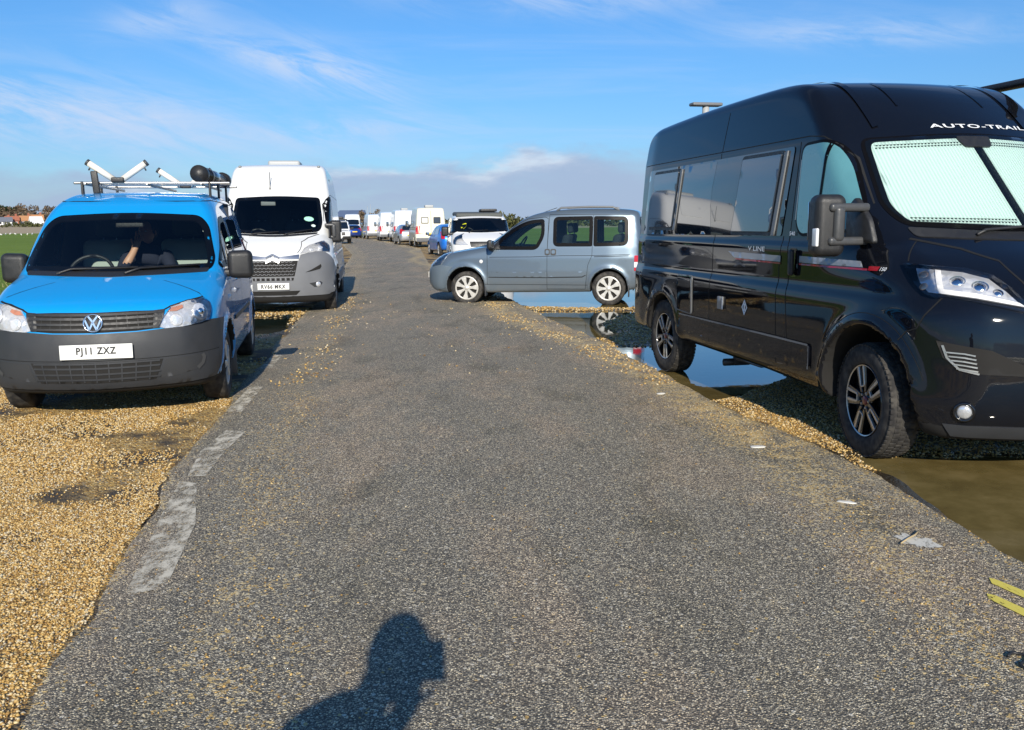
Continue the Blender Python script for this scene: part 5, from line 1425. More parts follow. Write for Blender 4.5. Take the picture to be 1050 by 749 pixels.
def far_car(label, loc, yaw, col, metal=.3, rails=False):
    root = thing('hatchback_car', label, 'car', loc, yaw)
    B = hatch_body(); v = Veh(B, root)
    pt = car_paint('far car paint', col, metal=metal, rough=.35, dirt=.1)
    X1, XR = ('x', 1), ('x', -1); R, L = ('y', -1), ('y', 1); c0 = ('c', 0.)
    v.skin([pt, M['under']], .05, zdark=.24)
    v.patch('windscreen', rpoly([(-.55, 1.39), (0, 1.41), (.55, 1.39), (.70, 1.0), (0, .985), (-.70, 1.0)], .06), X1, M['dark_glass'], .01, .08, skirt=.02)
    v.patch('rear_window', rpoly([(-.52, 1.36), (.52, 1.36), (.62, 1.06), (-.62, 1.06)], .06), XR, M['dark_glass'], .01, .08, skirt=.02)
    for sd in (R, L):
        v.patch('front_window', rpoly([(-.42, 1.0), (-.92, 1.33), (-1.38, 1.40), (-1.38, .98)], .05), sd, M['dark_glass'], .01, .07)
        v.patch('rear_door_window', rpoly([(-1.45, 1.40), (-2.25, 1.35), (-2.45, 1.02), (-1.45, .98)], .05), sd, M['dark_glass'], .01, .07)
        small_mirror(v, sd[1], (-.42, sd[1] * .82, .98), (.10, .18, .14), arm=.07)
        v.seams([([(-.38, .95), (-.40, .30)], sd), ([(-1.41, 1.42), (-1.42, .30)], sd)], w=.014, off=.006)
        v.patch('tail_lamp', rpoly([(-2.84, 1.16), (-3.04, 1.12), (-3.12, .80), (-2.98, .80)], .03), sd, M['red_lens'], .012, .05)
    v.patches('tail_lamp', [(rpoly([(s * .74, 1.14), (s * .60, 1.14), (s * .62, .80), (s * .76, .80)][::-s], .03), XR) for s in (-1, 1)], M['red_lens'], off=.012, d=.06)
    for s in (-1, 1):
        P = np.array([(s * a, z) for a, z in [(32, .60), (38, .70), (50, .78), (60, .82), (57, .66), (45, .60)]][::s])
        v.patch('headlamp', rpoly(P, .01, 3), c0, M['lamp_bright'], .012, .05)
    v.patch('grille', rpoly([(-24, .62), (24, .62), (22, .52), (-22, .52)], .02), c0, M['black_plastic'], .01, .06)
    v.patch('lower_grille', rpoly([(-28, .40), (28, .40), (24, .27), (-24, .27)], .02), c0, M['black_plastic'], .01, .06)
    plate(v, '', np.array([.855, 0, .46])); plate(v, '', np.array([-3.245, 0, .72]), mat='plate_yellow', nx=-1)
    wheels(root, 'spoke', 2.56, .755, .305, .20, .19)
    return root

def far_offroader():
    root = thing('off_roader', 'white off-roader with a dark blue windscreen and loaded black roof rack, far down the left', 'car', (-13.6, 70.5, 0), rad(-78))
    side = [(.6, .32), (.80, .38), (.84, .55), (.83, .85), (.78, .97), (.55, 1.03), (-.35, 1.10), (-.42, 1.12), (-.85, 1.70), (-.95, 1.76), (-1.3, 1.80), (-3.2, 1.80), (-3.42, 1.72), (-3.5, 1.1), (-3.5, .5), (-3.4, .40), (-.5, .36)]
    B = Body(side, [(-3.5, .86), (-3, .90), (0, .90), (.5, .88), (.85, .80)], [(.3, .05), (.5, 0), (1.05, .0), (1.15, .03), (1.7, .12)], [(.2, .06), (1, .08), (1.8, .10)], front_bend=(.1, -1, 0), arches=[(0, .42, .46, .4), (-2.6, .42, .46, .4)], smooth=2)
    v = Veh(B, root); wh = car_paint('white off-roader paint', (.70, .71, .72), rough=.4, dirt=.2)
    v.skin([wh, M['under']], .06, zdark=.42)
    v.patch('windscreen', rpoly([(-.66, 1.70), (.66, 1.70), (.76, 1.16), (-.76, 1.16)], .06), ('x', 1), M['dark_glass'], .012, .1, skirt=.02)
    v.patch('grille', rpoly([(-.45, .92), (.45, .92), (.45, .68), (-.45, .68)], .04), ('x', 1), M['black_plastic'], .012, .08)
    v.patches('headlamp', [(rpoly([(s * .50, .93), (s * .74, .93), (s * .74, .72), (s * .50, .72)][::s], .03), ('x', 1)) for s in (-1, 1)], M['lamp_bright'], off=.012, d=.07)
    v.patch('bumper', rpoly([(-.80, .60), (.80, .60), (.78, .42), (-.78, .42)], .04), ('x', 1), M['black_plastic'], .08, .1, skirt=.1)
    for sd in (('y', -1), ('y', 1)):
        v.patch('side_window', rpoly([(-.70, 1.62), (-1.7, 1.64), (-1.7, 1.18), (-.55, 1.18)], .05), sd, M['dark_glass'], .012, .1)
        v.patch('side_window', rpoly([(-1.8, 1.64), (-3.1, 1.62), (-3.1, 1.18), (-1.8, 1.18)], .05), sd, M['dark_glass'], .012, .1)
        small_mirror(v, sd[1], (-.45, sd[1] * .88, 1.15), (.11, .2, .2), arm=.08)
    plate(v, '', np.array([.92, 0, .55]))
    mb = MB(); V, F = rbox((-2.0, 0, 1.90), (2.2, 1.35, .10), .03, 3); mb.add(V, F); V, F = rbox((-1.6, -.1, 2.02), (1.2, 1.0, .22), .09, 4); mb.add(V, F); mb.build('roof_rack', M['black_plastic'], root)
    wheels(root, 'disc', 2.6, .80, .40, .23, .24)
    return root
# ---------------------------------------------------------------- ground, road, water
def vnoise(x, y, sc, seed=0, octv=1):
    out = np.zeros(np.shape(x)); amp = 1.; tot = 0
    for o in range(octv):
        r = np.random.default_rng(seed + o * 17); T = r.random((64, 64))
        u = np.asarray(x) / sc * 2 ** o; w = np.asarray(y) / sc * 2 ** o
        i = np.floor(u).astype(int); j = np.floor(w).astype(int); fu = u - i; fw = w - j
        fu = fu * fu * (3 - 2 * fu); fw = fw * fw * (3 - 2 * fw)
        g = lambda a, b: T[a % 64, b % 64]
        out = out + amp * ((g(i, j) * (1 - fu) + g(i + 1, j) * fu) * (1 - fw) + (g(i, j + 1) * (1 - fu) + g(i + 1, j + 1) * fu) * fw)
        tot += amp; amp *= .5
    return out / tot

LEFT = np.array([(-.6, -14), (-1.0, -2), (-1.25, 1), (-1.5, 2.46), (-1.89, 4.01), (-2.07, 4.77), (-2.37, 6.96), (-2.52, 7.8), (-3.14, 12), (-4.27, 19.9), (-5.02, 25.3), (-7.9, 43.9), (-13.6, 71.2), (-18.5, 95), (-30, 125), (-60, 160)])
RIGHT = np.array([(2.6, -14), (2.45, -2), (2.36, 1), (2.30, 2.9), (2.27, 3.73), (2.24, 4.48), (2.20, 5.46), (1.80, 6.79), (1.55, 8.33), (1.19, 11.2), (.56, 14.2), (-.09, 18.1), (-.58, 21.6), (-3.18, 34.3), (-5.6, 55), (-9.8, 74), (-14.2, 92), (-24, 116), (-50, 150)])
PUDDLES = [
    [(-.25, 18.9), (.05, 17.2), (.30, 16.0), (1.2, 15.75), (2.1, 15.7), (2.9, 16.6), (3.4, 19), (3.6, 25), (2.5, 29), (1.0, 28), (.4, 24)],
    [(.30, 15.25), (.46, 14.0), (.60, 13.1), (.83, 12.6), (.87, 11.62), (1.25, 11.5), (1.44, 11.9), (1.40, 13.2), (1.73, 14.3), (2.3, 15.0), (1.4, 15.1)],
    [(1.12, 10.62), (1.30, 9.5), (1.42, 8.75), (1.56, 7.95), (1.72, 7.45), (2.02, 7.55), (2.5, 8.2), (2.95, 9.3), (3.7, 10.2), (3.9, 11.1), (2.6, 11.1), (1.7, 10.85)],
    [(2.24, 5.56), (2.20, 5.35), (2.23, 4.77), (2.25, 4.04), (2.29, 3.6), (2.34, 2.6), (2.6, 1.2), (4.0, .6), (5.4, 2.2), (5.6, 4.6), (4.6, 5.5), (3.3, 5.50), (2.6, 5.54)],
    [(-3.72, 14.5), (-3.50, 13.8), (-3.36, 12.6), (-3.50, 11.9), (-4.2, 11.5), (-5.2, 12.2), (-5.4, 13.6), (-4.6, 14.6)],
    [(-4.9, 17.4), (-4.3, 17.0), (-3.9, 17.9), (-4.0, 19.2), (-4.7, 19.6), (-5.2, 18.6)],
    [(-6.1, 31), (-5.9, 35), (-6.9, 36), (-7.4, 32.5)],
]
WATER_Z = -.014

def edge_x(E, y):
    return np.interp(y, E[:, 1], E[:, 0])

def ragged(y, seed):
    return (vnoise(y * 0 + seed, y, .9, seed, 3) - .5) * .16 + (vnoise(y * 0 + seed, y, .16, seed + 5, 2) - .5) * .05

def ground_h(x, y):
    """verge surface: pebbly undulation with hollows where water lies"""
    h = (vnoise(x, y, .55, 3, 3) - .5) * .026 + (vnoise(x, y, 2.6, 9, 2) - .5) * .02 - .004
    d = np.full(np.shape(x), 9.)
    wob = (vnoise(x, y, .5, 21, 3) - .5) * .25
    for p in PUDDLES:
        d = np.minimum(d, psdf(np.asarray(x), np.asarray(y), np.array(p)))
    d = d + wob
    hollow = sstep(.22, -.22, d)
    keep = sstep(-.04, .10, d)
    h = np.where(d > 0, np.maximum(h, WATER_Z + .004 + .012 * keep), h)
    return h - .052 * hollow * (d < .22) * sstep(.10, -.30, d) - .010 * hollow

def col_noise(N, L, vec, scale, detail=4, rough=.6):
    n = N.new('ShaderNodeTexNoise'); n.inputs['Scale'].default_value = scale; n.inputs['Detail'].default_value = detail; n.inputs['Roughness'].default_value = rough
    L.new(vec, n.inputs['Vector']); return n.outputs['Fac']

def ramp(N, L, fac, stops):
    r = N.new('ShaderNodeValToRGB')
    e = r.color_ramp.elements
    while len(e) < len(stops): e.new(.5)
    for k, (p, c) in enumerate(stops):
        e[k].position = p; e[k].color = (*c, 1) if len(c) == 3 else c
    L.new(fac, r.inputs['Fac']); return r.outputs['Color']

def mixc(N, L, fac, a, b, mode='MIX'):
    m = N.new('ShaderNodeMix'); m.data_type = 'RGBA'; m.blend_type = mode
    for k, v in (('Factor', fac), ('A', a), ('B', b)):
        if isinstance(v, (int, float)): m.inputs[k].default_value = v
        elif isinstance(v, tuple): m.inputs[k].default_value = (*v, 1)
        else: L.new(v, m.inputs[k])
    return m.outputs['Result']

def maprange(N, L, v, a, b, c=0., d=1.):
    n = N.new('ShaderNodeMapRange'); n.interpolation_type = 'SMOOTHSTEP'
    for k, x in (('From Min', a), ('From Max', b), ('To Min', c), ('To Max', d)): n.inputs[k].default_value = x
    L.new(v, n.inputs['Value']); return n.outputs['Result']

def gravel_mat():
    m, nt, N, L, b = new_mat('wet orange gravel')
    tc = N.new('ShaderNodeTexCoord'); P = tc.outputs['Object']
    v = N.new('ShaderNodeTexVoronoi'); v.inputs['Scale'].default_value = 75; v.inputs['Randomness'].default_value = 1; L.new(P, v.inputs['Vector'])
    sep = N.new('ShaderNodeSeparateColor'); L.new(v.outputs['Color'], sep.inputs[0])
    stone = ramp(N, L, sep.outputs[0], [(0, (.08, .045, .018)), (.3, (.34, .19, .045)), (.6, (.50, .31, .08)), (.85, (.64, .47, .20)), (1, (.26, .22, .17))])
    n1 = col_noise(N, L, P, 1.3, 7)
    dark = maprange(N, L, n1, .46, .60)
    c = mixc(N, L, dark, stone, (.055, .043, .030))
    at = N.new('ShaderNodeAttribute'); at.attribute_name = 'wet'
    c2 = mixc(N, L, at.outputs['Fac'], c, (.035, .026, .014))
    cz = N.new('ShaderNodeAttribute'); cz.attribute_name = 'grassy'
    n2 = col_noise(N, L, P, 9, 6)
    grass = ramp(N, L, n2, [(.3, (.05, .085, .014)), (.5, (.10, .15, .03)), (.7, (.30, .25, .10))])
    c3 = mixc(N, L, cz.outputs['Fac'], c2, grass)
    L.new(c3, b.inputs['Base Color'])
    rr = maprange(N, L, at.outputs['Fac'], 0, 1, .8, .25); L.new(rr, b.inputs['Roughness'])
    bp = N.new('ShaderNodeBump'); bp.inputs['Strength'].default_value = .9; bp.inputs['Distance'].default_value = .012; bp.invert = True
    L.new(v.outputs['Distance'], bp.inputs['Height']); L.new(bp.outputs['Normal'], b.inputs['Normal'])
    return m

def asphalt_mat():
    m, nt, N, L, b = new_mat('worn asphalt with pale chippings')
    tc = N.new('ShaderNodeTexCoord'); P = tc.outputs['Object']
    v = N.new('ShaderNodeTexVoronoi'); v.inputs['Scale'].default_value = 150; L.new(P, v.inputs['Vector'])
    sep = N.new('ShaderNodeSeparateColor'); L.new(v.outputs['Color'], sep.inputs[0])
    chip = ramp(N, L, sep.outputs[0], [(0, (.066, .060, .048)), (.38, (.195, .178, .142)), (.66, (.32, .29, .225)), (.83, (.48, .435, .33)), (.94, (.74, .68, .51)), (1, (.66, .54, .32))])
    edge = maprange(N, L, v.outputs['Distance'], .35, .75)
    c = mixc(N, L, edge, chip, (.070, .064, .052))
    # large pale and brownish patches
    mpn = N.new('ShaderNodeMapping'); mpn.inputs['Scale'].default_value = (1.3, .5, 1); L.new(P, mpn.inputs['Vector']); PS = mpn.outputs['Vector']
    n1 = col_noise(N, L, PS, .9, 9, .64); n2 = col_noise(N, L, PS, 1.5, 9, .68); n3 = col_noise(N, L, PS, 4.2, 7, .72)
    c = mixc(N, L, maprange(N, L, n1, .46, .62), c, (1.30, 1.19, 1.12), 'MULTIPLY')
    c = mixc(N, L, maprange(N, L, n2, .50, .66), c, (.70, .70, .66), 'MULTIPLY')
    c = mixc(N, L, maprange(N, L, n3, .57, .74), c, (1.6, 1.5, 1.32), 'MULTIPLY')
    c = mixc(N, L, 1., c, (1.11, 1.07, 1.02), 'MULTIPLY')
    v3 = N.new('ShaderNodeTexVoronoi'); v3.inputs['Scale'].default_value = 42; L.new(P, v3.inputs['Vector']); s3 = N.new('ShaderNodeSeparateColor'); L.new(v3.outputs['Color'], s3.inputs[0])
    spk = N.new('ShaderNodeMath'); spk.operation = 'MULTIPLY'; L.new(maprange(N, L, s3.outputs[0], .80, .90), spk.inputs[0]); L.new(maprange(N, L, v3.outputs['Distance'], .34, .24), spk.inputs[1])
    c = mixc(N, L, spk.outputs[0], c, mixc(N, L, s3.outputs[1], (.42, .38, .30), (.66, .60, .48)))
    # gravel grit carried on to the tarmac, thick near the edges (attribute)
    at = N.new('ShaderNodeAttribute'); at.attribute_name = 'grit'
    v2 = N.new('ShaderNodeTexVoronoi'); v2.inputs['Scale'].default_value = 85; L.new(P, v2.inputs['Vector'])
    s2 = N.new('ShaderNodeSeparateColor'); L.new(v2.outputs['Color'], s2.inputs[0])
    gr = ramp(N, L, s2.outputs[1], [(0, (.40, .26, .09)), (.5, (.55, .40, .17)), (1, (.62, .52, .33))])
    n4 = col_noise(N, L, P, 4.5, 5, .7)
    thr = N.new('ShaderNodeMath'); thr.operation = 'MULTIPLY'; L.new(at.outputs['Fac'], thr.inputs[0]); L.new(maprange(N, L, n4, .34, .66), thr.inputs[1])
    cmpn = N.new('ShaderNodeMath'); cmpn.operation = 'LESS_THAN'; L.new(s2.outputs[0], cmpn.inputs[0]); L.new(thr.outputs[0], cmpn.inputs[1])
    c = mixc(N, L, cmpn.outputs[0], c, gr)
    L.new(c, b.inputs['Base Color'])
    setp(b, rough=.75, spec=.45)
    bp = N.new('ShaderNodeBump'); bp.inputs['Strength'].default_value = .75; bp.inputs['Distance'].default_value = .006; bp.invert = True
    L.new(v.outputs['Distance'], bp.inputs['Height']); L.new(bp.outputs['Normal'], b.inputs['Normal'])
    return m

def worn_paint(name, col, thr=(.45, .60), scale=14, under=(.07, .067, .063)):
    m, nt, N, L, b = new_mat(name)
    tc = N.new('ShaderNodeTexCoord'); P = tc.outputs['Object']
    mp = N.new('ShaderNodeMapping'); mp.inputs["Scale"].default_value = (1, .5, 1); L.new(P, mp.inputs['Vector'])
    f = col_noise(N, L, mp.outputs['Vector'], scale, 9, .8)
    out = N['Material Output']; t = N.new('ShaderNodeBsdfTransparent'); mx = N.new('ShaderNodeMixShader')
    L.new(maprange(N, L, f, thr[0], thr[1]), mx.inputs[0]); L.new(t.outputs[0], mx.inputs[1]); L.new(b.outputs[0], mx.inputs[2]); L.new(mx.outputs[0], out.inputs['Surface'])
    f2 = col_noise(N, L, P, 90, 3); L.new(mixc(N, L, f2, tuple(c * .75 for c in col), col), b.inputs['Base Color'])
    setp(b, rough=.75)
    return m

def attr(me, name, vals):
    a = me.attributes.new(name, 'FLOAT', 'POINT'); a.data.foreach_set('value', np.asarray(vals, np.float32))

def grid(xs, ys):
    X, Y = np.meshgrid(xs, ys, indexing='ij'); n, m = X.shape
    i = np.arange(n - 1)[:, None] * m + np.arange(m - 1)[None]
    F = np.stack([i, i + m, i + m + 1, i + 1], -1).reshape(-1, 4)
    return X.ravel(), Y.ravel(), F

def make_ground():
    # one sheet: fine around the road, coarse to the horizon
    def axis(fine, lim, g=1.22):
        a = list(fine); s = fine[-1] - fine[-2]
        while a[-1] < lim: s *= g; a.append(a[-1] + s)
        s = fine[1] - fine[0]
        while a[0] > -lim: s *= g; a.insert(0, a[0] - s)
        return np.array(a)
    xs = axis(np.arange(-9, 7, .07), 2600); ys = axis(np.concatenate([np.arange(-4, 20, .07), np.arange(20, 60, .4)]), 3200)
    X, Y, F = grid(xs, ys)
    near = sstep(130, 60, np.hypot(X, Y))
    Z = ground_h(X, Y) * near
    rl = edge_x(LEFT, Y); rr = edge_x(RIGHT, Y)
    inroad = (X > rl + .10) & (X < rr - .10) & (Y < 150)
    Z = np.where(inroad, -.035, Z)
    Z = Z - .02 * sstep(60, 120, np.hypot(X, Y))
    d = np.full(X.shape, 9.); nearm = np.hypot(X, Y) < 60
    for p in PUDDLES: d[nearm] = np.minimum(d[nearm], psdf(X[nearm], Y[nearm], np.array(p)))
    wet = sstep(.55, -.05, d + (vnoise(X, Y, .4, 33, 3) - .5) * .5)
    wet = np.maximum(wet, .75 * sstep(.52, .64, vnoise(X, Y, 1.7, 41, 4)) * (X > 0) * sstep(.1, .5, X - rr))
    offl = (rl - X) + (vnoise(X, Y, 2.2, 51, 3) - .5) * 2.0; offr = (X - rr) + (vnoise(X, Y, 2.2, 52, 3) - .5) * 2.0
    grassy = np.maximum(sstep(3.0, 4.6, offl), sstep(5.2, 7.5, offr))
    grassy = np.where(Y > 150, 1, grassy)
    me = mesh_np('ground', np.stack([X, Y, Z], -1), F, gravel_mat()); attr(me, 'wet', wet); attr(me, 'grassy', grassy)
    kind(link('ground', me), 'structure')
    # green field beyond the verge on both sides
    m, nt, N, L, b = new_mat('grass field'); tc = N.new('ShaderNodeTexCoord'); P = tc.outputs['Object']
    n1 = col_noise(N, L, P, .05, 6); n2 = col_noise(N, L, P, 1.2, 6, .7); n3 = col_noise(N, L, P, 22, 4, .7)
    c = ramp(N, L, n1, [(.3, (.13, .20, .030)), (.7, (.20, .28, .05))])
    c = mixc(N, L, maprange(N, L, n2, .50, .75, 0, .45), c, (.22, .20, .06)); c = mixc(N, L, maprange(N, L, n3, .35, .7, 0, .4), c, (.035, .07, .012))
    L.new(c, b.inputs['Base Color']); setp(b, rough=.9, spec=.1)
    bp = N.new('ShaderNodeBump'); bp.inputs['Strength'].default_value = .8; bp.inputs['Distance'].default_value = .05; L.new(n3, bp.inputs['Height']); L.new(bp.outputs['Normal'], b.inputs['Normal'])
    yy = np.concatenate([np.arange(-30, 60, 1.5), np.arange(60, 220, 5), np.arange(220, 400, 20)])
    xl = edge_x(LEFT, np.minimum(yy, 150)) - 5.2 + (vnoise(yy * 0, yy, 3., 61, 2) - .5) * 1.2
    xr = edge_x(RIGHT, np.minimum(yy, 130)) + 8.5 + (vnoise(yy * 0, yy, 3., 62, 2) - .5) * 1.2
    for side in (0, 1):
        e = xl if side == 0 else xr; far = -420 if side == 0 else 420
        cols = np.linspace(0, 1, 14) ** 2.2
        V = []
        for k, t in enumerate(cols):
            xk = e + (far - e) * t
            z = .015 + (.05 * min(1, k / 2) + .04 * (vnoise(xk, yy, 6, 66, 2) - .5) * min(1, k))
            V.append(np.stack([xk, yy, np.zeros_like(yy) + z], -1))
        V = np.array(V); n, mm = V.shape[:2]; i = np.arange(n - 1)[:, None] * mm + np.arange(mm - 1)[None]
        Fq = np.stack([i, i + mm, i + mm + 1, i + 1], -1).reshape(-1, 4)
        if side == 0: Fq = Fq[:, ::-1]
        kind(link('field', mesh_np('field', V.reshape(-1, 3), Fq, m)), 'structure')
    # stubble strip and hedge bank at the field's far end
    st = pbr('dry stubble', (.36, .28, .17), .95, noise=.04, nscale=.2)
    xs2 = np.linspace(-420, 60, 40); ys2 = np.linspace(186, 440, 20); X2, Y2, F2 = grid(xs2, ys2)
    kind(link('stubble_field', mesh_np('stubble_field', np.stack([X2, Y2, -.02 + 2.5 * sstep(186, 420, Y2) * sstep(60, -60, X2)], -1), F2, st)), 'structure')
    # road
    yy = np.concatenate([np.arange(-14, 14, .05), np.arange(14, 30, .12), np.arange(30, 150, .8)])
    xl = edge_x(LEFT, yy); xr = edge_x(RIGHT, yy)
    k = np.ones(81) / 81; sm = lambda a, E: np.interp(yy, np.arange(-16, 152, .05), np.convolve(np.pad(edge_x(E, np.arange(-16, 152, .05)), 20, mode='edge'), np.ones(41) / 41, 'valid'))
    xl = sm(xl, LEFT) + ragged(yy, 71); xr = sm(xr, RIGHT) + ragged(yy, 72) * .8
    nc = 40; t = np.concatenate([[0, .008], np.linspace(.025, .975, nc - 4), [.992, 1]])
    X = xl[None] * (1 - t[:, None]) + xr[None] * t[:, None]; Y = np.broadcast_to(yy, X.shape)
    w = xr - xl
    Z = .004 + .016 * np.sin(PI * t)[:, None] + np.zeros_like(X) + (vnoise(X, Y, 1.6, 81, 2) - .5) * .008
    Z[0] = Z[-1] = -.045
    de = np.minimum(X - xl[None], xr[None] - X)
    gl = np.exp(-((X - xl[None]) / .05) ** 2) * .6; gr_ = np.exp(-(((xr[None] - X) - .38 - .22 * np.sin(Y * .55)) / .24) ** 2) * 1.05 + np.exp(-((xr[None] - X) / .12) ** 2) * .8
    gr_ = gr_ * (.35 + .65 * sstep(3.6, 6.5, Y))
    gl = gl + .28 * np.exp(-((X - xl[None] - .62) / .20) ** 2)
    grit = np.clip(gl + gr_ + .015 + .45 * sstep(15, 40, Y) * np.exp(-((X - xl[None]) / .5) ** 2), 0, 1)
    n, mm = X.shape; i = np.arange(n - 1)[:, None] * mm + np.arange(mm - 1)[None]
    Fq = np.stack([i, i + mm, i + mm + 1, i + 1], -1).reshape(-1, 4)
    me = mesh_np('road', np.stack([X, Y, Z], -1).reshape(-1, 3), Fq, asphalt_mat()); attr(me, 'grit', grit.ravel())
    kind(link('road', me), 'structure')
    globals()['ROAD'] = (yy, xl, xr)
    # water lying in the hollows
    wm, nt, N, L, b = new_mat('muddy puddle water')
    tc = N.new('ShaderNodeTexCoord'); f = col_noise(N, L, tc.outputs['Object'], 1.9, 9, .68)
    L.new(ramp(N, L, f, [(.30, (.085, .062, .022)), (.5, (.14, .105, .038)), (.70, (.22, .165, .07))]), b.inputs['Base Color'])
    setp(b, rough=.015, spec=.5, ior=1.33)
    f2 = col_noise(N, L, tc.outputs['Object'], 9, 2); bp = N.new('ShaderNodeBump'); bp.inputs['Strength'].default_value = .02; bp.inputs['Distance'].default_value = .02
    L.new(f2, bp.inputs['Height']); L.new(bp.outputs['Normal'], b.inputs['Normal'])
    for k, p in enumerate(PUDDLES):
        q = inset(chaikin(p, 1), -.45)
        kind(link('puddle_water', mesh_np('puddle_water', [(a, c, WATER_Z + .0004 * k) for a, c in q], [list(range(len(q)))], wm, False)), 'structure')

def road_z(x, y):
    yy, xl, xr = ROAD
    t = np.clip((x - np.interp(y, yy, xl)) / (np.interp(y, yy, xr) - np.interp(y, yy, xl)), 0, 1)
    return .004 + .016 * np.sin(PI * t) + (vnoise(np.asarray(x), np.asarray(y), 1.6, 81, 2) - .5) * .008

def blob(cx, cy, pts, z, seed=0, jag=.15, n=5):
    """irregular flat outline laid on the road"""
    p = chaikin(np.array(pts, float), 2)
    p = dens(p, .03)
    r = np.random.default_rng(seed); p = p + (r.random(p.shape) - .5) * .03 * jag * 4
    return p

def sheet_on_road(name, poly, mat, lift=.004):
    p = dens(np.asarray(poly, float), .05)
    lo, hi = p.min(0), p.max(0)
    gx, gy = np.meshgrid(np.arange(lo[0], hi[0], .06), np.arange(lo[1], hi[1], .06)); g = np.stack([gx.ravel(), gy.ravel()], -1)
    g = g[inpoly(g, p)]
    if len(g): g = g[np.sqrt(((g[:, None] - p[None]) ** 2).sum(-1)).min(1) > .025]
    A = np.vstack([p, g]) if len(g) else p
    vs, es, fs, *_ = delaunay_2d_cdt([Vector(q) for q in A], [(i, (i + 1) % len(p)) for i in range(len(p))], [], 1, 1e-6)
    vs = np.array([v[:] for v in vs]); z = road_z(vs[:, 0], vs[:, 1]) + lift
    return kind(link(name, mesh_np(name, np.column_stack([vs, z]), [list(f) for f in fs], mat)), 'structure')

def make_markings():
    wp = worn_paint('worn white road paint', (.68, .62, .49), (.42, .60), 14)
    yp = worn_paint('yellow road paint', (.74, .62, .11), (.36, .46), 20)
    for k, q in enumerate(([(-1.60, 3.42), (-1.46, 3.50), (-1.62, 4.3), (-1.86, 5.0), (-1.98, 5.05), (-1.84, 4.4)],
              [(-1.86, 5.15), (-1.97, 5.15), (-2.10, 5.75), (-2.12, 6.35), (-1.96, 6.3), (-1.93, 5.7)],
              [(-2.20, 7.0), (-2.33, 7.0), (-2.46, 8.1), (-2.34, 8.15)], [(-2.55, 9.2), (-2.67, 9.2), (-2.80, 10.2), (-2.68, 10.2)])):
        sheet_on_road('white_marking', q, wp)
    sheet_on_road('yellow_marking', [(2.005, 3.52), (2.03, 3.49), (2.10, 3.33), (2.20, 3.16), (2.16, 3.13), (2.05, 3.28), (1.985, 3.46)], yp)
    sheet_on_road('yellow_marking', [(1.91, 3.36), (1.935, 3.34), (2.0, 3.17), (2.08, 3.0), (2.04, 2.97), (1.95, 3.12), (1.89, 3.31)], yp)

# ---------------------------------------------------------------- loose gravel (real stones)
_ico = None
def ico():
    global _ico
    if _ico is None:
        bm = bmesh.new(); bmesh.ops.create_icosphere(bm, subdivisions=1, radius=1)
        bm.verts.ensure_lookup_table()
        _ico = (np.array([v.co[:] for v in bm.verts]), np.array([[v.index for v in f.verts] for f in bm.faces])); bm.free()
    return _ico

OCT = (np.array([(1, 0, 0), (-1, 0, 0), (0, 1, 0), (0, -1, 0), (0, 0, 1), (0, 0, -1)], float) * 1.12, np.array([(0, 2, 4), (2, 1, 4), (1, 3, 4), (3, 0, 4), (2, 0, 5), (1, 2, 5), (3, 1, 5), (0, 3, 5)]))
def stones(name, pts, size, mat, seed=0, flat=.6, low=False):
    V0, F0 = OCT if low else ico(); n = len(pts); r = np.random.default_rng(seed)
    sc = size * np.exp((r.random(n) - .5) * .9)
    ax = np.stack([r.uniform(.75, 1.35, n), r.uniform(.6, 1.05, n), r.uniform(.75, 1.1, n) * flat], -1) * sc[:, None] * .5
    a = r.uniform(0, 2 * PI, n); b = r.normal(0, .35, n)
    jit = r.uniform(.78, 1.22, (n, len(V0), 1))
    P = V0[None] * jit * ax[:, None]
    cb, sb = np.cos(b)[:, None], np.sin(b)[:, None]
    x, z = P[..., 0] * cb - P[..., 2] * sb, P[..., 0] * sb + P[..., 2] * cb
    ca, sa = np.cos(a)[:, None], np.sin(a)[:, None]
    P = np.stack([x * ca - P[..., 1] * sa, x * sa + P[..., 1] * ca, z], -1)
    P = P + np.asarray(pts)[:, None] + np.array([0, 0, 1]) * (ax[:, 2] * .55)[:, None, None]
    F = (F0[None] + (np.arange(n) * len(V0))[:, None, None]).reshape(-1, 3)
    me = mesh_np(name, P.reshape(-1, 3), F, mat)
    attr(me, 'tone', np.repeat(r.random(n), len(V0)))
    return kind(link(name, me), 'stuff')

def stone_mat(name, stops):
    m, nt, N, L, b = new_mat(name); at = N.new('ShaderNodeAttribute'); at.attribute_name = 'tone'
    tc = N.new('ShaderNodeTexCoord'); f = col_noise(N, L, tc.outputs['Object'], 120, 3)
    c = ramp(N, L, at.outputs['Fac'], stops); c = mixc(N, L, maprange(N, L, f, .3, .7, 0, .35), c, (.16, .10, .05)); L.new(c, b.inputs['Base Color'])
    setp(b, rough=.6, spec=.4); return m

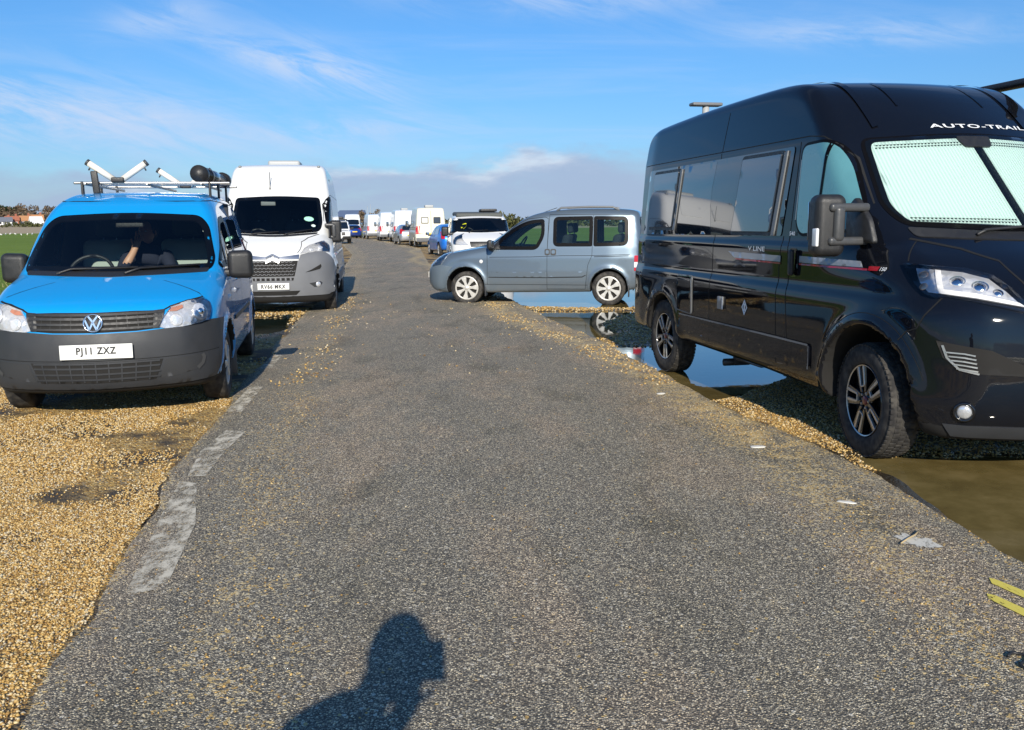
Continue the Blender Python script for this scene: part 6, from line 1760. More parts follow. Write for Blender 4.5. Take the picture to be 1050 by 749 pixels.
def make_gravel():
    om = stone_mat('orange gravel stones', [(0, (.16, .085, .025)), (.25, (.43, .25, .065)), (.55, (.60, .39, .12)), (.80, (.72, .56, .29)), (.94, (.66, .58, .42)), (1, (.18, .16, .13))])
    r = np.random.default_rng(5)
    def scatter(n, x0, x1, y0, y1, maskf):
        x = r.uniform(x0, x1, n); y = r.uniform(y0, y1, n); k = r.random(n) < maskf(x, y); return x[k], y[k]
    yy, xl, xr = ROAD
    L_ = lambda y: np.interp(y, yy, xl); R_ = lambda y: np.interp(y, yy, xr)
    dens_f = lambda x, y: np.clip(1.3 - (vnoise(x, y, .62, 91, 4) - .42) * 5.2, .03, 1)
    # left verge
    xs, ys, zs, S = [], [], [], []
    x, y = scatter(140000, -4.6, -1.2, 1.9, 5.2, lambda x, y: (x < L_(y) + .015) * dens_f(x, y)); stones('gravel', np.column_stack([x, y, ground_h(x, y)]), .0112, om, 1, low=True)
    x, y = scatter(62000, -5.2, -1.9, 5.2, 8.4, lambda x, y: (x < L_(y) + .015) * dens_f(x, y)); stones('gravel', np.column_stack([x, y, ground_h(x, y)]), .0145, om, 2, low=True)
    x, y = scatter(9000, -5.5, -2.4, 8.4, 16, lambda x, y: (x < L_(y) + .015) * dens_f(x, y)); z = ground_h(x, y); k = z > WATER_Z; stones('gravel', np.column_stack([x, y, z])[k], .026, om, 3)
    # right verge up to the waterline
    x, y = scatter(40000, 1.2, 4.6, 5.2, 8.6, lambda x, y: (x > R_(y) - .02) * np.clip(1.5 - (x - R_(y)) * .45, .25, 1)); z = ground_h(x, y); k = z > WATER_Z - .003; stones('gravel', np.column_stack([x, y, z])[k], .0145, om, 4, low=True)
    x, y = scatter(16000, .1, 3.6, 8.6, 16, lambda x, y: (x > R_(y) - .02) * np.clip(1.5 - (x - R_(y)) * .45, .25, 1)); z = ground_h(x, y); k = z > WATER_Z - .003; stones('gravel', np.column_stack([x, y, z])[k], .026, om, 5)
    # grit strewn on the tarmac
    def edge_w(x, y):
        dl = x - L_(y); dr = R_(y) - x
        g = np.exp(-(dl / .05) ** 2) * .5 + np.exp(-((dl - .62) / .2) ** 2) * .35 + np.exp(-((dr - .38 - .22 * np.sin(y * .55)) / .22) ** 2) * .8 * (.25 + .75 * sstep(3.4, 6, y)) + np.exp(-(dr / .10) ** 2) * .5 + .02
        return np.clip(g * sstep(.32, .62, vnoise(x, y, .5, 95, 3)) * 1.2, 0, 1) * (dl > .03) * (dr > .03)
    x, y = scatter(34000, -2.7, 2.4, 2.0, 8, edge_w); stones('loose_grit', np.column_stack([x, y, road_z(x, y)]), .0092, om, 6, low=True)
    x, y = scatter(26000, -4.4, 2.2, 8, 19, edge_w); stones('loose_grit', np.column_stack([x, y, road_z(x, y)]), .020, om, 7)
    cm = stone_mat('pale road chippings', [(0, (.075, .069, .055)), (.45, (.19, .175, .14)), (.75, (.40, .365, .275)), (1, (.70, .64, .48))])
    x, y = scatter(110000, -2.4, 2.4, 2.0, 9, lambda x, y: ((x > L_(y) + .03) & (x < R_(y) - .03)) * np.clip(1.5 - y * .14, .3, 1)); stones('road_chippings', np.column_stack([x, y, road_z(x, y) - .0016]), .0062, cm, 8, .5, low=True)

def make_litter():
    wm = pbr('pale flint', (.62, .60, .54), .7, noise=.1, nscale=40)
    def chip(label, x, y, sx, sy, h, rz, seed):
        r = np.random.default_rng(seed); V, F = ellipsoid((0, 0, 0), (1, 1, 1), 7, 14)
        V = V * (1 + (vnoise(V[:, 0] * 2 + 5, V[:, 1] * 2 + V[:, 2], .8, seed, 2)[:, None] - .5) * .5) * np.array([sx, sy, h]) / 2
        V = V @ rot('Z', rz).T + (0, 0, h * .3)
        mb = MB(); mb.add(V, F); o = mb.build('pale_stone', wm); o.location = (x, y, float(road_z(np.array([x]), np.array([y]))[0])); tag(o, label, 'stone')
    chip('pale flat stone on the tarmac left of the campervan front wheel', 1.64, 5.73, .12, .06, .014, 8, 1)
    chip('broken pale stone between the campervan front wheel and the dry stick', 1.79, 4.54, .10, .05, .011, -25, 2)
    chip('small pale stone at the far end of the gravelly road edge', 1.31, 7.6, .09, .06, .014, 20, 4)
    for k in range(1):
        sp = worn_paint('white splash', (.66, .64, .56), (.40, .52), 22)
        a = np.linspace(0, 2 * PI, 26, endpoint=False); rr = .07 * (1 + .45 * np.sin(a * 5 + 1) * np.sin(a * 3)); sheet_on_road('white_splash', np.stack([1.90 + rr * 1.0 * np.cos(a), 3.95 + rr * 1.5 * np.sin(a)], -1), sp)
    P = np.array([(1.80, 3.90), (1.86, 3.96), (1.91, 4.00), (1.965, 4.075)]); z = road_z(P[:, 0], P[:, 1])
    mb = MB(); mb.add(*tube(np.column_stack([P, z + [.012, .014, .016, .014]]), [.0035, .0045, .0045, .0035], 7)); tag(mb.build('stick', M['wood_dry']), 'short dry stick lying across a white splash on the tarmac', 'stick')
    P = np.array([(1.70, 2.83), (1.73, 2.86), (1.77, 2.83), (1.74, 2.79), (1.70, 2.77), (1.72, 2.73), (1.79, 2.72)]); P = chaikin(P, 2, False); z = road_z(P[:, 0], P[:, 1])
    mb = MB(); mb.add(*tube(np.column_stack([P, z + .008]), .0055, 6)); tag(mb.build('cable_scrap', M['black_plastic']), 'curled scrap of black cable near the yellow paint', 'cable')
# ---------------------------------------------------------------- far country: hill, wood, houses, shed, trees, birds, grass
def leaf_mat(name, stops):
    m, nt, N, L, b = new_mat(name); at = N.new('ShaderNodeAttribute'); at.attribute_name = 'tone'
    L.new(ramp(N, L, at.outputs['Fac'], stops), b.inputs['Base Color']); setp(b, rough=.9, spec=.1); return m

def tufts(cen, rad3, n, size, r):
    """many small twig/leaf faces through an uneven crown volume -> V,F,tone"""
    k = max(5, n // 60)
    sub = r.normal(0, 1, (k, 3)); sub /= np.linalg.norm(sub, axis=1)[:, None]; sub *= r.uniform(.25, .85, (k, 1))
    sr = r.uniform(.22, .48, k)
    pick = r.integers(0, k, n)
    p = r.normal(0, 1, (n, 3)); p /= np.linalg.norm(p, axis=1)[:, None]
    p = sub[pick] + p * (sr[pick] * r.uniform(.3, 1.05, n) ** .5)[:, None]
    tone = np.clip(.25 + .5 * r.random(k)[pick] + .3 * (r.random(n) - .5), 0, 1)
    p = p * np.array(rad3) + np.array(cen)
    a = r.normal(0, 1, (n, 3)); a /= np.linalg.norm(a, axis=1)[:, None]
    b = np.cross(a, r.normal(0, 1, (n, 3))); b /= np.linalg.norm(b, axis=1)[:, None]
    s = size * r.uniform(.6, 1.5, (n, 1))
    V = np.stack([p - a * s - b * s * .4, p + a * s - b * s * .4, p + a * s * .6 + b * s * .6, p - a * s * .6 + b * s * .5], 1).reshape(-1, 3)
    F = np.arange(4 * n).reshape(-1, 4)
    return V, F, np.repeat(tone, 4)

def make_tree(name, label, loc, h, w, mat, bark, n=500, size=.35, seed=0, group=None, low=.3):
    r = np.random.default_rng(seed)
    root = thing(name, label, 'tree', loc, 0, group)
    mb = MB(); mb.add(*tube([(0, 0, -.2), (.05 * h * .1, 0, h * .3), (0, .02 * h, h * .75)], [h * .03, h * .022, h * .006], 7))
    for k in range(7):
        a = r.uniform(0, 2 * PI); z0 = h * r.uniform(.25, .6); L = w * r.uniform(.25, .42)
        mb.add(*tube([(0, 0, z0), (math.cos(a) * L * .6, math.sin(a) * L * .6, z0 + h * .12), (math.cos(a) * L, math.sin(a) * L, z0 + h * .25)], [h * .012, h * .008, h * .003], 5))
    mb.build('trunk', bark, root)
    V, F, t = tufts((0, 0, h * (low + (1 - low) / 2)), (w / 2, w / 2, h * (1 - low) / 2), n, size, r)
    me = mesh_np('crown', V, F, mat, False); attr(me, 'tone', t); link('crown', me, root)
    return root

def make_house(label, loc, yaw, w, d, h, wall, roofm, chim=True, group='houses below the wooded hill'):
    root = thing('house', label, 'house', loc, yaw, group)
    mb = MB(); V, F = rbox((0, 0, h / 2), (w, d, h), .02, 2); mb.add(V, F, False); wl = mb.build('wall', wall, root)
    rh = d * .42; o = .45
    V = [(-w / 2 - o, -d / 2 - o, h - .1), (w / 2 + o, -d / 2 - o, h - .1), (w / 2 + o, d / 2 + o, h - .1), (-w / 2 - o, d / 2 + o, h - .1), (-w / 2 - o * .6, 0, h + rh), (w / 2 + o * .6, 0, h + rh)]
    mb = MB(); mb.add(V, [[0, 1, 5, 4], [2, 3, 4, 5], [1, 2, 5], [3, 0, 4], [3, 2, 1, 0]], False); rf = mb.build('roof', roofm, root)
    if chim:
        mb = MB(); V, F = rbox((w * .3, .3, h + rh + .3), (.9, .7, 1.6), .03, 2); mb.add(V, F, False); mb.build('chimney', M['brick'], rf)
    for fl in range(2 if h > 4 else 1):
        for x in (-w * .28, w * .26):
            mb = MB(); V, F = rbox((x, -d / 2 - .02, 1.3 + 2.6 * fl), (1.5, .10, 1.2), .02, 2); mb.add(V, F, False); wn = mb.build('window', M['white_frame'], root)
            mb = MB(); V, F = rbox((x, -d / 2 - .075, 1.3 + 2.6 * fl), (1.25, .03, .95), .01, 2); mb.add(V, F, False); mb.build('pane', M['dark_glass'], wn)
    mb = MB(); V, F = rbox((0, -d / 2 - .03, 1.0), (.95, .08, 2.0), .02, 2); mb.add(V, F, False); mb.build('door', M['trim_grey'], root)
    return root
M['brick'] = pbr('red brick', (.30, .11, .07), .9)
M['render_white'] = pbr('white render', (.72, .72, .70), .8)
M['render_pink'] = pbr('pinkish render', (.50, .36, .30), .8)
M['tile_red'] = pbr('red clay tiles', (.34, .12, .07), .85, noise=.05, nscale=2)
M['tile_orange'] = pbr('orange clay tiles', (.45, .22, .10), .85, noise=.05, nscale=2)
M['slate'] = pbr('grey slate', (.14, .15, .18), .7)
M['white_frame'] = pbr('white window frame', (.75, .75, .75), .5)
M['bark'] = pbr('grey brown bark', (.10, .08, .06), .95)

def make_background():
    brown = leaf_mat('winter woodland twigs', [(0, (.035, .028, .020)), (.35, (.105, .075, .050)), (.65, (.17, .125, .085)), (1, (.24, .19, .13))])
    green = leaf_mat('dark evergreen foliage', [(0, (.008, .015, .006)), (.5, (.025, .042, .016)), (1, (.06, .085, .03))])
    olive = leaf_mat('olive bush foliage', [(0, (.02, .028, .010)), (.5, (.07, .075, .028)), (1, (.14, .13, .06))])
    r = np.random.default_rng(77)
    # wooded hill to the left, about 500 m off
    xs = np.linspace(-520, 60, 90); ys = np.linspace(430, 720, 30); X, Y, F = grid(xs, ys)
    prof = np.interp(X, [-520, -330, -290, -262, -235, -205, -160, -80, 60], [11, 11, 10.5, 8.5, 6.6, 5.5, 3.2, 1.0, .2])
    Z = -.5 + prof * sstep(430, 560, Y) * (1 - .9 * sstep(600, 720, Y)) + (vnoise(X, Y, 40, 5, 3) - .5) * 2 * sstep(430, 500, Y)
    hm = pbr('rough winter hillside', (.12, .10, .06), .95, noise=.04, nscale=.05)
    kind(link('hill', mesh_np('hill', np.stack([X, Y, Z], -1), F, hm)), 'structure')
    VV, FF, TT = [], [], []; off = 0
    for k in range(1300):
        x = r.uniform(-400, -120) if k < 1000 else r.uniform(-500, 20); y = r.uniform(448, 560)
        base = np.interp(x, xs, np.interp(xs, [-520, -330, -290, -262, -235, -205, -160, -80, 60], [11, 11, 10.5, 8.5, 6.6, 5.5, 3.2, 1.0, .2])) * float(sstep(430, 560, np.array(y)))
        hh = r.uniform(3.0, 6.2) * (1 if x < -150 else .7); w = hh * r.uniform(.8, 1.5)
        V, F, t = tufts((x, y, base + hh * .5), (w / 2, w / 2, hh * .55), 60, hh * .085, r)
        VV.append(V); FF.append(F + off); TT.append(np.clip(t + r.uniform(-.25, .15), 0, 1)); off += len(V)
    me = mesh_np('woodland', np.vstack(VV), np.vstack(FF), brown, False); attr(me, 'tone', np.concatenate(TT)); kind(link('woodland', me), 'stuff')
    for k, (u, D, h, w) in enumerate(((5, 520, 6, 13), (13, 525, 5, 12), (18, 530, 5, 9))):
        x = (u - 525) / 902 * D; make_tree('evergreen_tree', ('dark evergreen crown on the hilltop at the far left', 'squat dark evergreen in the middle of the hilltop group', 'dark evergreen at the right end of the hilltop group')[k], (x, D, 8.6), h, w, green, M['bark'], 500, .8, 100 + k, 'evergreens on the hilltop', .05)
    # houses at its foot
    hs = [(-2, 425, 9, 3, 5, 'render_pink', 'tile_red', 'pinkish house with red roof at the far left below the hill'),
          (13, 425, 9, 3, 2.6, 'render_white', 'slate', 'low white house with a grey slate roof below the hill'),
          (21, 430, 8, 3, 3.2, 'brick', 'tile_red', 'red brick house with a steep red roof below the hill'),
          (34, 435, 8, 4, 3.0, 'render_pink', 'tile_orange', 'pale gabled house with an orange roof in the trees'),
          (46, 440, 8, 4, 3.6, 'brick', 'tile_orange', 'brick house with an orange roof nearest the blue van'),
          (45, 360, 5.6, 5, 2.4, 'render_white', 'render_white', 'small bright white house in front of the other houses')]
    for u, D, w, d, h, wa, ro, lb in hs:
        x = (u - 525) / 902 * D
        make_house(lb, (x, D, (2.3 if D > 400 else 1.0)), rad(37) if 'gabled' in lb or 'small bright' in lb else rad(28), w * .72, d + 2, h * .8, M[wa], M[ro], chim=D > 400)
    # hedge line along the far fields on both sides
    VV, FF, TT = [], [], []; off = 0
    for k in range(520):
        x = r.uniform(-330, 330); y = r.uniform(318, 345) if x < -60 else r.uniform(300, 335); hh = r.uniform(1.4, 3.2) * (1.35 if x > -60 else .8); w = hh * 2.2
        V, F, t = tufts((x, y, hh * .4 + (1.5 if x < -60 else 0)), (w, w * .4, hh * .6), 40, hh * .18, r); VV.append(V); FF.append(F + off); TT.append(t); off += len(V)
    me = mesh_np('hedgerow', np.vstack(VV), np.vstack(FF), olive, False); attr(me, 'tone', np.concatenate(TT)); kind(link('hedgerow', me), 'stuff')
    # big shed with a blue-grey roof at the bend
    D = 190; x0 = (343 - 525) / 902 * D; x1 = (375 - 525) / 902 * D; w = (x1 - x0) * 1.02; cx = (x0 + x1) / 2
    root = thing('farm_shed', 'long shed with a blue-grey sheet roof beyond the bend of the road', 'shed', (cx, D, -.3), rad(6))
    mb = MB(); V, F = rbox((0, 6, 1.6), (w, 14, 3.2), .02, 2); mb.add(V, F, False); mb.build('wall', pbr('weathered timber wall', (.16, .15, .15), .9), root)
    V = [(-w / 2 - .3, -1.6, 2.5), (w / 2 + .3, -1.6, 2.5), (w / 2 + .2, 6, 4.9), (-w / 2 + 1.6, 6, 4.9), (-w / 2 - .3, 13.6, 2.5), (w / 2 + .3, 13.6, 2.5)]
    mb = MB(); mb.add(V, [[0, 1, 2, 3], [3, 2, 5, 4], [0, 3, 4], [1, 5, 2]], False); mb.build('roof', pbr('blue-grey sheet roof', (.11, .145, .23), .5, noise=.05, nscale=.6), root)
    mb = MB(); V, F = rbox((w * .2, -.95, 1.4), (4, .1, 2.8), .02, 2); mb.add(V, F, False); mb.build('door', M['trim_grey'], root)
    # single trees that stand clear of the vehicles
    def T(nm, label, u, D, h, w, mat, n, size, seed, low=.2, z=-.3, group=None):
        make_tree(nm, label, ((u - 525) / 902 * D, D, z), h, w, mat, M['bark'], n, size, seed, group, low)
    T('round_bush', 'brown round bush at the right end of the blue-roofed shed', 374.5, 160, 4.6, 2.7, brown, 420, .16, 301, .12)
    T('bare_tree', 'thin pale bare tree left of the blue-roofed shed', 340, 170, 4.2, 4.4, olive, 260, .16, 302, .25)
    T('bare_tree', 'low brown tree showing over the plain white van', 391, 170, 4.4, 3.8, brown, 300, .16, 303, .2)
    T('bushy_tree', 'dark olive tree showing between the low white van and the grey-blue car', 527, 95, 3.2, 5.5, olive, 700, .16, 304, .05)
    T('bushy_tree', 'olive tree behind the folding roof of the low white van', 506, 100, 3.1, 6.5, olive, 700, .16, 305, .05)
    for k, (u, D, h) in enumerate(((380.5, 150, 7.6), (383.5, 152, 8.2), (387, 155, 7.2))):
        o = thing('flag_pole', ('slim bare pole rising just left of the farthest white van', 'tallest of the three slim poles over the farthest white van', 'slim pole farthest right of three over the farthest white van')[k], 'pole', ((u - 525) / 902 * D, D, -.3), 0, 'slim poles behind the vans')
        mb = MB(); mb.add(*tube([(0, 0, 0), (0, 0, h * .62)], [.05, .025], 6)); mb.build('mast', M['white_grey'], o); mb = MB(); V, F = ellipsoid((0, 0, h * .62), (.06, .06, .06), 5, 8); mb.add(V, F); mb.build('finial', M['white_grey'], o)
    # gulls standing on the field
    gv = MB(); V, F = ellipsoid((0, 0, .22), (.21, .10, .11), 7, 10, rot('Y', -12)); gv.add(V, F, True, 0); V, F = ellipsoid((.19, 0, .36), (.075, .06, .06), 6, 8); gv.add(V, F, True, 0)
    gv.add(*tube([(.12, 0, .26), (.18, 0, .34)], [.07, .05], 8), mi=0); gv.add(*tube([(-.12, 0, .22), (-.32, 0, .20)], [.07, .02], 8), mi=1); gv.add(*tube([(.25, 0, .36), (.31, 0, .345)], [.015, .004], 6), mi=2)
    for s in (-1, 1): gv.add(*tube([(.02, s * .04, .14), (.03, s * .04, 0)], .010, 5), mi=2)
    W = pbr('gull white', (.75, .75, .73), .8); G = pbr('gull grey', (.12, .12, .13), .8); Y = pbr('gull yellow', (.6, .4, .05), .6)
    me = None
    gl = [(6.5, 'standing alone on the far left grass'), (8.5, 'just right of the lone far left gull'), (13, 'below the low white house'), (17.5, 'below the red brick house'), (23, 'brightest, left of the pale gabled house'), (29, 'below the gap before the pale gabled house'), (35, 'bright, below the pale gabled house'), (40, 'nearest the blue van windscreen'), (3, 'at the picture edge on the grass')]
    for k, (u, lb) in enumerate(gl):
        D = 158 + r.uniform(-10, 12); x = (u - 525) / 902 * D
        if me is None: o = gv.build('gull', [W, G, Y]); me = o.data
        else: o = link('gull', me)
        o.location = (x, D, .10); o.rotation_euler = (0, 0, r.uniform(0, 6)); s = r.uniform(.8, 1.1); o.scale = (s, s, s); tag(o, 'white gull ' + lb, 'bird', 'gulls on the green field')
    # rough grass on the near left verge and behind
    gm = leaf_mat('rough verge grass', [(0, (.04, .07, .012)), (.45, (.10, .15, .03)), (.7, (.26, .24, .10)), (1, (.45, .38, .20))])
    n = 42000; yy = r.uniform(7, 46, n) ** 1.0; e = np.interp(yy, LEFT[:, 1], LEFT[:, 0])
    xx = e - 3.6 - r.exponential(3.2, n); k = r.random(n) < sstep(.30, .60, vnoise(xx, yy, 1.1, 404, 3)); xx, yy = xx[k], yy[k]; n = len(xx)
    hgt = r.uniform(.05, .20, n) * np.where(e[k] - xx < 5.5, 1.3, .8); a = r.uniform(0, 2 * PI, n); lean = r.normal(0, .07, (n, 2)); wd = r.uniform(.006, .014, n)
    p = np.column_stack([xx, yy, np.where(e[k] - xx > 5.0, .03, .0)]); t = np.stack([np.cos(a), np.sin(a), np.zeros(n)], -1) * wd[:, None]; up = np.column_stack([lean, hgt])
    V = np.stack([p - t, p + t, p + up], 1).reshape(-1, 3); me = mesh_np('grass', V, np.arange(3 * n).reshape(-1, 3), gm, False); attr(me, 'tone', np.repeat(np.clip(r.normal(.45, .25, n) + .25 * (e[k] - xx < 6), 0, 1), 3)); kind(link('grass', me), 'stuff')
# ---------------------------------------------------------------- people: one skinned skeleton each
def skin_body(name, verts, edges, radii, mat, parent=None, root=0, levels=2):
    me = bpy.data.meshes.new(name); me.from_pydata([tuple(v) for v in verts], edges, [])
    o = link(name, me, parent)
    o.modifiers.new('skin', 'SKIN'); me.skin_vertices[0].data
    for i, sv in enumerate(me.skin_vertices[0].data):
        r_ = radii[i]; sv.radius = (r_, r_) if np.isscalar(r_) else r_
        sv.use_root = (i == root)
    s = o.modifiers.new('sub', 'SUBSURF'); s.levels = levels; s.render_levels = levels
    dg = bpy.context.evaluated_depsgraph_get(); dg.update()
    m2 = bpy.data.meshes.new_from_object(o.evaluated_get(dg)); o.modifiers.clear(); old = o.data; o.data = m2; bpy.data.meshes.remove(old)
    m2.materials.clear()
    for m in (mat if isinstance(mat, list) else [mat]): m2.materials.append(m)
    m2.polygons.foreach_set('use_smooth', np.ones(len(m2.polygons), bool))
    return o

def paint_faces(o, fn):
    me = o.data
    for p in me.polygons: p.material_index = fn(p.center)

def chain(V, E, R, start, pts, rads):
    prev = start
    for p, r_ in zip(pts, rads):
        V.append(p); R.append(r_); E.append((prev, len(V) - 1)); prev = len(V) - 1
    return prev

def hand(V, E, R, wrist_i, wrist, fwd, side, curl=.5, s=1., up=None):
    """palm and five fingers grown from a wrist vertex"""
    f = np.array(fwd, float); f /= np.linalg.norm(f); sd = np.array(side, float); sd -= f * (sd @ f); sd /= np.linalg.norm(sd); nrm = np.cross(f, sd)
    w = np.array(wrist, float)
    palm = w + f * .055 * s; V.append(palm); R.append((.036 * s, .018 * s)); E.append((wrist_i, len(V) - 1)); pi = len(V) - 1
    for k, (o, L) in enumerate(((.032, .070), (.011, .079), (-.011, .074), (-.031, .058))):
        d = f; q = palm + sd * o * s + f * .035 * s; V.append(q); R.append(.0095 * s); E.append((pi, len(V) - 1)); last = len(V) - 1
        for j in range(3):
            d = d * math.cos(curl * .75) + nrm * math.sin(curl * .75) if j else d * math.cos(curl * .4) + nrm * math.sin(curl * .4)
            q = q + d * L * s * (.42, .32, .26)[j]; V.append(q); R.append((.0092, .0085, .0075)[j] * s); E.append((last, len(V) - 1)); last = len(V) - 1
    q = w + f * .025 * s + sd * .030 * s; V.append(q); R.append(.0125 * s); E.append((wrist_i, len(V) - 1)); last = len(V) - 1
    for j in range(2):
        q = q + (f * .7 + sd * (.6 - .35 * j) + nrm * .35).astype(float) * .036 * s; V.append(q); R.append((.0105, .009)[j] * s); E.append((last, len(V) - 1)); last = len(V) - 1

def head_mesh(c, yaw, skin_m, pitch=0.):
    """head with brow, nose, chin, ears and eyes; faces +x before yaw"""
    n, m = 26, 32; V = []
    for i in range(n + 1):
        t = PI * i / n
        for j in range(m):
            a = 2 * PI * j / m
            x, y, z = math.sin(t) * math.cos(a), math.sin(t) * math.sin(a), math.cos(t)
            px, py, pz = x * .098, y * .076, z * .118
            if x > 0:
                fz = pz
                px *= 1 - .10 * max(0, -z) - .05 * max(0, z)
                w = math.exp(-(py / .013) ** 2)
                px += w * (.026 * math.exp(-((fz + .022) / .016) ** 2) + .012 * math.exp(-((fz - .0) / .018) ** 2))       # nose
                px += .010 * math.exp(-((fz - .022) / .010) ** 2) * math.exp(-(py / .05) ** 4)                              # brow
                px -= .010 * math.exp(-((abs(py) - .032) / .014) ** 2) * math.exp(-((fz - .004) / .012) ** 2)               # eye sockets
                px += .007 * math.exp(-((fz + .058) / .006) ** 2) * math.exp(-(py / .022) ** 4) + .007 * math.exp(-((fz + .070) / .006) ** 2) * math.exp(-(py / .018) ** 4)
                px += .012 * math.exp(-((fz + .098) / .016) ** 2) * math.exp(-(py / .026) ** 2)                             # chin
            py *= 1 - .25 * max(0, -z) ** 2
            V.append((px, py, pz))
    F = [[i * m + j, (i + 1) * m + j, (i + 1) * m + (j + 1) % m, i * m + (j + 1) % m] for i in range(n) for j in range(m)]
    mb = MB(); mb.add(V, F)
    for s in (-1, 1):
        e, ef = ellipsoid((-.005, s * .079, -.005), (.022, .010, .032), 8, 10, rot('Z', s * 18)); mb.add(e, ef)
        e, ef = ellipsoid((.086, s * .032, .004), (.010, .013, .008), 6, 10); mb.add(e, ef, True, 1)
    return mb

def rotz(P, a, c=(0, 0, 0)):
    return np.asarray(P) @ rot('Z', a).T + np.array(c)

def make_photographer():
    """stands behind the camera; only the shadow of head and shoulders reaches the picture"""
    bx, by = -.31, -.36
    root = thing('person', 'person in dark hooded coat behind the camera whose shadow falls on the tarmac', 'person', (bx, by, 0), rad(-45))
    def G(x, y, z): return np.array([x, y, z], float)
    V = [G(0, -.04, .98)]; R = [(.17, .13)]; E = []
    chain(V, E, R, 0, [G(.0, -.03, 1.12), G(.0, .0, 1.28), G(.0, .05, 1.40), G(.02, .13, 1.49)], [(.165, .12), (.175, .13), (.13, .11), (.066, .066)])
    for s in (-1, 1):
        k = chain(V, E, R, 0, [G(s * .10, -.03, .88), G(s * .12, .0, .50), G(s * .13, -.03, .10), G(s * .13, .07, .045), G(s * .14, .14, .04)], [.10, .068, .052, .05, .04])
    # left hand holds the phone up, right arm hangs with a bent elbow
    k = chain(V, E, R, 3, [G(-.17, .05, 1.345), G(-.13, .15, 1.13), G(-.08, .25, 1.24), G(-.06, .36, 1.335)], [.072, .058, .046, .033])
    hand(V, E, R, k, V[k], (.2, .1, .95), (1, 0, 0), .7)
    k = chain(V, E, R, 3, [G(.17, .02, 1.345), G(.215, -.02, 1.07), G(.20, .12, .90), G(.18, .19, .82)], [.072, .058, .046, .033])
    hand(V, E, R, k, V[k], (-.1, .5, -.85), (0, .8, .5), .5)
    coat = pbr('dark navy padded coat', (.015, .018, .03), .85, noise=.06); trousers = pbr('dark jeans', (.02, .025, .04), .9)
    b = skin_body('clothed_body', V, E, R, [coat, trousers, M['skin'], M['black_plastic']], root)
    def pm(c):
        if c.z < .09: return 3
        if (c.y > .345 and c.z > 1.30) or (c.y > .175 and c.z < .84): return 2
        if c.z < .86 and abs(c.y) < .16: return 1
        return 0
    paint_faces(b, pm)
    hc = (.055, .225, 1.60)
    mb = head_mesh((0, 0, 0), 0, M['skin']); m2 = MB(); m2.V = [rotz(np.vstack(mb.V), 90, hc)]; m2.F, m2.S, m2.I, m2.n = mb.F, mb.S, mb.I, mb.n
    hd = m2.build('head', [M['skin'], M['white_lens']], root)
    hb = MB(); e, ef = ellipsoid((0, 0, 0), (.122, .108, .158), 16, 24); k = e[:, 0] < .07; e[~k, 0] = .07 + (e[~k, 0] - .07) * .25; e[~k, 1:] *= .86
    hb.add(rotz(e, 90, (hc[0], hc[1] - .022, hc[2] - .01)), ef); hb.build('hood', coat, hd)
    nb = MB(); nb.add(*tube([G(.02, .11, 1.42), G(.03, .17, 1.55)], [.064, .058], 14)); nb.build('neck', M['skin'], hd)
    ph = thing('phone', 'black phone held up by the photographer behind the view', 'phone', (-.026, -.022, 1.450))
    mb = MB(); e, ef = rbox((0, 0, 0), (.074, .009, .15), .004, 3); mb.add(e, ef); c = mb.build('case', M['black_gloss'], ph)
    mb = MB(); e, ef = rbox((0, -.0055, 0), (.068, .003, .142), .001, 2); mb.add(e, ef); mb.build('screen', M['dark_glass'], ph)

def make_driver():
    """sits in the blue van, leaning to the middle with one hand raised to the face"""
    c, s = math.cos(-1.366), math.sin(-1.366)
    root = thing('person', 'person in dark clothes seated in the blue van with a hand raised to the face', 'person', (-3.364 + c * -1.25 - s * .02, 7.516 + s * -1.25 + c * .02, .72), -1.366)
    def G(x, y, z): return np.array([x, y, z], float)
    V = [G(0, 0, .08)]; R = [(.15, .16)]; E = []
    chain(V, E, R, 0, [G(-.06, 0, .24), G(-.09, .0, .42), G(-.07, .01, .53), G(-.04, .02, .60)], [(.13, .165), (.125, .18), (.10, .13), (.058, .058)])
    for sd in (-1, 1): chain(V, E, R, 0, [G(.12, sd * .10, .06), G(.46, sd * .13, .10), G(.52, sd * .13, -.30), G(.60, sd * .13, -.38)], [.085, .068, .05, .04])
    k = chain(V, E, R, 3, [G(-.05, -.20, .47), G(.12, -.24, .27), G(.20, -.13, .45), G(.14, -.06, .58)], [.068, .052, .043, .030])
    hand(V, E, R, k, V[k], (-.35, .25, .9), (0, -1, 0), .6)
    k = chain(V, E, R, 3, [G(-.05, .20, .47), G(.08, .26, .24), G(.26, .20, .14), G(.33, .17, .11)], [.068, .052, .043, .030])
    hand(V, E, R, k, V[k], (.9, -.2, -.2), (0, -1, 0), .8)
    o = skin_body('clothed_body', V, E, R, [M['cloth_dark'], M['skin']], root)
    paint_faces(o, lambda p: 1 if ((p.x > .10 and p.z > .44 and abs(p.y) < .22)) else 0)
    mb = head_mesh((0, 0, 0), 0, M['skin']); m2 = MB(); m2.V = [rotz(np.vstack(mb.V), -22, (-.005, .03, .735))]; m2.F, m2.S, m2.I, m2.n = mb.F, mb.S, mb.I, mb.n
    hd = m2.build('head', [M['skin'], M['white_lens']], root)
    hb = MB(); e, ef = ellipsoid((0, 0, 0), (.112, .090, .125), 14, 20); k = e[:, 0] < .05 - .5 * np.maximum(0, -e[:, 2]); e[~k] *= .8; hb.add(rotz(e, -22, (-.013, .033, .752)), ef); hb.build('hair', pbr('dark hair', (.015, .011, .009), .7), hd)
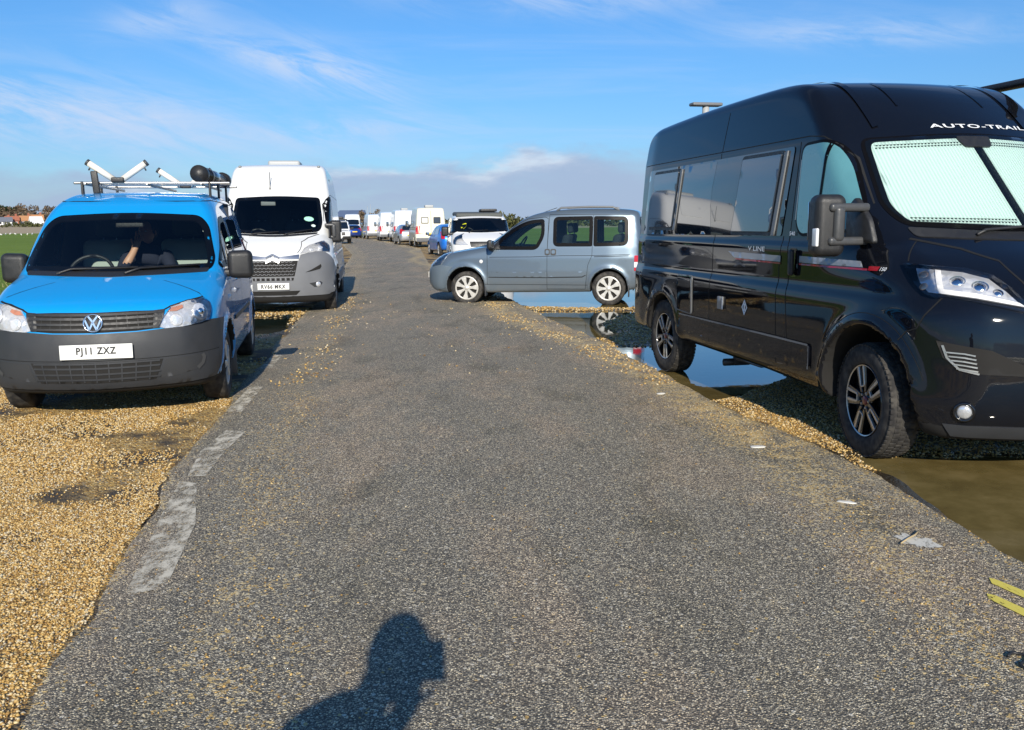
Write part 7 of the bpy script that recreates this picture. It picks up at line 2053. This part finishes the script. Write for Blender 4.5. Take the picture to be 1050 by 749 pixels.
# ---------------------------------------------------------------- camera, sun, sky
SUN_EL, SUN_AZ = 26.5, -5.0     # shadows fall 5 degrees left of the view direction
def setup():
    sc = bpy.context.scene
    cam = bpy.data.cameras.new('camera'); co = bpy.data.objects.new('camera', cam); C.objects.link(co); sc.camera = co
    cam.sensor_fit = 'HORIZONTAL'; cam.sensor_width = 36; cam.lens = 902 / 1050 * 36
    cam.clip_start = .05; cam.clip_end = 6000
    co.location = (0, 0, 1.505)
    co.rotation_euler = (Matrix.Rotation(PI / 2 - .160, 3, 'X') @ Matrix.Rotation(CAM_ROLL, 3, 'Z')).to_euler()
    sl = bpy.data.lights.new('sun', 'SUN'); so = bpy.data.objects.new('sun', sl); C.objects.link(so)
    sl.energy = 4.8; sl.angle = rad(.53); sl.color = (1., .925, .80)
    az = rad(SUN_AZ); el = rad(SUN_EL)
    d = Vector((math.sin(az) * math.cos(el), math.cos(az) * math.cos(el), -math.sin(el)))   # light travels this way
    so.rotation_euler = d.to_track_quat('-Z', 'Y').to_euler(); so.location = (-1, -20, 30)
    w = bpy.data.worlds.new('World'); sc.world = w; w.use_nodes = True
    N = w.node_tree.nodes; L = w.node_tree.links
    bg = N['Background']; bg.inputs['Strength'].default_value = .10
    sky = N.new('ShaderNodeTexSky'); sky.sky_type = 'NISHITA'; sky.sun_disc = False
    sky.sun_elevation = el
    sunv = -d
    sky.sun_rotation = math.atan2(sunv.x, sunv.y)
    sky.air_density = 1.0; sky.dust_density = .3; sky.ozone_density = 3.0
    # clouds by direction
    tc = N.new('ShaderNodeTexCoord'); sp = N.new('ShaderNodeSeparateXYZ'); L.new(tc.outputs['Generated'], sp.inputs[0])
    def math_(op, a, b=None, c=None, clamp=False):
        n = N.new('ShaderNodeMath'); n.operation = op; n.use_clamp = clamp
        for i, x in enumerate((a, b, c)):
            if x is None: continue
            if isinstance(x, (int, float)): n.inputs[i].default_value = x
            else: L.new(x, n.inputs[i])
        return n.outputs[0]
    def rng(x, a, b, c=0., d=1., sm=True):
        n = N.new('ShaderNodeMapRange'); n.interpolation_type = 'SMOOTHSTEP' if sm else 'LINEAR'
        for k, val in (('From Min', a), ('From Max', b), ('To Min', c), ('To Max', d)): n.inputs[k].default_value = val
        L.new(x, n.inputs['Value']); return n.outputs['Result']
    X, Y, Z = sp.outputs
    # plane mapping for high cloud
    inv = math_('DIVIDE', 1., math_('MAXIMUM', math_('ADD', Z, .08), .02))
    cx = math_('MULTIPLY', X, inv); cy = math_('MULTIPLY', Y, inv)
    cmb = N.new('ShaderNodeCombineXYZ'); L.new(cx, cmb.inputs[0]); L.new(cy, cmb.inputs[1])
    mp = N.new('ShaderNodeMapping'); mp.inputs['Rotation'].default_value = (0, 0, rad(-28)); mp.inputs['Scale'].default_value = (.32, .85, 1); mp.inputs['Location'].default_value = CIRRUS_LOC
    L.new(cmb.outputs[0], mp.inputs['Vector'])
    n1 = N.new('ShaderNodeTexNoise'); n1.inputs['Scale'].default_value = 1.25; n1.inputs['Detail'].default_value = 9; n1.inputs['Roughness'].default_value = .62; n1.inputs['Distortion'].default_value = .6
    L.new(mp.outputs['Vector'], n1.inputs['Vector'])
    cir = rng(n1.outputs['Fac'], .47, .74, 0, .60)
    cir = math_('MULTIPLY', cir, rng(Z, .02, .12))
    # the wisps stand in a few long drifts
    azc = math_('ARCTAN2', X, Y)
    n5 = N.new('ShaderNodeTexNoise'); n5.inputs['Scale'].default_value = 9; n5.inputs['Detail'].default_value = 9; n5.inputs['Roughness'].default_value = .66; n5.inputs['Distortion'].default_value = .8
    v5 = N.new('ShaderNodeCombineXYZ'); L.new(math_('ADD', math_('MULTIPLY', azc, .9), math_('MULTIPLY', Z, .9)), v5.inputs[0]); L.new(math_('MULTIPLY', math_('ADD', Z, math_('MULTIPLY', azc, .22)), 3.2), v5.inputs[1]); L.new(v5.outputs[0], n5.inputs['Vector'])
    tex = rng(n5.outputs['Fac'], .34, .66)
    drift = None
    for a0, z0, sa, sz, tilt, amp in ((-.215, .165, .11, .024, -.22, .75), (-.50, .115, .26, .036, -.10, .75), (.36, .185, .16, .014, -.06, .45), (.10, .235, .20, .020, .0, .45), (-.36, .205, .06, .016, .3, .35), (-.17, .10, .13, .012, .05, .35)):
        da = math_('SUBTRACT', azc, a0); dz = math_('SUBTRACT', math_('SUBTRACT', Z, z0), math_('MULTIPLY', da, tilt))
        e = math_('ADD', math_('POWER', math_('ABSOLUTE', math_('DIVIDE', da, sa)), 2.), math_('POWER', math_('ABSOLUTE', math_('DIVIDE', dz, sz)), 2.))
        g = math_('MULTIPLY', math_('EXPONENT', math_('MULTIPLY', e, -1.)), amp * 1.3)
        drift = g if drift is None else math_('ADD', drift, g)
    cir = math_('ADD', math_('MULTIPLY', cir, .45), math_('MULTIPLY', drift, tex), None, True)
    # low cumulus bank
    v2 = N.new('ShaderNodeCombineXYZ')
    azi = math_('ARCTAN2', X, Y)
    L.new(math_('MULTIPLY', azi, 1.), v2.inputs[0]); L.new(math_('MULTIPLY', Z, 2.3), v2.inputs[1])
    n2 = N.new('ShaderNodeTexNoise'); n2.inputs['Scale'].default_value = 8.0; n2.inputs['Detail'].default_value = 9; n2.inputs['Roughness'].default_value = .58
    L.new(v2.outputs[0], n2.inputs['Vector'])
    n3 = N.new('ShaderNodeTexNoise'); n3.inputs['Scale'].default_value = 2.2; n3.inputs['Detail'].default_value = 3
    L.new(v2.outputs[0], n3.inputs['Vector'])
    n4 = N.new('ShaderNodeTexNoise'); n4.inputs['Scale'].default_value = 5.5; n4.inputs['Detail'].default_value = 8; n4.inputs['Roughness'].default_value = .6
    v4 = N.new('ShaderNodeCombineXYZ'); L.new(azi, v4.inputs[0]); L.new(math_('MULTIPLY', Z, 4.), v4.inputs[1]); v4.inputs[2].default_value = 3.7; L.new(v4.outputs[0], n4.inputs['Vector'])
    top = math_('ADD', math_('MULTIPLY', n2.outputs['Fac'], .105), math_('MULTIPLY', n3.outputs['Fac'], .060))
    top = math_('ADD', top, rng(azi, -.35, .15, -.035, .012, False))
    dlt = math_('SUBTRACT', top, Z)          # >0 inside the bank
    bank = math_('MULTIPLY', rng(dlt, -.008, .020, 0., .92), rng(n4.outputs['Fac'], .22, .58, .45, 1.))
    crest = math_('MULTIPLY', rng(dlt, -.004, .006), rng(dlt, .034, .006))
    crest = math_('MULTIPLY', crest, rng(n4.outputs['Fac'], .47, .66))
    mixw = N.new('ShaderNodeMix'); mixw.data_type = 'RGBA'
    mixw.inputs['A'].default_value = (*CLOUD_LOW, 1); mixw.inputs['B'].default_value = (*CLOUD_CREST, 1)
    L.new(crest, mixw.inputs['Factor'])
    tint = N.new('ShaderNodeMix'); tint.data_type = 'RGBA'; tint.inputs['A'].default_value = (*SKY_LOW, 1); tint.inputs['B'].default_value = (*SKY_TINT, 1)
    L.new(rng(Z, .0, .24), tint.inputs['Factor'])
    grade = N.new('ShaderNodeMix'); grade.data_type = 'RGBA'; grade.blend_type = 'MULTIPLY'; grade.inputs['Factor'].default_value = 1; L.new(tint.outputs['Result'], grade.inputs['B'])
    L.new(sky.outputs[0], grade.inputs['A'])
    m1 = N.new('ShaderNodeMix'); m1.data_type = 'RGBA'; m1.inputs['B'].default_value = (*CLOUD_HIGH, 1)
    L.new(cir, m1.inputs['Factor']); L.new(grade.outputs['Result'], m1.inputs['A'])
    m2 = N.new('ShaderNodeMix'); m2.data_type = 'RGBA'
    L.new(bank, m2.inputs['Factor']); L.new(m1.outputs['Result'], m2.inputs['A']); L.new(mixw.outputs['Result'], m2.inputs['B'])
    L.new(m2.outputs['Result'], bg.inputs['Color'])
    vs = sc.view_settings; vs.view_transform = 'Standard'; vs.look = 'None'; vs.exposure = EXPOSURE; vs.gamma = 1; vs.use_curve_mapping = False
    sc.render.engine = 'CYCLES'; sc.cycles.max_bounces = 8; sc.cycles.transparent_max_bounces = 16; sc.cycles.diffuse_bounces = 3
    sc.cycles.glossy_bounces = 4
CAM_ROLL = -.009
EXPOSURE = 0.3
CIRRUS_LOC = (0.3, 1.7, 0)
CLOUD_LOW = (3.15, 4.0, 5.6); CLOUD_CREST = (6.0, 6.5, 7.3); CLOUD_HIGH = (4.6, 5.7, 7.6); SKY_TINT = (.43, .78, 1.09); SKY_LOW = (.46, .63, .86)
def vehicles():
    make_campervan(); make_blue_van(); make_mpv(); make_white_van(); make_low_van()
    def away(u, y, az, back):   # centre of the rear face, heading az degrees right of north
        a = rad(az)
        return (u + back * math.sin(a), y + back * math.cos(a), 0), rad(90 - az)
    l, yw = away(-5.1, 57, -11.6, 4.47); far_van('cream camper with two small rear windows and a yellow number plate', l, yw, (.72, .68, .56), rearwin=True, roof=2.60)
    l, yw = away(-8.65, 73.5, -12.5, 4.47); far_van('white van with a roof vent, parked next beyond the cream camper', l, yw, (.76, .76, .76), roof=2.70)
    l, yw = away(-10.7, 79.5, -11.5, 4.47); far_van('plain white van, second beyond the cream camper', l, yw, (.74, .75, .76), vent=False, roof=2.62)
    l, yw = away(-13.5, 90, -15, 4.47); far_van('pale grey-sided white van, farthest of the row facing away', l, yw, (.70, .72, .73), vent=False, roof=2.55)
    far_van('white high-roofed van facing us at the bend, under the blue-roofed shed', (-19.0, 107, 0), rad(-80), (.76, .76, .75), roof=2.75, vent=False)
    l, yw = away(-2.45, 41.5, -15, 3.22); far_car('bright blue hatchback parked between the cream camper and the low white van', l, yw, (.01, .16, .62))
    l, yw = away(-7.25, 64.5, -14, 3.22); far_car('silver hatchback squeezed in beyond the cream camper', l, yw, (.45, .47, .50), .7)
    l, yw = away(-17.0, 97, -20, 3.22); far_car('dark blue hatchback at the bend in front of the high-roofed van', l, yw, (.01, .04, .22))
    far_car('silver-blue hatchback parked directly behind the tall white van', (-6.35, 28.0, 0), rad(-79), (.25, .36, .48), .5)
    far_offroader()

def main():
    setup()
    make_ground(); make_markings(); make_gravel(); make_litter()
    make_background()
    vehicles()
    make_photographer(); make_driver()
main()
